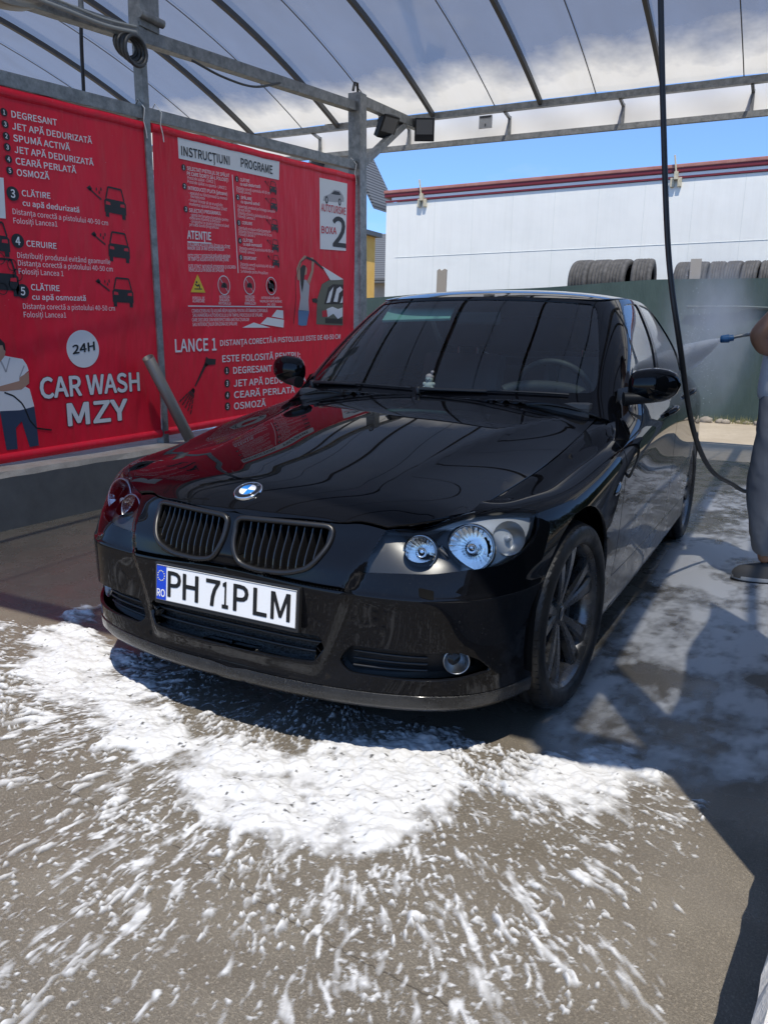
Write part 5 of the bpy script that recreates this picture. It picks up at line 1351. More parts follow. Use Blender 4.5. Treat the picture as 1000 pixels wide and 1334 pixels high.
# doors
fd = np.array([(.895, 1.226, .337), (.9, 1.226, .5), (.903, 1.226, .65), (.90, 1.226, .80), (.87, 1.243, .838), (.805, 1.335, .878), (.775, 1.43, .92), (.79, 1.52, .945), (.808, 1.65, .955), (.822, 1.9, .968), (.828, 2.2, .980), (.828, 2.415, .988), (.91, 2.415, .8), (.91, 2.415, .6), (.905, 2.415, .337)])
fdoors = panel(SS, [fd], "front_door", M_paint, car, mode='pair', step=.01)
ra_d = [p for p in arch(*RA, 178, 128, .9)]
rd = np.array([(.905, 2.423, .337), (.91, 2.423, .6), (.91, 2.423, .8), (.828, 2.423, .988), (.828, 2.8, 1.005), (.822, 3.1, 1.02), (.815, 3.30, 1.03), (.90, 3.28, .85), (.905, 3.27, .70)] + ra_d[::-1][0:] + [(.905, 3.13, .337)])
rdoors = panel(SS, [rd], "rear_door", M_paint, car, mode='pair', step=.01)
sk = np.concatenate([[(.885, 1.10, .17), (.885, 1.10, .20), (.885, 1.218, .20), (.89, 1.218, .331)], [(.895, 3.12, .331), (.89, 3.145, .28), (.885, 3.16, .19)]])
panel(SS, [sk], "side_skirt", M_paint, car, mode='pair', step=.01)
ra_q = [p for p in arch(*RA, 124, -10, .9)]
qp = np.array([(.905, 3.278, .70), (.90, 3.288, .85), (.815, 3.308, 1.03), (.80, 3.5, 1.04), (.76, 3.75, 1.045), (.70, 3.92, 1.05), (.70, 4.05, 1.05), (.70, 4.25, 1.04), (.72, 4.30, .97), (.75, 4.30, .75), (.78, 4.23, .70), (.86, 3.9, .70), (.88, 3.84, .55)] + ra_q[::-1])
panel(SS, [qp], "rear_quarter", M_paint, car, mode='pair', step=.012)
rb = np.concatenate([[(0, 4.5, .2), (.4, 4.47, .2), (.72, 4.33, .2), (.83, 4.1, .2), (.868, 3.86, .21)], [(.875, 3.845, .3), (.88, 3.84, .55), (.86, 3.905, .694), (.78, 4.235, .694), (.6, 4.42, .69), (.3, 4.48, .69), (0, 4.5, .69)]])
panel(SS, [rb], "rear_bumper", M_paint, car, mode='sym', step=.012)
bl = np.array([(0, 4.5, .695), (.3, 4.48, .695), (.6, 4.42, .695), (.745, 4.30, .74), (.71, 4.30, .97), (.69, 4.25, 1.03), (.5, 4.4, 1.045), (0, 4.42, 1.05)])
panel(SS, [bl], "boot_lid", M_paint, car, mode='sym', step=.012)
deck = Height(lambda x, y: 1.062 - .03 * (y - 3.9) - .05 * x * x)
panel(deck, [np.array([(0, 3.90, 0), (.45, 3.88, 0), (.70, 3.84, 0), (.72, 4.05, 0), (.70, 4.27, 0), (.5, 4.42, 0), (.25, 4.45, 0), (0, 4.46, 0)])], "boot_deck", M_paint, car, mode='sym')
# greenhouse
WS_L = rounded(gpts([(0, .02), (.8, .02), (1.6, .02), (2.3, .022), (3.0, .03), (3.45, .045), (3.6, .16), (3.62, .3), (3.62, .6), (3.56, .94), (2.85, .945), (2, .955), (1, .96), (0, .96)]), .07, closed=False)
SW_F = rounded(gpts([(5.12, .08), (6.2, .06), (7.12, .06), (7.12, .5), (7.12, .93), (6.3, .93), (5.75, .905), (5.5, .83), (5.28, .5)]), .03)
SW_R = rounded(gpts([(7.32, .06), (8.5, .06), (9.55, .07), (9.72, .22), (9.55, .55), (9.3, .83), (8.9, .915), (8.2, .93), (7.32, .93)]), .03)
RW = gpts([(14, .08), (13, .08), (12.3, .10), (11.9, .2), (11.8, .6), (11.9, .88), (12.5, .94), (13.3, .95), (14, .95)])
gl_out = np.concatenate([gpts([(w, -.27) for w in np.linspace(0, 14, 57)]), gpts([(w, 1.02) for w in np.linspace(14, 0, 57)])])
M_cab = M_trim
cabin = panel(GS, [gl_out, WS_L, SW_F, SW_R, RW], "cabin_frame", M_paint, car, mode='sym', step=.012, res=.03)
panel(GS, [WS_L], "windscreen", M_glass, car, mode='sym', step=.015, res=.04, flange=0, lift=-.004)
fw_ = panel(GS, [SW_F], "side_window", M_glass, car, mode='pair', step=.015, res=.04, flange=0, lift=-.006)
rw_ = panel(GS, [SW_R], "side_window", M_glass, car, mode='pair', step=.015, res=.04, flange=0, lift=-.006)
for a, b in zip(fw_, fdoors): a.parent = b; a.matrix_parent_inverse = Matrix()
for a, b in zip(rw_, rdoors): a.parent = b; a.matrix_parent_inverse = Matrix()
panel(GS, [RW], "rear_window", M_glass, car, mode='sym', step=.015, res=.04, flange=0, lift=-.004)
roof_loop = gpts([(w, 1.025) for w in np.linspace(0, 14, 57)]); roof_loop[0, 0] = 0; roof_loop[-1, 0] = 0
panel(RS, [roof_loop], "roof", M_paint, car, mode='sym', res=.04, flange=.006)
# ---------------------------------------------------------------- what stands behind the panels
body = MB()
us = np.linspace(-8.6, 8.6, 60)
rows = [1.3, 2.2, 3.2, 4.2, 5.2, 6.2]
g = []
for r in rows:
    u_ = np.abs(us); p = SS.raw(u_, np.full(60, r)); n_ = SS._nrm(SS.raw, u_, np.full(60, r)); p = p - n_ * .075
    p[us < 0, 0] *= -1; g.append(p)
for r in range(len(rows)):
    for i in range(60): body.v.append(tuple(g[r][i]))
for r in range(len(rows) - 1):
    for i in range(59):
        a = r * 60 + i; body.f.append((a, a + 1, a + 61, a + 60)); body.mi.append(0); body.sm.append(True)
body.box((-.70, .25, .17), (.70, 1.2, .30)); body.box((-.62, .22, .30), (.62, 1.35, .60)); body.box((-.62, .45, .60), (.62, 1.35, .70)); body.box((-.56, .95, .70), (.56, 1.40, .76))
body.box((-.83, 1.12, .18), (.83, 3.12, .30)); body.box((-.70, 3.12, .2), (.70, 4.42, .62)); body.box((-.74, 1.35, .30), (.74, 1.42, .80))
body.box((-.72, 3.55, .60), (.72, 3.62, .98))
body.build("underbody", M_inner, car)
for sx in (-1, 1):
    for (cy, cz, r, x0, x1) in ((FWY, .335, .362, .52, .835), (RWY, .335, .36, .52, .865)):
        w = MB(); n_ = 20
        vs = []
        for k in range(n_ + 1):
            t = math.radians(-15 + 210 * k / n_)
            for x in (x0, x1): vs.append((sx * x, cy + r * math.cos(t), cz + r * math.sin(t)))
        w.add(vs, [(2 * k, 2 * k + 1, 2 * k + 3, 2 * k + 2) for k in range(n_)], 0, True)
        w.add([(sx * x0, cy + r * math.cos(math.radians(-15 + 210 * k / n_)), cz + r * math.sin(math.radians(-15 + 210 * k / n_))) for k in range(n_ + 1)], [tuple(range(n_ + 1))])
        w.build("wheel_well", M_inner, car)
# cowl between bonnet and windscreen
cw = MB(); xs_ = np.linspace(-.735, .735, 41)
hr = spl([(XS(1.57) - .003, 1.57, 0), (.60, 1.50, 0), (.45, 1.435, 0), (.25, 1.385, 0), (0, 1.368, 0)], .03)
yr = np.interp(np.abs(xs_), hr[::-1, 0], hr[::-1, 1])
wu = np.interp(np.abs(xs_), GS.raw(np.linspace(0, 4, 40), np.full(40, 1.0))[:, 0], np.linspace(0, 4, 40))
base = GS.raw(wu, np.full(41, 1.0)) + np.array([0, .02, -.022]); base[xs_ < 0, 0] *= -1
front = np.stack([xs_, yr - .03, hood_g(xs_, yr - .03) - .018], -1)
midp = np.stack([xs_, yr + .012, hood_g(xs_, yr) - .030], -1)
for ring in (front, midp, base): cw.v += [tuple(p) for p in ring]
for r in range(2):
    for i in range(40):
        a = r * 41 + i; cw.f.append((a, a + 1, a + 42, a + 41)); cw.mi.append(0); cw.sm.append(True)
cw.build("cowl", M_dark, car)

# ---------------------------------------------------------------- headlamps
def lamp_house_mat():
    m = pmat("lamp_housing", (.05, .05, .052), .35, metal=.6); n = NT(m); X, Y, Z = n.sep()
    k = n.ramp(n.math('ADD', n.math('ABSOLUTE', X), n.math('MULTIPLY', Y, .25)), [(.715, 0.0), (.735, 1.0)])
    up = n.ramp(Z, [(.668, 0.0), (.676, 1.0)])
    k = n.math('MAXIMUM', k, up)
    n.set('Base Color', n.mix(k, (.028, .029, .031), (.80, .80, .78))); n.set('Roughness', n.mix(k, .3, .42)); n.set('Metallic', n.mix(k, .1, .25))
    return m
M_house = lamp_house_mat()
def bowl_mat():
    m = pmat("reflector", (.93, .93, .92), .17, metal=1.0); n = NT(m)
    n.bump(n.noise(26, 2, .5), .25, .01)
    return m
M_bowl = bowl_mat()
HL_LOOP = np.concatenate([HL_OUT, HL_IN[1:], HL_TOP[1:-1]])
lens_o = panel(SS, [HL_LOOP], "headlamp", M_lens, car, mode='pair', step=.008, flange=.004, lift=.001)
BOWLS = (((.548, .190, .615), (.13, -.96, .22), .044, .045), ((.672, .262, .628), (.20, -.95, .22), .063, .062))
def rim_loop(c, ax, r):
    c, ax = Vector(c), Vector(ax).normalized(); e1 = ax.orthogonal().normalized(); e2 = ax.cross(e1)
    return np.array([tuple(c + e1 * (r * math.cos(t)) + e2 * (r * math.sin(t))) for t in np.linspace(0, 2 * math.pi, 28, endpoint=False)])
house_o = panel(SS, [HL_LOOP] + [rim_loop(c, ax, r + .003) for c, ax, r, d in BOWLS], "housing", M_house, car, mode='pair', step=.008, flange=-.030, lift=-.040)
for a, b in zip(house_o, lens_o): a.parent = b; a.matrix_parent_inverse = Matrix()
def bowl(c, ax, r, depth, sx, parent):
    c = Vector((c[0] * sx, c[1], c[2])); ax = Vector((ax[0] * sx, ax[1], ax[2])).normalized()
    m = MB()
    prof = [(r * math.sqrt(k / 7), -depth * (1 - k / 7)) for k in range(1, 8)]
    m.lathe([(.002, -depth)] + prof, c, ax, 22, smooth=False)
    m.build("reflector", M_bowl, parent, fixn=False)
    m = MB(); m.lathe([(r + .000, -.004), (r + .001, .003), (r + .005, .004), (r + .008, -.001), (r + .0085, -.02)], c, ax, 40)
    m.build("bezel", M_chrome_dim, parent)
    m = MB(); m.lathe([(.001, -depth * .15), (.012, -depth * .2), (.016, -depth * .45), (.014, -depth)], c, ax, 16)
    m.build("bulb_cap", M_chrome, parent)
for o, sx in zip(lens_o, (1, -1)):
    for c_, ax_, r_, d_ in BOWLS: bowl(c_, ax_, r_, d_, sx, o)
    # amber-free indicator bowl at the outer end
    m = MB(); c = Vector((sx * .752, .352, .650)); ax = Vector((sx * .62, -.76, .2)).normalized()
    m.lathe([(.004, -.03), (.025, -.022), (.044, -.006), (.050, .004)], c, ax, 24)
    m.build("indicator_reflector", M_chrome_dim, o, fixn=False)
    m = MB(); m.lathe([(.001, .006), (.009, .003), (.011, -.008), (.008, -.03)], c, ax, 14); m.build("bulb", pmat("bulb_glass", (.7, .7, .68), .1), o)
    # inner bezel shelf between the bowls
    m = MB(); m.tube([(sx * .60, .205, .636), (sx * .612, .215, .62), (sx * .62, .225, .60)], [.010, .013, .010], 10); m.build("bridge", M_chrome, o)

# ---------------------------------------------------------------- kidney grilles
def ss_at(x, z, off=0.0):
    u, t = SS.near(np.array([(abs(x), .03, z)])); p = SS.ev(u, t)[0]
    for _ in range(4):
        q = np.array([(abs(x), p[1], z)]); u, t = SS.near(q); p = SS.ev(u, t)[0]
    n_ = SS.nrm(u, t)[0]
    p = p - n_ * off
    return Vector((p[0] * (1 if x >= 0 else -1), p[1], p[2]))
kidu, kidt = SS.near(resample(kid, .012)); kidP = SS.ev(kidu, kidt); kidN = SS.nrm(kidu, kidt)
M_slat = pmat("slat_black", (.012, .012, .013), .22, metal=0, coat=.7)
kx0, kx1 = kid[:, 0].min(), kid[:, 0].max()
def kid_span(x):
    a, z = kid[:, 0], kid[:, 2]; out = []
    for i in range(len(a)):
        j = (i + 1) % len(a)
        if (a[i] - x) * (a[j] - x) < 0: out.append(z[i] + (z[j] - z[i]) * (x - a[i]) / (a[j] - a[i]))
    return min(out), max(out)
M_kfr = pmat('satin_black', (.008, .008, .009), .38)
for sx in (1, -1):
    fr = MB(); pts = [Vector((p[0] * sx, p[1], p[2])) + Vector((n_[0] * sx, n_[1], n_[2])) * .002 for p, n_ in zip(kidP, kidN)]
    fr.tube(pts, .0085, 10, closed=True)
    ko = fr.build("kidney_grille", M_kfr, car)
    bk = MB(); bp = [Vector((p[0] * sx, p[1] + .07, p[2])) for p in kidP]; bk.poly(bp)
    for i in range(len(pts)):
        j = (i + 1) % len(pts); bk.add([pts[i], pts[j], bp[j], bp[i]], [(0, 1, 2, 3)])
    bk.build("backing", M_inner, ko)
    for k in range(12):
        x = kx0 + .018 + (kx1 - kx0 - .036) * k / 11
        z0, z1 = kid_span(x); sl = MB(); nseg = 8; vs = []
        for q in range(nseg + 1):
            z = z0 + (z1 - z0) * q / nseg
            p = ss_at(x, z, .010); p.x = x * sx
            for dx, dy in ((-.0016, 0), (.0016, 0), (.0030, .006), (.0030, .05), (-.0030, .05), (-.0030, .006)): vs.append((p.x + dx, p.y + dy, z))
        fs = []
        for q in range(nseg):
            for e in range(6): fs.append((q * 6 + e, q * 6 + (e + 1) % 6, (q + 1) * 6 + (e + 1) % 6, (q + 1) * 6 + e))
        sl.add(vs, fs); sl.build("slat", M_slat, ko)
# lower grille mesh and fog intakes
def mesh_grille_mat():
    m = pmat("grille_mesh", (.012, .012, .012), .5); n = NT(m)
    w = n.new('ShaderNodeTexVoronoi'); w.feature = 'DISTANCE_TO_EDGE'; w.inputs['Scale'].default_value = 70
    n.link(n.tc.outputs['Object'], w.inputs['Vector'])
    k = n.ramp(w.outputs['Distance'], [(.10, 1.0), (.16, 0.0)])
    n.set('Base Color', n.mix(k, (.001, .001, .001), (.022, .022, .022)))
    n.bump(k, .8, .006)
    return m
M_mesh = mesh_grille_mat()
lg = panel(SS, [lowg], "lower_grille", M_mesh, car, mode='sym', step=.01, flange=-.04, lift=-.045)
gb = MB()
for z in (.315, .343):
    pl = [ss_at(x, z, .03) for x in np.linspace(-.31, .31, 21)]; gb.tube(pl, .005, 8)
gb.build("crossbar", M_dark, lg)
fo = panel(SS, [fogo], "fog_lamp_recess", M_dark, car, mode='pair', step=.01, flange=-.055, lift=-.058)
for o, sx in zip(fo, (1, -1)):
    for z in (.285, .305, .325):
        m = MB(); m.tube([ss_at(sx * x, z, .035) for x in np.linspace(.40, .62, 9)], .0045, 8); m.build("louvre", M_dark, o)
    c = ss_at(sx * .700, .310, .040); ax = Vector((sx * .45, -.88, .08)).normalized()
    m = MB(); m.lathe([(.003, -.03), (.02, -.02), (.030, -.004), (.035, .008), (.037, .010), (.039, .004), (.039, -.03)], c, ax, 28)
    fl_ = m.build("fog_lamp", M_chrome_dim, car, fixn=False)
    m = MB(); m.lathe([(.001, .018), (.02, .015), (.033, .010), (.038, .006)], c, ax, 28); m.build("fog_lens", M_lens, fl_)
# headlamp washers, front
for sx in (1, -1):
    wp = rounded([(.588, .1, .542), (.636, .1, .542), (.634, .1, .518), (.618, .1, .513), (.592, .1, .515)], .006)
    wp = wp * np.array([1, 1, 1])
    o = panel(SS, [wp], "headlamp_washer", M_inner if sx == 1 else M_trim, car, lift=.002, flange=.006, step=.006)
    if sx == -1: o.data.transform(Matrix.Scale(-1, 4, (1, 0, 0))); o.data.flip_normals()
# ---------------------------------------------------------------- number plate
pl_up = Vector((0, .008 / .11, 1)).normalized(); pl_n = Vector((0, -1, .073)).normalized()
pc = Vector((0, 0.0, .450))
def pp(u, v, l=0.0): return pc + Vector((1, 0, 0)) * u + pl_up * v + pl_n * l
m = MB(); fr = [pp(-.267, -.068, -.016), pp(.267, -.068, -.016), pp(.267, .063, -.016), pp(-.267, .063, -.016)]
m.prism(fr, pl_n * .018); plate = m.build("number_plate", M_dark, car, bevel=.004)
m = MB(); m.prism([pp(-.259, -.056, .0015), pp(.259, -.056, .0015), pp(.259, .055, .0015), pp(-.259, .055, .0015)], pl_n * .002)
m.build("plate_face", pmat("plate_white", (.80, .80, .79), .35, coat=.3), plate, bevel=.0012)
m = MB(); m.prism([pp(-.2595, -.0555, .0036), pp(-.2195, -.0555, .0036), pp(-.2195, .0545, .0036), pp(-.2595, .0545, .0036)], pl_n * .0006)
m.build("country_band", pmat("plate_blue", (.008, .055, .50), .35), plate)
m = MB()
M_plblk = pmat("plate_black", (.006, .006, .006), .4); M_plw = pmat("plate_letter_white", (.8, .8, .8), .4); M_ply = pmat("plate_star", (.85, .8, .35), .4)
for tx, x0, wd in (("P", -.212, .050), ("H", -.152, .058), ("7", -.062, .050), ("1", -.002, .022), ("P", .040, .052), ("L", .112, .046), ("M", .174, .064)):
    add_text(m, tx, pp(x0, -.0385, .0045), (1, 0, 0), pl_up, .078, wd, .020, 0)
add_text(m, "RO", pp(-.2555, -.044, .0050), (1, 0, 0), pl_up, .023, .032, .02, 1)
for k in range(12):
    t = math.pi * 2 * k / 12; cx, cy = -.2395 + .0135 * math.cos(t), .022 + .0155 * math.sin(t)
    st = [pp(cx + (.003 if q % 2 == 0 else .0013) * math.sin(math.pi * q / 5), cy + (.003 if q % 2 == 0 else .0013) * math.cos(math.pi * q / 5), .0050) for q in range(10)]
    m.poly(st, 2)
m.build("lettering", [M_plblk, M_plw, M_ply], plate, fixn=False)
m = MB()
for z in (-.0545, .0535):
    m.bar(pp(-.2585, z, .004), pp(.2585, z, .004), .0015, .0015)
for x in (-.2585, .2585): m.bar(pp(x, -.0545, .004), pp(x, .0535, .004), .0015, .0015)
m.build("plate_edge", pmat("plate_rim", (.25, .25, .25), .3, metal=.6), plate)
# ---------------------------------------------------------------- bonnet badge
bc = Vector((0, .126, float(hood_g(np.array([0.0]), np.array([.126]))[0]))); bn = Vector(HS.nrm(np.array([0.0]), np.array([.126]))[0])
bu = Vector((1, 0, 0)); bv = bn.cross(bu).normalized(); R_ = .043
def bp_(x, y, h): return bc + bu * x + bv * y + bn * h
m = MB(); m.lathe([(R_ * .2, .0062), (R_ * .8, .0058), (R_ * .93, .0052), (R_, .003), (R_ + .001, -.004)], bc, bn, 48)
bad = m.build("badge", pmat("badge_black", (.006, .006, .008), .25, coat=.6), car)
m = MB(); m.lathe([(R_ * .94, .0050), (R_ * .98, .0062), (R_ + .0015, .004), (R_ + .002, -.003)], bc, bn, 48); m.lathe([(R_ * .60, .0058), (R_ * .625, .0068), (R_ * .65, .0058)], bc, bn, 48)
m.build("rim", M_chrome, bad)
m = MB()
for q in range(4):
    pts = [bp_(0, 0, .0072)] + [bp_(R_ * .6 * math.cos(math.radians(90 * q + 90 * k / 10)), R_ * .6 * math.sin(math.radians(90 * q + 90 * k / 10)), .0066) for k in range(11)]
    m.poly(pts, 0 if q % 2 == 1 else 1)
for ch, an in (("B", 128), ("M", 90), ("W", 52)):
    t = math.radians(an); o = bp_(R_ * .70 * math.cos(t), R_ * .70 * math.sin(t), .0066); ud = bu * math.sin(t) - bv * math.cos(t)
    add_text(m, ch, o, ud, bu * math.cos(t) + bv * math.sin(t), R_ * .2, None, .02, 2, align='C')
m.build("emblem", [pmat("badge_blue", (.02, .19, .55), .25, coat=.5), pmat("badge_white", (.75, .76, .78), .25, coat=.5), M_chrome], bad, fixn=False)

# ---------------------------------------------------------------- wheels (local: axle along x, outer face towards +x)
def tyre_mat():
    m = pmat("tyre_rubber", (.014, .014, .014), .62); n = NT(m)
    k = n.ramp(n.noise(16, 5, .7), [(.4, 0.0), (.75, 1.0)])
    n.set('Base Color', n.mix(n.math('MULTIPLY', k, .12), (.010, .010, .010), (.05, .047, .043)))
    n.set('Roughness', n.mix(k, .4, .75))
    n.bump(n.noise(90, 3, .6), .25, .004)
    return m
M_tyre = tyre_mat()
def rim_mat():
    m = pmat("rim_gunmetal", (.085, .085, .088), .35, metal=.75, coat=.25, coat_rough=.2); n = NT(m)
    k = n.ramp(n.noise(18, 5, .65), [(.45, 0.0), (.7, 1.0)])
    n.set('Base Color', n.mix(n.math('MULTIPLY', k, .55), (.10, .10, .104), (.20, .195, .18))); n.set('Roughness', n.mix(k, .22, .5))
    return m
M_rim = rim_mat()
def make_wheel():
    w = empty("wheel", (0, 0, 0))
    t = MB(); RR = .3175
    prof = [(.243, -.100), (.251, -.112), (.272, -.118), (.295, -.112), (.309, -.098)]
    for gx in (-.062, -.022, .022, .062):
        prof += [(RR, gx - .006), (RR - .008, gx - .005), (RR - .008, gx + .005), (RR, gx + .006)]
    prof += [(.309, .098), (.303, .107), (.295, .112), (.290, .1135), (.282, .1165), (.274, .118), (.268, .1165), (.253, .113), (.248, .109), (.243, .100)]
    t.lathe(prof, (0, 0, 0), (1, 0, 0), 96)
    # tread blocks: cross grooves as small raised ribs on the shoulders
    for k in range(72):
        a = 2 * math.pi * k / 72
        for s_ in (-1, 1):
            c0 = Vector((s_ * .072, math.cos(a) * (RR - .0052), math.sin(a) * (RR - .0052))); c1 = Vector((s_ * .104, math.cos(a + .03) * (RR - .0150), math.sin(a + .03) * (RR - .0150)))
            t.bar(c0, c1, .019, .008, up=(0, math.cos(a), math.sin(a)))
    t.build("tyre", M_tyre, w, local=True)
    r = MB()
    r.lathe([(.205, -.105), (.225, -.110), (.238, -.104), (.236, -.098), (.215, -.085), (.208, -.02), (.209, .05), (.217, .080), (.226, .092), (.2365, .104), (.2395, .1075), (.2415, .106), (.2405, .100)], (0, 0, 0), (1, 0, 0), 72)
    r.v = [(v[0], v[1] * 1.045, v[2] * 1.045) for v in r.v]; rim = r.build("rim", M_rim, w, local=True, fixn=False)
    sp = MB()
    for k in range(5):
        for sg in (-1, 1):
            a = math.radians(72 * k + 90); ai, ao = a + sg * math.radians(11), a + sg * math.radians(12.5)
            vs = []
            for q in range(7):
                f = q / 6; rr = .036 + (.222 - .036) * f
                ang = ai + (ao - ai) * f
                px, py = rr * math.cos(ang), rr * math.sin(ang)
                tx, ty = -math.sin(ang), math.cos(ang)
                wd = .0120 + .0190 * f + (.005 if q == 6 else 0); xf = .060 + .026 * math.sin(f * math.pi / 2); xb = xf - .038 + .012 * f
                for e, xx in ((-1, xb), (-.96, xf - .006), (-.55, xf), (.55, xf), (.96, xf - .006), (1, xb)):
                    vs.append((xx, px + tx * wd * e, py + ty * wd * e))
            fs = []
            for q in range(6):
                for e in range(6): fs.append((q * 6 + e, q * 6 + (e + 1) % 6, (q + 1) * 6 + (e + 1) % 6, (q + 1) * 6 + e))
            sp.add(vs, fs)
    sp.lathe([(.002, .064), (.030, .064), (.034, .060), (.062, .054), (.070, .045), (.070, .015)], (0, 0, 0), (1, 0, 0), 40)
    for k in range(5):
        a = math.radians(72 * k + 54); sp.lathe([(.001, .052), (.009, .052), (.010, .058), (.0095, .030)], (0, .052 * math.cos(a), .052 * math.sin(a)), (1, 0, 0), 12)
    sp.v = [(v[0], v[1] * 1.045, v[2] * 1.045) for v in sp.v]; sp.build("spokes", M_rim, w, local=True)
    d = MB(); d.lathe([(.06, .012), (.148, .012), (.150, .008), (.150, -.008), (.148, -.012), (.06, -.012)], (0, 0, 0), (1, 0, 0), 48); d.build("brake_disc", pmat("disc_steel", (.20, .18, .16), .4, metal=.8), w, local=True)
    d = MB(); d.prism([(-.03, .07, -.09), (-.03, .15, -.09), (-.03, .17, 0), (-.03, .15, .09), (-.03, .07, .09), (-.03, .09, 0)], (.065, 0, 0)); d.build("brake_caliper", pmat("caliper", (.08, .08, .08), .5, metal=.5), w, bevel=.008, local=True)
    c = MB(); c.lathe([(.001, .0665), (.022, .0665), (.027, .0650), (.029, .060)], (0, 0, 0), (1, 0, 0), 30); c.build("hub_cap", M_trim, w, local=True)
    return w
wheel0 = make_wheel()
def place_wheel(o, x, y, rz, flip):
    o.parent = car; o.matrix_parent_inverse = Matrix.Translation(-car.location)
    o.location = (x, y, .3175); o.rotation_euler = (0, 0, rz + (math.pi if flip else 0))
def copy_wheel():
    r = wheel0.copy(); COL.objects.link(r)
    for ch in list(wheel0.children):
        c = ch.copy(); COL.objects.link(c); c.parent = r; c.matrix_parent_inverse = Matrix()
    return r
ws = [wheel0, copy_wheel(), copy_wheel(), copy_wheel()]
place_wheel(ws[0], .762, FWY, math.radians(-6), False)
place_wheel(ws[1], -.762, FWY, math.radians(-6), True)
place_wheel(ws[2], .775, RWY, 0, False)
place_wheel(ws[3], -.775, RWY, 0, True)
ws[0].rotation_euler.x = math.radians(8); ws[2].rotation_euler.x = math.radians(-25)

# ---------------------------------------------------------------- door mirrors
for sx, door in ((1, fdoors[0]), (-1, fdoors[1])):
    m = MB(); nS, nA = 15, 20; vs = []
    cx, cy, cz = .905, 1.665, 1.040
    hh = cub([-1, -.85, -.4, 0, .4, .75, .93, 1], [.030, .058, .070, .072, .066, .050, .030, .006])
    dd = cub([-1, -.85, -.4, 0, .4, .75, .93, 1], [.020, .050, .072, .078, .072, .055, .032, .006])
    for i in range(nS):
        s_ = -1 + 2 * i / (nS - 1); s_ = math.copysign(abs(s_) ** .8, s_)
        h, d = float(hh(s_)), float(dd(s_)); x = cx + .102 * s_ + (.004 if s_ < 0 else 0)
        yb = cy + .028 + .018 * s_; zc = cz + .006 * s_
        for k in range(nA):
            a = 2 * math.pi * k / nA
            ca, sa = math.cos(a), math.sin(a)
            zz = zc + h * math.copysign(abs(sa) ** .85, sa)
            yy = yb - d * max(0, -ca) ** .75 if ca < 0 else yb + .012 * ca
            vs.append((sx * x, yy, zz))
    fs = [(i * nA + k, i * nA + (k + 1) % nA, (i + 1) * nA + (k + 1) % nA, (i + 1) * nA + k) for i in range(nS - 1) for k in range(nA)]
    m.add(vs, fs, 0, True); m.add(vs[:nA], [tuple(range(nA))]); m.add(vs[-nA:], [tuple(range(nA))])
    mo = m.build("wing_mirror", M_paint, car)
    m = MB(); m.tube([(sx * .800, 1.615, .982), (sx * .845, 1.635, .985), (sx * .90, 1.655, .990), (sx * .94, 1.67, 1.0)], [.030, .024, .022, .016], 12)
    m.add([(sx * .772, 1.60, .958), (sx * .822, 1.80, .966), (sx * .80, 1.78, 1.03), (sx * .765, 1.66, 1.02)], [(0, 1, 2, 3)])
    m.build("mirror_foot", M_dark, mo)
    m = MB(); m.lathe([(.001, 0), (.058, 0), (.06, -.004)], (sx * .905, cy + .046, cz), (sx * .1, 1, 0), 24)
    m.v = [(v[0], v[1], cz + (v[2] - cz) * .85) for v in m.v]; m.build("mirror_glass", pmat("mirror_glass", (.8, .82, .82), .02, metal=1), mo)
# ---------------------------------------------------------------- door handles, side indicators
def ss_side(y, z, off=0.0):
    p = np.array([(.9, y, z)]); u, t = SS.near(p); q = SS.ev(u, t)[0]
    for _ in range(3):
        u, t = SS.near(np.array([(q[0], y, z)])); q = SS.ev(u, t)[0]
    n_ = SS.nrm(u, t)[0]; q = q + n_ * off
    return Vector(q)
for pair, y0, z0, dz in ((fdoors, 2.16, .885, .012), (rdoors, 3.00, .930, .014)):
    for sx, door in ((1, pair[0]), (-1, pair[1])):
        m = MB(); pts = []
        for k, o_ in zip(range(9), (.004, .020, .030, .034, .035, .034, .030, .020, .004)):
            p = ss_side(y0 + .20 * k / 8, z0 + dz * k / 8, o_); pts.append((p.x * sx, p.y, p.z))
        m.tube(pts, [.010, .013, .014, .014, .014, .014, .014, .013, .010], 12); m.build("door_handle", M_paint, door)
for sx, wg in ((1, wings[0]), (-1, wings[1])):
    m = MB(); p = ss_side(1.115, .690, .001); c = Vector((p.x * sx, p.y, p.z))
    vs = []; n1, n2 = 12, 6
    for i in range(n1):
        a = 2 * math.pi * i / n1
        for k in range(n2):
            r = k / (n2 - 1)
            vs.append(c + Vector((sx * .010 * (1 - r * r), .048 * r * math.cos(a), .020 * r * math.sin(a) * (1 + .5 * math.cos(a)) + .012 * r * math.cos(a))))
    m.add(vs, [(i * n2 + k, ((i + 1) % n1) * n2 + k, ((i + 1) % n1) * n2 + k + 1, i * n2 + k + 1) for i in range(n1) for k in range(n2 - 1)], 0, True)
    m.build("side_indicator", pmat("smoked_lens", (.012, .018, .03), .08, coat=1), car)
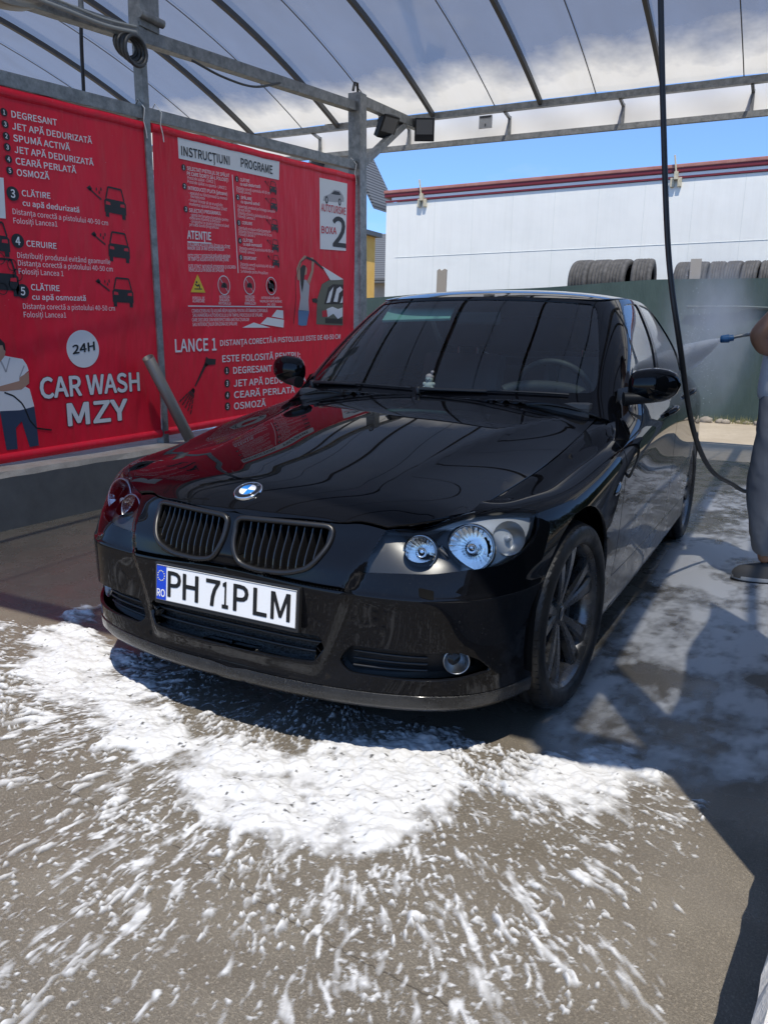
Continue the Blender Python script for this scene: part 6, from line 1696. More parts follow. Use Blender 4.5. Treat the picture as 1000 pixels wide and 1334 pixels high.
# ---------------------------------------------------------------- wipers
def gs_at(x, v, off):
    w = np.interp(abs(x), GS.raw(np.linspace(0, 4, 60), np.full(60, 1 + 3 * v))[:, 0], np.linspace(0, 4, 60))
    p = GS.raw(np.array([w]), np.array([1 + 3 * v]))[0]; n_ = GS._nrm(GS.raw, np.array([w]), np.array([1 + 3 * v]))[0]
    p = p + n_ * off
    return Vector((math.copysign(p[0], x), p[1], p[2]))
for (xa, xb) in ((.60, -.02), (-.08, -.62)):
    m = MB(); bl_ = [gs_at(xa + (xb - xa) * k / 12, -.012 + .014 * math.sin(math.pi * k / 12), .010) for k in range(13)]
    m.tube(bl_, .0042, 8); wo = m.build("wiper", M_dark, car)
    m = MB(); ar = [gs_at(xb - .02 + (xa - xb) * .5 * k / 6, -.040 + .028 * k / 6, .016 - .001 * k) for k in range(7)]
    m.tube(ar, [.010, .009, .008, .007, .006, .006, .005], 8); m.lathe([(.001, .012), (.013, .010), (.014, -.02)], ar[0], (0, -.3, .95), 14); m.build("wiper_arm", M_dark, wo)
# ---------------------------------------------------------------- inside the car
M_cloth = pmat("dark_upholstery", (.10, .102, .105), .8); M_dash = pmat("dashboard_plastic", (.055, .057, .06), .55)
m = MB(); prof = [(1.46, .965), (1.62, .972), (1.78, .965), (1.95, .935), (2.03, .88), (2.02, .70), (1.5, .65)]
m.prism([(-.70, y, z) for y, z in prof], (1.40, 0, 0)); dash = m.build("dashboard", M_dash, car, bevel=.02)
m = MB(); m.tube([(.37 + .19 * math.cos(t), 1.93 - .02, .945 + .03 + .055 * math.sin(t)) if False else (.37 + .19 * math.cos(t), 1.90 + .03 * math.sin(t), .965 + .035 * math.sin(t)) for t in np.linspace(.15, math.pi - .15, 16)], .03, 10); m.build("instrument_hood", M_dash, dash)
m = MB(); cW = Vector((.37, 2.12, .955)); aw = Vector((0, .87, .50)); e1 = Vector((1, 0, 0)); e2 = aw.cross(e1)
m.tube([cW + e1 * (.185 * math.cos(t)) + e2 * (.185 * math.sin(t)) for t in np.linspace(0, 2 * math.pi, 40, endpoint=False)], .016, 10, closed=True)
for t in (0, math.pi, math.pi * 1.5): m.bar(cW, cW + e1 * (.18 * math.cos(t)) + e2 * (-abs(.18 * math.sin(t))) , .035, .02, up=aw)
m.lathe([(.001, -.04), (.05, -.035), (.065, 0), (.05, .02)], cW, aw, 20); m.build("steering_wheel", M_dash, car)
def seat(x, y):
    m = MB(); m.box((x - .25, y - .30, .40), (x + .25, y + .22, .58))
    m.prism([(x - .25, y + .12, .52), (x - .25, y + .26, .50), (x - .25, y + .44, 1.12), (x - .25, y + .32, 1.14)], (.50, 0, 0)); so = m.build("seat", M_cloth, car, bevel=.05)
    m = MB(); m.box((x - .13, y + .37, 1.17), (x + .13, y + .47, 1.34)); m.build("headrest", M_cloth, so, bevel=.04)
    m = MB(); m.tube([(x - .06, y + .42, 1.05), (x - .06, y + .42, 1.2)], .007); m.tube([(x + .06, y + .42, 1.05), (x + .06, y + .42, 1.2)], .007); m.build("headrest_post", M_chrome_dim, so)
for x in (.38, -.38): seat(x, 2.42)
m = MB(); m.box((-.66, 3.0, .40), (.66, 3.45, .62)); m.prism([(-.66, 3.36, .6), (-.66, 3.5, .58), (-.66, 3.66, 1.03), (-.66, 3.54, 1.06)], (1.32, 0, 0)); rs = m.build("rear_bench", M_cloth, car, bevel=.04)
m = MB(); m.box((-.115, 1.99, 1.285), (.115, 2.02, 1.345)); m.build("rear_view_mirror", M_dash, car, bevel=.012)
m = MB(); m.prism([(-.53, 1.985, 1.30), (-.14, 1.965, 1.312), (-.14, 2.05, 1.385), (-.52, 2.06, 1.375)], (0, .004, -.012)); m.build("sun_visor", pmat("visor_cloth", (.30, .62, .56), .7), car, bevel=.004)
M_head = pmat("headliner", (.22, .22, .21), .9)
hl_ = Height(lambda x, y: roof_g(x, y) - .035)
panel(hl_, [np.array([(0, 2.04, 0), (.3, 2.06, 0), (.50, 2.12, 0), (.55, 2.3, 0), (.57, 2.6, 0), (.55, 3.1, 0), (.45, 3.38, 0), (0, 3.42, 0)])], "headliner", M_head, car, mode='sym', res=.06, flange=0)
# plush toy on the dashboard
toy = empty("plush_toy", (-.075, 1.60, .972), "tiny pale plush toy with a pink bobble hat on the dashboard behind the windscreen", "plush toy")
def ball(c, r, sc=(1, 1, 1)):
    b = MB(); b.lathe([(max(.0005, r * math.sin(math.pi * k / 10)), -r * math.cos(math.pi * k / 10)) for k in range(11)], (0, 0, 0), (0, 0, 1), 16)
    b.v = [(c[0] + v[0] * sc[0], c[1] + v[1] * sc[1], c[2] + v[2] * sc[2]) for v in b.v]; return b
tx, ty, tz = -.075, 1.60, .972
b = ball((tx, ty, tz + .024), .024)
for q in (ball((tx, ty, tz + .055), .019), ball((tx - .02, ty - .012, tz + .012), .011), ball((tx + .02, ty - .012, tz + .012), .011), ball((tx - .022, ty - .004, tz + .034), .009), ball((tx + .022, ty - .004, tz + .034), .009)): b.add(q.v, q.f, 0, True)
b.build("body", pmat("plush_cream", (.78, .74, .70), .9), toy)
b = ball((tx, ty + .003, tz + .066), .019, (1.05, 1.05, .8))
q = ball((tx + .014, ty, tz + .088), .008); b.add(q.v, q.f, 0, True)
b.build("bobble_hat", pmat("plush_pink", (.78, .58, .58), .9), toy)
b = MB()
for e in (-.007, .007):
    q = ball((tx + e, ty - .0175, tz + .056), .0028); b.add(q.v, q.f, 0, True)
q = ball((tx, ty - .020, tz + .049), .003); b.add(q.v, q.f, 0, True)
b.build("eyes", M_inner, toy)
# ================================================================ FOAM ON THE FLOOR
_rt = np.random.RandomState(21).rand(512, 512)
def vno(x, y, s_=0):
    x = x + 37.7 * s_; y = y + 91.3 * s_
    i, j = np.floor(x).astype(int), np.floor(y).astype(int); f, g = x - i, y - j
    f = f * f * f * (f * (f * 6 - 15) + 10); g = g * g * g * (g * (g * 6 - 15) + 10)
    R = lambda a, b: _rt[a & 511, b & 511]
    return (R(i, j) * (1 - f) + R(i + 1, j) * f) * (1 - g) + (R(i, j + 1) * (1 - f) + R(i + 1, j + 1) * f) * g
def fbm(x, y, o=4, s_=0, gain=.5):
    t = np.zeros_like(x); a = 1.0; n = 0
    for k in range(o): t += a * vno(x * 2 ** k, y * 2 ** k, s_ + k * 3); n += a; a *= gain
    return t / n
def pmask(X, Y, polys, blur, step):
    M = np.zeros(X.shape, bool)
    for P in polys: M ^= inside(X.ravel(), Y.ravel(), [np.array(P)]).reshape(X.shape)
    M = M.astype(float); r = max(1, int(2.5 * blur / step)); k = np.exp(-.5 * (np.arange(-r, r + 1) * step / blur) ** 2); k /= k.sum()
    for ax in (0, 1): M = np.apply_along_axis(lambda v: np.convolve(np.pad(v, r, mode='edge'), k, 'valid'), ax, M)
    return M
RING = [(-1.06, .03), (-.72, -.13), (-.38, -.21), (-.06, -.31), (.16, -.41), (.34, -.41), (.53, -.43), (.71, -.38), (.79, -.22), (.80, -.03), (.71, .17), (.60, .36), (.44, .30), (.32, .17), (.22, .05), (.15, -.04), (.02, -.03), (-.15, -.01), (-.38, .08), (-.50, .20), (-.81, .31), (-1.02, .40), (-1.26, .74), (-1.36, .74), (-1.21, .38)]
RPAT = [(.78, .28), (.86, .10), (.94, .10), (1.04, .10), (1.14, .10), (1.19, .05), (1.18, .17), (1.22, .36), (1.20, .52), (1.04, .53), (.93, .42), (.91, .24)]
def bil(M, x0, y0, st, X, Y):
    fx = np.clip((X - x0) / st, 0, M.shape[0] - 1.001); fy = np.clip((Y - y0) / st, 0, M.shape[1] - 1.001); i, j = fx.astype(int), fy.astype(int); f, g = fx - i, fy - j
    return (M[i, j] * (1 - f) + M[i + 1, j] * f) * (1 - g) + (M[i, j + 1] * (1 - f) + M[i + 1, j + 1] * f) * g
def foam_mat(c=(.56, .565, .57)):
    m = pmat("soap_foam", c, .5, spec=.25); n = NT(m)
    at = n.new('ShaderNodeAttribute'); at.attribute_name = "cover"
    t = m.node_tree; o = [q for q in t.nodes if q.type == 'OUTPUT_MATERIAL'][0]
    tr = n.new('ShaderNodeBsdfTransparent'); mx = n.new('ShaderNodeMixShader')
    g = n.noise(330, 3, .6); k = n.math('ADD', at.outputs['Fac'], n.math('MULTIPLY', n.math('SUBTRACT', g, .5), .22))
    n.link(n.ramp(k, [(.05, 0.0), (1.0, .97)]), mx.inputs[0]); n.link(tr.outputs[0], mx.inputs[1]); n.link(n.b.outputs[0], mx.inputs[2]); n.link(mx.outputs[0], o.inputs['Surface'])
    n.bump(n.math('ADD', n.noise(60, 4, .6), n.math('MULTIPLY', g, .5)), .25, .004)
    return m
M_foam = foam_mat(); M_film = foam_mat((.84, .83, .81))
def foam_sheet(x0, x1, y0, y1, st, fn):
    xs, ys = np.arange(x0, x1, st), np.arange(y0, y1, st); X, Y = np.meshgrid(xs, ys, indexing='ij')
    cov, h = fn(X, Y); nx, ny = X.shape
    use = cov > .04; fm = use[:-1, :-1] | use[1:, :-1] | use[:-1, 1:] | use[1:, 1:]
    idx = np.arange(nx * ny).reshape(nx, ny)
    F = np.stack([idx[:-1, :-1][fm], idx[1:, :-1][fm], idx[1:, 1:][fm], idx[:-1, 1:][fm]], -1)
    used = np.unique(F); remap = np.full(nx * ny, -1); remap[used] = np.arange(len(used)); F = remap[F]
    V = np.stack([X.ravel(), Y.ravel(), (.0022 + h).ravel()], -1)[used]
    return V, F, np.clip(cov.ravel()[used], 0, 1)
stc = .02; gx_, gy_ = np.meshgrid(np.arange(-2.4, 1.7, stc), np.arange(-1.4, 1.6, stc), indexing='ij')
Mring = np.maximum(pmask(gx_, gy_, [RING], .055, stc), pmask(gx_, gy_, [RPAT], .045, stc))
Mwide = np.maximum(pmask(gx_, gy_, [RING], .24, stc), pmask(gx_, gy_, [RPAT], .20, stc))
def foam_front(X, Y):
    M = bil(Mring, -2.4, -1.4, stc, X, Y); Wd = bil(Mwide, -2.4, -1.4, stc, X, Y)
    cx, cy = .12, .62
    # bend the plane a little so the streaks do not run dead straight
    wx = X + .05 * (fbm(X * 5, Y * 5, 3, 31) - .5); wy = Y + .05 * (fbm(X * 5, Y * 5, 3, 33) - .5)
    dx, dy = wx - cx, (wy - cy); r = np.hypot(dx, dy) + 1e-3; th = np.arctan2(dx, -dy)
    s1 = fbm(th * 14, np.log(r) * 7.0, 4, 1, .55); s2 = fbm(th * 40, np.log(r) * 15, 3, 2, .6); s3 = fbm(th * 62, np.log(r) * 15, 3, 4, .55); s4 = fbm(th * 120, np.log(r) * 40, 2, 9)
    iso = fbm(X * 8, Y * 8, 5, 3, .6); fine = fbm(X * 46, Y * 46, 3, 7); huge = fbm(X * 2.3, Y * 2.3, 3, 11); cl = fbm(X * 20, Y * 20, 4, 13, .6)
    edge = 1 - np.abs(2 * np.clip(M, 0, 1) - 1)
    body = M * 1.35 + (s1 - .5) * (.7 + 1.3 * edge) + (iso - .5) * 1.5 + (s2 - .5) * (.3 + 1.0 * edge) + (s3 - .5) * .8 * edge + (cl - .5) * .5 - .62
    dens = np.clip(Wd * 1.9, 0, 1)
    out = np.where(Y < .34, 1, 0.0) * np.clip((1.45 - X) / .1, 0, 1)
    spl_ = (s2 - .5) * 1.9 + (s3 - .5) * 1.5 + (s1 - .5) * .8 + (huge - .5) * .8 + (cl - .5) * .5 - .46 + .50 * dens
    far = (s3 - .5) * 2.5 + (s2 - .5) * 1.1 + (huge - .5) * .9 - .43
    drops = (s4 - .5) * 2.6 + (s3 - .5) * .9 + (huge - .5) * 1.0 - .50 + .26 * dens
    dots = (fbm(X * 85 + s1 * 3, Y * 85, 2, 23) - .5) * 2.8 + (huge - .5) * 1.1 - .58 + .30 * dens; drops = np.maximum(drops, dots)
    v = np.maximum(body, np.maximum(np.maximum(spl_, far), drops) * out - (1 - out))
    v = v - np.clip((-1.55 - X) / .5, 0, 1) * .6 - np.clip((-1.02 - Y) / .25, 0, 1) * .6
    # thin at the fringe, opaque where it heaps up; a few holes where bubbles have burst
    cov = np.clip(v * 1.75 + (cl - .5) * .45 * (v > 0), 0, 1) * np.clip((1.47 - X) / .03, 0, 1)
    pop = np.clip((fbm(X * 70, Y * 70, 2, 17) - .80) * 14, 0, 1)
    cov = cov * (1 - .8 * pop)
    h = np.clip(v, 0, 1) ** .8 * .010 + np.clip(v * 1.5, 0, 1) * ((fine - .5) * .0025 + (cl - .5) * .010 + (iso - .5) * .045)
    return cov, np.maximum(h, 0)
def foam_side(X, Y):
    a = fbm(X * 3.0 + .8 * fbm(X * 2, Y * 2, 2, 5), Y * 2.2, 5, 15, .58); b = fbm(X * 9, Y * 5.5, 4, 16, .55); c = fbm(X * 1.1, Y * .55, 3, 18)
    rim = np.clip((X - .80) / .12, 0, 1) * np.clip((Y - .30) / .25, 0, 1) * np.clip((6.4 + .5 * np.sin(X * 5) - Y) / .5, 0, 1)
    rim = rim * np.clip((2.75 + .25 * np.sin(Y * 3) - X) / .6, 0, 1)
    v = (a - .5) * 2.2 + (b - .5) * 1.1 + (c - .5) * 1.2 + (fbm(X * 26, Y * 15, 4, 19, .6) - .5) * 1.1 + .62
    # darker rinsed lanes
    lane = np.exp(-((Y - 1.15 - .25 * (X - 1.1)) / .10) ** 2) * .55 + np.exp(-((Y - 2.25) / .14) ** 2) * np.clip((1.35 - X) / .3, 0, 1) * .5
    v = v - lane - .35 * np.clip((1.15 - Y) / .4, 0, 1) * np.clip((X - 1.15) / .2, 0, 1)
    cov = np.clip(v * .85, 0, .74) * rim
    return cov, np.clip(v, 0, 1) * .004 * rim
V1, F1, C1 = foam_sheet(-2.1, 1.48, -1.3, .80, .0038, foam_front)
V2, F2, C2 = foam_sheet(.72, 2.9, .30, 6.9, .011, foam_side)
V2[:, 2] += .0009
def foam_obj(V, F, C, label, mt):
    me = bpy.data.meshes.new("soap_foam"); me.vertices.add(len(V)); me.vertices.foreach_set('co', V.ravel())
    me.loops.add(F.size); me.loops.foreach_set('vertex_index', F.ravel()); me.polygons.add(len(F)); me.polygons.foreach_set('loop_start', np.arange(0, F.size, 4)); me.polygons.foreach_set('loop_total', np.full(len(F), 4))
    me.update(calc_edges=True); me.polygons.foreach_set('use_smooth', [True] * len(F))
    at = me.attributes.new("cover", 'FLOAT', 'POINT'); at.data.foreach_set('value', C)
    tag(put("soap_foam", me, mt), label, "foam", None, "stuff")
foam_obj(V1, F1, C1, "thick white soap foam splashed over the floor before the car", M_foam)
foam_obj(V2, F2, C2, "thin milky soap film on the shaded floor beside the car", M_film)
crack([(-.75, -.34), (-.48, -.43), (-.1, -.47), (.28, -.51), (.63, -.58), (.87, -.61), (1.07, -.63), (1.45, -.70)], .0022, "floor_crack")

# ================================================================ HOSE, LANCE, PIPE, BOOM
M_hose = pmat("hose_rubber", (.012, .012, .013), .42)
hp = spl([(.60, 1.60, 4.45), (.70, 1.58, 3.5), (.815, 1.60, 2.461), (.861, 1.60, 2.06), (.927, 1.60, 1.555), (1.00, 1.62, 1.205), (1.052, 1.88, .857), (1.100, 2.35, .62), (1.18, 2.72, .50), (1.265, 2.92, .435), (1.42, 3.02, .50), (1.60, 2.98, .74), (1.66, 2.90, .98), (1.62, 2.86, 1.12)], .03)
hz = empty("hose", (.60, 1.60, 4.45), "long black hose hanging from the roof in front of the car door mirror", "hose")
m = MB(); m.tube([tuple(p) for p in hp], .0112, 12); m.build("tube", M_hose, hz)
m = MB(); m.box((.52, 1.55, 4.42), (.68, 1.65, 4.56)); m.tube([(.60, 1.60, 4.30), (.60, 1.60, 4.45)], .02, 10); m.build("swivel", M_steel, hz, bevel=.01)
lance = empty("spray_lance", (1.40, 2.80, 1.22), "pressure lance with a blue nozzle held by the person in grey trousers", "spray lance")
m = MB(); m.tube([(1.055, 2.765, 1.242), (1.085, 2.77, 1.246)], [.020, .022], 12); m.tube([(1.085, 2.77, 1.246), (1.105, 2.775, 1.250)], .0165, 12); m.lathe([(.010, -.012), (.018, -.010), (.020, 0)], (1.055, 2.765, 1.242), (1, .1, .05), 14); m.build("nozzle", pmat("blue_plastic", (.02, .11, .26), .4), lance)
m = MB(); m.tube([tuple(p) for p in spl([(1.10, 2.775, 1.250), (1.15, 2.79, 1.263), (1.22, 2.81, 1.266), (1.36, 2.84, 1.235), (1.46, 2.86, 1.19)], .02)], .0085, 10); m.build("tube", M_steel, lance)
m = MB(); m.tube([(1.44, 2.855, 1.195), (1.54, 2.87, 1.16), (1.62, 2.86, 1.12)], [.017, .020, .017], 12); m.bar((1.50, 2.865, 1.15), (1.53, 2.87, 1.05), .022, .03); m.build("grip", M_dark, lance, bevel=.004)
# leaning steel pipe
pipe = MB(); pr = .043
p0, p1 = Vector((-2.80, 3.10, .372)), Vector((-2.80, 2.66, 1.035)); d = (p1 - p0).normalized()
pipe.lathe([(pr, 0), (pr, (p1 - p0).length), (pr - .006, (p1 - p0).length), (pr - .006, (p1 - p0).length - .12), (.001, (p1 - p0).length - .12)], p0, d, 28)
tag(pipe.build("steel_pipe", pmat("worn_pipe", (.20, .185, .165), .5, metal=.55), fixn=False), "hollow worn steel pipe leaning by the gap between the two red banners", "pipe")
# boom cover and hose of the next bay
bm_ = empty("hose_boom", (-2.98, 1.9, 3.2), "pale rounded end of a swing boom under the roof at the upper left", "boom")
m = MB(); prof = spl([(1.62, 3.10), (1.72, 3.065), (1.88, 3.085), (2.00, 3.13), (2.04, 3.20), (1.9, 3.24), (1.65, 3.22)], .02)
m.prism([(-3.05, y, z) for y, z in np.asarray(prof)], (.14, 0, 0)); m.build("cover", pmat("beige_plastic", (.40, .37, .33), .5), bm_, bevel=.025)
m = MB(); m.bar((-2.98, 1.35, 3.17), (-2.98, 1.66, 3.16), .07, .09); m.build("arm", M_steel, bm_)
h2 = empty("hanging_hose", (-3.35, 2.73, 3.4), "thin black hose hanging behind the left red banner", "hose")
m = MB(); m.tube([tuple(p) for p in spl([(-3.35, 2.72, 3.44), (-3.36, 2.715, 3.2), (-3.36, 2.71, 2.8), (-3.38, 2.70, 2.2), (-3.5, 2.66, 1.2), (-3.6, 2.6, .5)], .05)], .013, 8); m.build("tube", M_hose, h2)
m = MB(); m.tube([(-3.35, 2.72, 3.55), (-3.35, 2.72, 3.42)], [.016, .02], 10); m.build("fitting", M_steel, h2)
m = MB(); m.bar((-2.95, 2.90, 3.58), (-3.40, 2.70, 3.55), .04, .04); m.build("arm", M_steel, h2)

# ================================================================ SPRAY AND MIST
def vol_mat(name, dens, col, sc, thr, local):
    m = bpy.data.materials.new(name); m.use_nodes = True; t = m.node_tree; t.nodes.clear(); n = NT(m)
    o = n.new('ShaderNodeOutputMaterial'); v = n.new('ShaderNodeVolumePrincipled'); v.inputs['Color'].default_value = (*col, 1); v.inputs['Anisotropy'].default_value = -.05
    X, Y, Z = n.sep(local)
    no = n.noise(sc, 4, .6, coord='Object'); k = n.ramp(no, [(thr, 0.0), (thr + .35, 1.0)])
    return m, n, v, o, k
# fan of water: apex at the nozzle, local x from 0 to 1
m = MB(); a0 = Vector((1.05, 2.765, 1.242)); a1 = Vector((.80, 3.42, 1.13)); ax = (a1 - a0); L_ = ax.length; axn = ax.normalized()
fan = MB(); fan.lathe([(.006, 0), (.03, L_ * .25), (.085, L_), (.001, L_)], (0, 0, 0), (1, 0, 0), 20)
mt, n, v, o, k = vol_mat("water_spray", 1, (.93, .95, .97), 14, .2, 'Object'); X, Y, Z = n.sep('Object')
dn = n.math('MULTIPLY', n.math('SUBTRACT', 1.12, n.math('DIVIDE', X, L_ * 1.0), True), n.math('ADD', n.math('MULTIPLY', k, .5), .5))
n.link(n.math('MULTIPLY', dn, 50.0), v.inputs['Density']); n.link(v.outputs[0], o.inputs['Volume'])
so_ = fan.build("water_spray", mt, fixn=True); so_.location = a0; so_.rotation_euler = axn.to_track_quat('X', 'Z').to_euler()
tag(so_, "white fan of water shot from the blue nozzle at the car's rear door", "water spray", None, "stuff")
dr = MB(); rd = random.Random(8)
for k_ in range(900):
    f = rd.random() ** .6; a = rd.uniform(0, 6.283); rr = .10 * f * rd.random() ** .5; p = a0 + axn * (L_ * f * 1.02)
    if k_ % 3 == 0: p = a1 + Vector((rd.uniform(-.02, .14), rd.gauss(0, .20), rd.gauss(.02, .16))); rr = .02
    e1 = axn.orthogonal().normalized(); e2 = axn.cross(e1); p = p + e1 * (rr * math.cos(a)) + e2 * (rr * math.sin(a)); q = rd.uniform(.0010, .0026)
    dr.add([p + Vector(v) * q for v in ((1.8, 0, 0), (-1.8, 0, 0), (0, 1, 0), (0, -1, 0), (0, 0, 1), (0, 0, -1))], [(0, 2, 4), (2, 1, 4), (1, 3, 4), (3, 0, 4), (2, 0, 5), (1, 2, 5), (3, 1, 5), (0, 3, 5)])
tag(dr.build("water_drops", pmat("water_drop", (.80, .83, .86), .1), fixn=False), "fine drops flying in the water spray beside the rear door", "water drops", None, "stuff")
def cloud(loc, sc, dens, label):
    b = MB(); b.lathe([(max(.001, math.sin(math.pi * k_ / 14)), -math.cos(math.pi * k_ / 14)) for k_ in range(15)], (0, 0, 0), (0, 0, 1), 24)
    mt, n, v, o, k = vol_mat("water_mist", 1, (.92, .94, .96), 1.9, .36, 'Object')
    ln = n.new('ShaderNodeVectorMath', operation='LENGTH'); n.link(n.tc.outputs['Object'], ln.inputs[0])
    fall = n.math('POWER', n.math('SUBTRACT', 1.0, ln.outputs['Value'], True), 1.3)
    n.link(n.math('MULTIPLY', n.math('MULTIPLY', fall, n.math('ADD', k, .25)), dens), v.inputs['Density']); n.link(v.outputs[0], o.inputs['Volume'])
    ob = b.build("water_mist", mt, fixn=True); ob.location = loc; ob.scale = sc
    tag(ob, label, "mist", None, "stuff")
cloud((.88, 3.75, 1.27), (.36, .60, .62), 4.0, "cloud of fine water mist rising off the car's rear side")

# ================================================================ THE PERSON
def skin_mesh(nodes, edges, sub=2, name="limb"):
    me = bpy.data.meshes.new(name); me.from_pydata([n_[0] for n_ in nodes], edges, []); me.update()
    ob = bpy.data.objects.new(name, me); COL.objects.link(ob)
    sk_ = ob.modifiers.new("skin", 'SKIN'); ob.modifiers.new("sub", 'SUBSURF').levels = sub; ob.modifiers["sub"].render_levels = sub
    for i, n_ in enumerate(nodes):
        r = n_[1]; me.skin_vertices[0].data[i].radius = (r, r) if isinstance(r, (int, float)) else r
    me.skin_vertices[0].data[0].use_root = True
    dg = bpy.context.evaluated_depsgraph_get(); dg.update()
    out = bpy.data.meshes.new_from_object(ob.evaluated_get(dg)); bpy.data.objects.remove(ob); bpy.data.meshes.remove(me)
    out.polygons.foreach_set('use_smooth', [True] * len(out.polygons))
    return out
PXo, PYo = 1.40, 2.78
person = empty("person", (PXo, PYo, 0), "person in white shirt, grey trousers and grey trainers spraying the car at the right edge", "person")
M_skin = pmat("skin", (.34, .17, .10), .5)
M_shirt = pmat("white_shirt", (.72, .71, .71), .85)
def trouser_mat():
    m = pmat("grey_trousers", (.2, .2, .21), .9); n = NT(m)
    n.bump(n.noise(5, 2, .5, stretch=(1, 1, 2.0)), .15, .02); n.set('Base Color', n.mix(n.ramp(n.noise(3, 4, .6), [(.3, 0.0), (.7, 1.0)]), (.19, .192, .205), (.25, .253, .265))); return m
M_trou = trouser_mat()
X0 = PXo
# body: pelvis, spine, neck, head, both arms and legs as one skin
N_ = [((X0 + .01, PYo, .95), .13), ((X0 - .005, PYo, 1.15), .125), ((X0 - .01, PYo, 1.36), .14), ((X0 - .01, PYo, 1.47), .07), ((X0 - .03, PYo, 1.54), .055), ((X0 - .05, PYo, 1.62), .085), ((X0 - .055, PYo, 1.72), .078),
      ((X0 - .03, PYo - .19, 1.42), .062), ((1.222, PYo - .20, 1.262), .046), ((1.262, PYo - .13, 1.20), .043), ((1.40, PYo + .02, 1.185), .028),
      ((X0 - .02, PYo + .19, 1.42), .062), ((1.40, PYo + .27, 1.19), .046), ((1.50, PYo + .15, 1.13), .030),
      ((X0 - .0, PYo - .10, .86), .095), ((1.355, PYo - .10, .50), .060), ((1.385, PYo - .09, .10), .040),
      ((X0 + .06, PYo + .12, .86), .095), ((1.52, PYo + .13, .50), .060), ((1.58, PYo + .14, .10), .040)]
E_ = [(0, 1), (1, 2), (2, 3), (3, 4), (4, 5), (5, 6), (2, 7), (7, 8), (8, 9), (9, 10), (2, 11), (11, 12), (12, 13), (0, 14), (14, 15), (15, 16), (0, 17), (17, 18), (18, 19)]
body_o = put("body", skin_mesh(N_, E_), M_skin, person)
# face
m = MB(); fx, fz = X0 - .135, 1.665
for e in (-1, 1):
    q = ball((fx + .006, PYo + e * .032, fz), .011); m.add(q.v, q.f, 0, True)
m.build("eyes", pmat("eye_dark", (.03, .02, .018), .3), person)
m = MB(); q = ball((fx - .006, PYo, fz - .035), .016, (1.1, .8, 1.3)); m.add(q.v, q.f, 0, True)
for e in (-1, 1): q = ball((X0 - .04, PYo + e * .085, fz - .015), .026, (.7, .4, 1.2)); m.add(q.v, q.f, 0, True)
m.build("nose_and_ears", M_skin, person)
m = MB(); q = ball((fx + .010, PYo, fz - .072), .02, (.5, 1.2, .3)); m.add(q.v, q.f, 0, True); m.build("mouth", pmat("lips", (.30, .10, .08), .5), person)
hb = ball((X0 - .045, PYo, 1.715), .098, (1.05, .92, .92)); hb.v = [v_ for v_ in hb.v]; hb.v = [(v_[0] + (.03 if v_[2] < 1.70 else 0), v_[1], max(v_[2], 1.665 + .06 * max(0, (X0 - .06 - v_[0]) / .08))) for v_ in hb.v]
hb.build("hair", pmat("dark_hair", (.02, .014, .010), .7), person)
# hands: palm and five fingers each
def hand(c, fwd, up_, side, s_=1.0):
    c, f, u, sd = Vector(c), Vector(fwd).normalized(), Vector(up_).normalized(), Vector(side).normalized()
    nodes = [(c, .024), (c + f * .045, .027), (c + f * .085, .022)]; ed = [(0, 1), (1, 2)]
    for k, (off, ln) in enumerate(((-.027, .9), (-.009, 1.0), (.009, .95), (.026, .75))):
        b = len(nodes); p0 = c + f * .088 + sd * off
        nodes += [(p0, .0092), (p0 + (f * .030 - u * .012) * ln, .0088), (p0 + (f * .034 - u * .040) * ln, .0082), (p0 + (f * .012 - u * .056) * ln, .0075)]; ed += [(2, b), (b, b + 1), (b + 1, b + 2), (b + 2, b + 3)]
    b = len(nodes); p0 = c + f * .03 - sd * .028
    nodes += [(p0, .012), (p0 + f * .022 - sd * .016 - u * .018, .0105), (p0 + f * .048 - sd * .010 - u * .036, .0088)]; ed += [(0, b), (b, b + 1), (b + 1, b + 2)]
    return skin_mesh([(tuple(p), r) for p, r in nodes], ed, 2, "hand")
put("hand", hand((1.395, PYo + .015, 1.19), (.9, .4, .05), (0, -.1, 1), (0, 1, 0)), M_skin, person)
put("hand", hand((1.49, PYo + .155, 1.135), (.5, -.55, .1), (0, -.1, 1), (1, .5, 0)), M_skin, person)
# shirt with short sleeves
N_ = [((X0 + .01, PYo, .90), .178), ((X0 + .0, PYo, 1.02), .172), ((X0 - .005, PYo, 1.18), .150), ((X0 - .01, PYo, 1.34), .165), ((X0 - .01, PYo, 1.445), .105), ((X0 - .015, PYo, 1.485), .072), ((X0 - .03, PYo - .185, 1.415), .082), ((X0 - .115, PYo - .205, 1.350), .068), ((X0 - .02, PYo + .185, 1.415), .082), ((X0 - .015, PYo + .24, 1.31), .068)]
put("shirt", skin_mesh(N_, [(0, 1), (1, 2), (2, 3), (3, 4), (4, 5), (3, 6), (6, 7), (3, 8), (8, 9)], 3), M_shirt, person)
N_ = [((X0 + .02, PYo, 1.08), .145), ((X0 + .02, PYo, .90), .150), ((1.385, PYo - .095, .80), .125), ((1.345, PYo - .10, .52), .098), ((1.365, PYo - .095, .30), .090), ((1.385, PYo - .09, .215), .090), ((1.405, PYo - .09, .142), .082),
      ((1.47, PYo + .12, .80), .118), ((1.52, PYo + .13, .52), .096), ((1.565, PYo + .135, .28), .086), ((1.58, PYo + .14, .12), .080)]
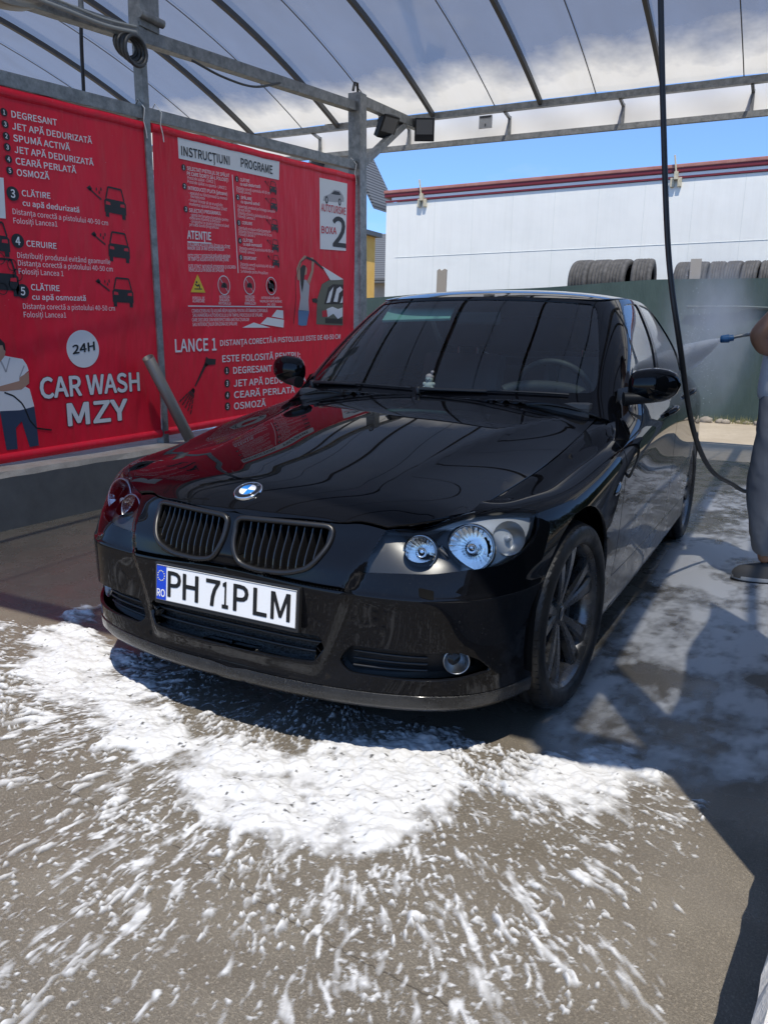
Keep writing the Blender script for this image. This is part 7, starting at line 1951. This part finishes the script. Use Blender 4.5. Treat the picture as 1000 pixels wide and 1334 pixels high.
def creased(me, amp, fx, fz, seed):
    """cloth folds: push the surface in and out along its normals"""
    n = len(me.vertices); co = np.empty(n * 3); me.vertices.foreach_get('co', co); no = np.empty(n * 3); me.vertices.foreach_get('normal', no); co = co.reshape(-1, 3); no = no.reshape(-1, 3)
    a = np.arctan2(no[:, 1], no[:, 0])
    d = (fbm(a * fx + co[:, 2] * 3 + 50, co[:, 2] * fz + 50, 4, seed) - .5) * 2
    low = np.clip((.30 - co[:, 2]) / .2, 0, 1)
    d = d + low * .9 * (fbm(a * .8 + 40, co[:, 2] * 34 + 20, 2, seed + 3) - .5)
    me.vertices.foreach_set('co', (co + no * (d * amp)[:, None]).ravel()); me.update(); return me
put("trousers", creased(skin_mesh(N_, [(0, 1), (1, 2), (2, 3), (3, 4), (4, 5), (5, 6), (1, 7), (7, 8), (8, 9), (9, 10)], 4), .014, .8, 3.6, 41), M_trou, person)
def shoe(cx, cy, yaw):
    M4 = Matrix.Translation((cx, cy, 0)) @ Matrix.Rotation(yaw, 4, 'Z')
    sec = [(.148, .020, .060), (.135, .034, .098), (.10, .044, .150), (.055, .046, .158), (.015, .046, .148), (-.035, .048, .118), (-.08, .052, .100), (-.13, .052, .088), (-.165, .046, .078), (-.188, .030, .062), (-.198, .014, .046)]
    vs = []; nq = 13
    for x, w, h in sec:
        for q in range(nq):
            t = math.pi * q / (nq - 1); vs.append(M4 @ Vector((x, w * math.copysign(abs(math.cos(t)) ** .6, math.cos(t)), .022 + (h - .022) * math.sin(t) ** .8)))
    m = MB(); m.add(vs, [(i_ * nq + q, i_ * nq + q + 1, (i_ + 1) * nq + q + 1, (i_ + 1) * nq + q) for i_ in range(len(sec) - 1) for q in range(nq - 1)] , 0, True)
    m.add(vs[:nq], [tuple(range(nq))], 0); m.add(vs[-nq:], [tuple(range(nq))[::-1]], 0)
    up = m.build("shoe", pmat("grey_suede", (.10, .095, .09), .85), person)
    out = [(.158, 0), (.146, .034), (.10, .045), (.0, .046), (-.08, .054), (-.15, .050), (-.194, .022), (-.200, 0)]; out = out + [(x, -y) for x, y in out[::-1][1:-1]]
    out = [tuple(p[:2]) for p in spl([(x, y, 0) for x, y in out + out[:1]], .012)[:-1]]
    m = MB(); m.prism([M4 @ Vector((x, y, .012)) for x, y in out], (0, 0, .022)); s1 = m.build("midsole", pmat("white_midsole", (.45, .45, .44), .6), up, bevel=.006)
    m = MB(); m.prism([M4 @ Vector((x * 1.01, y * 1.03, .001)) for x, y in out], (0, 0, .013)); m.build("outsole", M_dark, up, bevel=.003)
    m = MB()
    for k in range(4): m.tube([M4 @ Vector((-.012 - .024 * k, -.028, .122 - .012 * k)), M4 @ Vector((-.015 - .024 * k, 0, .134 - .0125 * k)), M4 @ Vector((-.012 - .024 * k, .028, .122 - .012 * k))], .004, 6)
    m.build("laces", M_dark, up)
shoe(1.43, PYo - .09, math.radians(8)); shoe(1.63, PYo + .14, math.radians(-12))
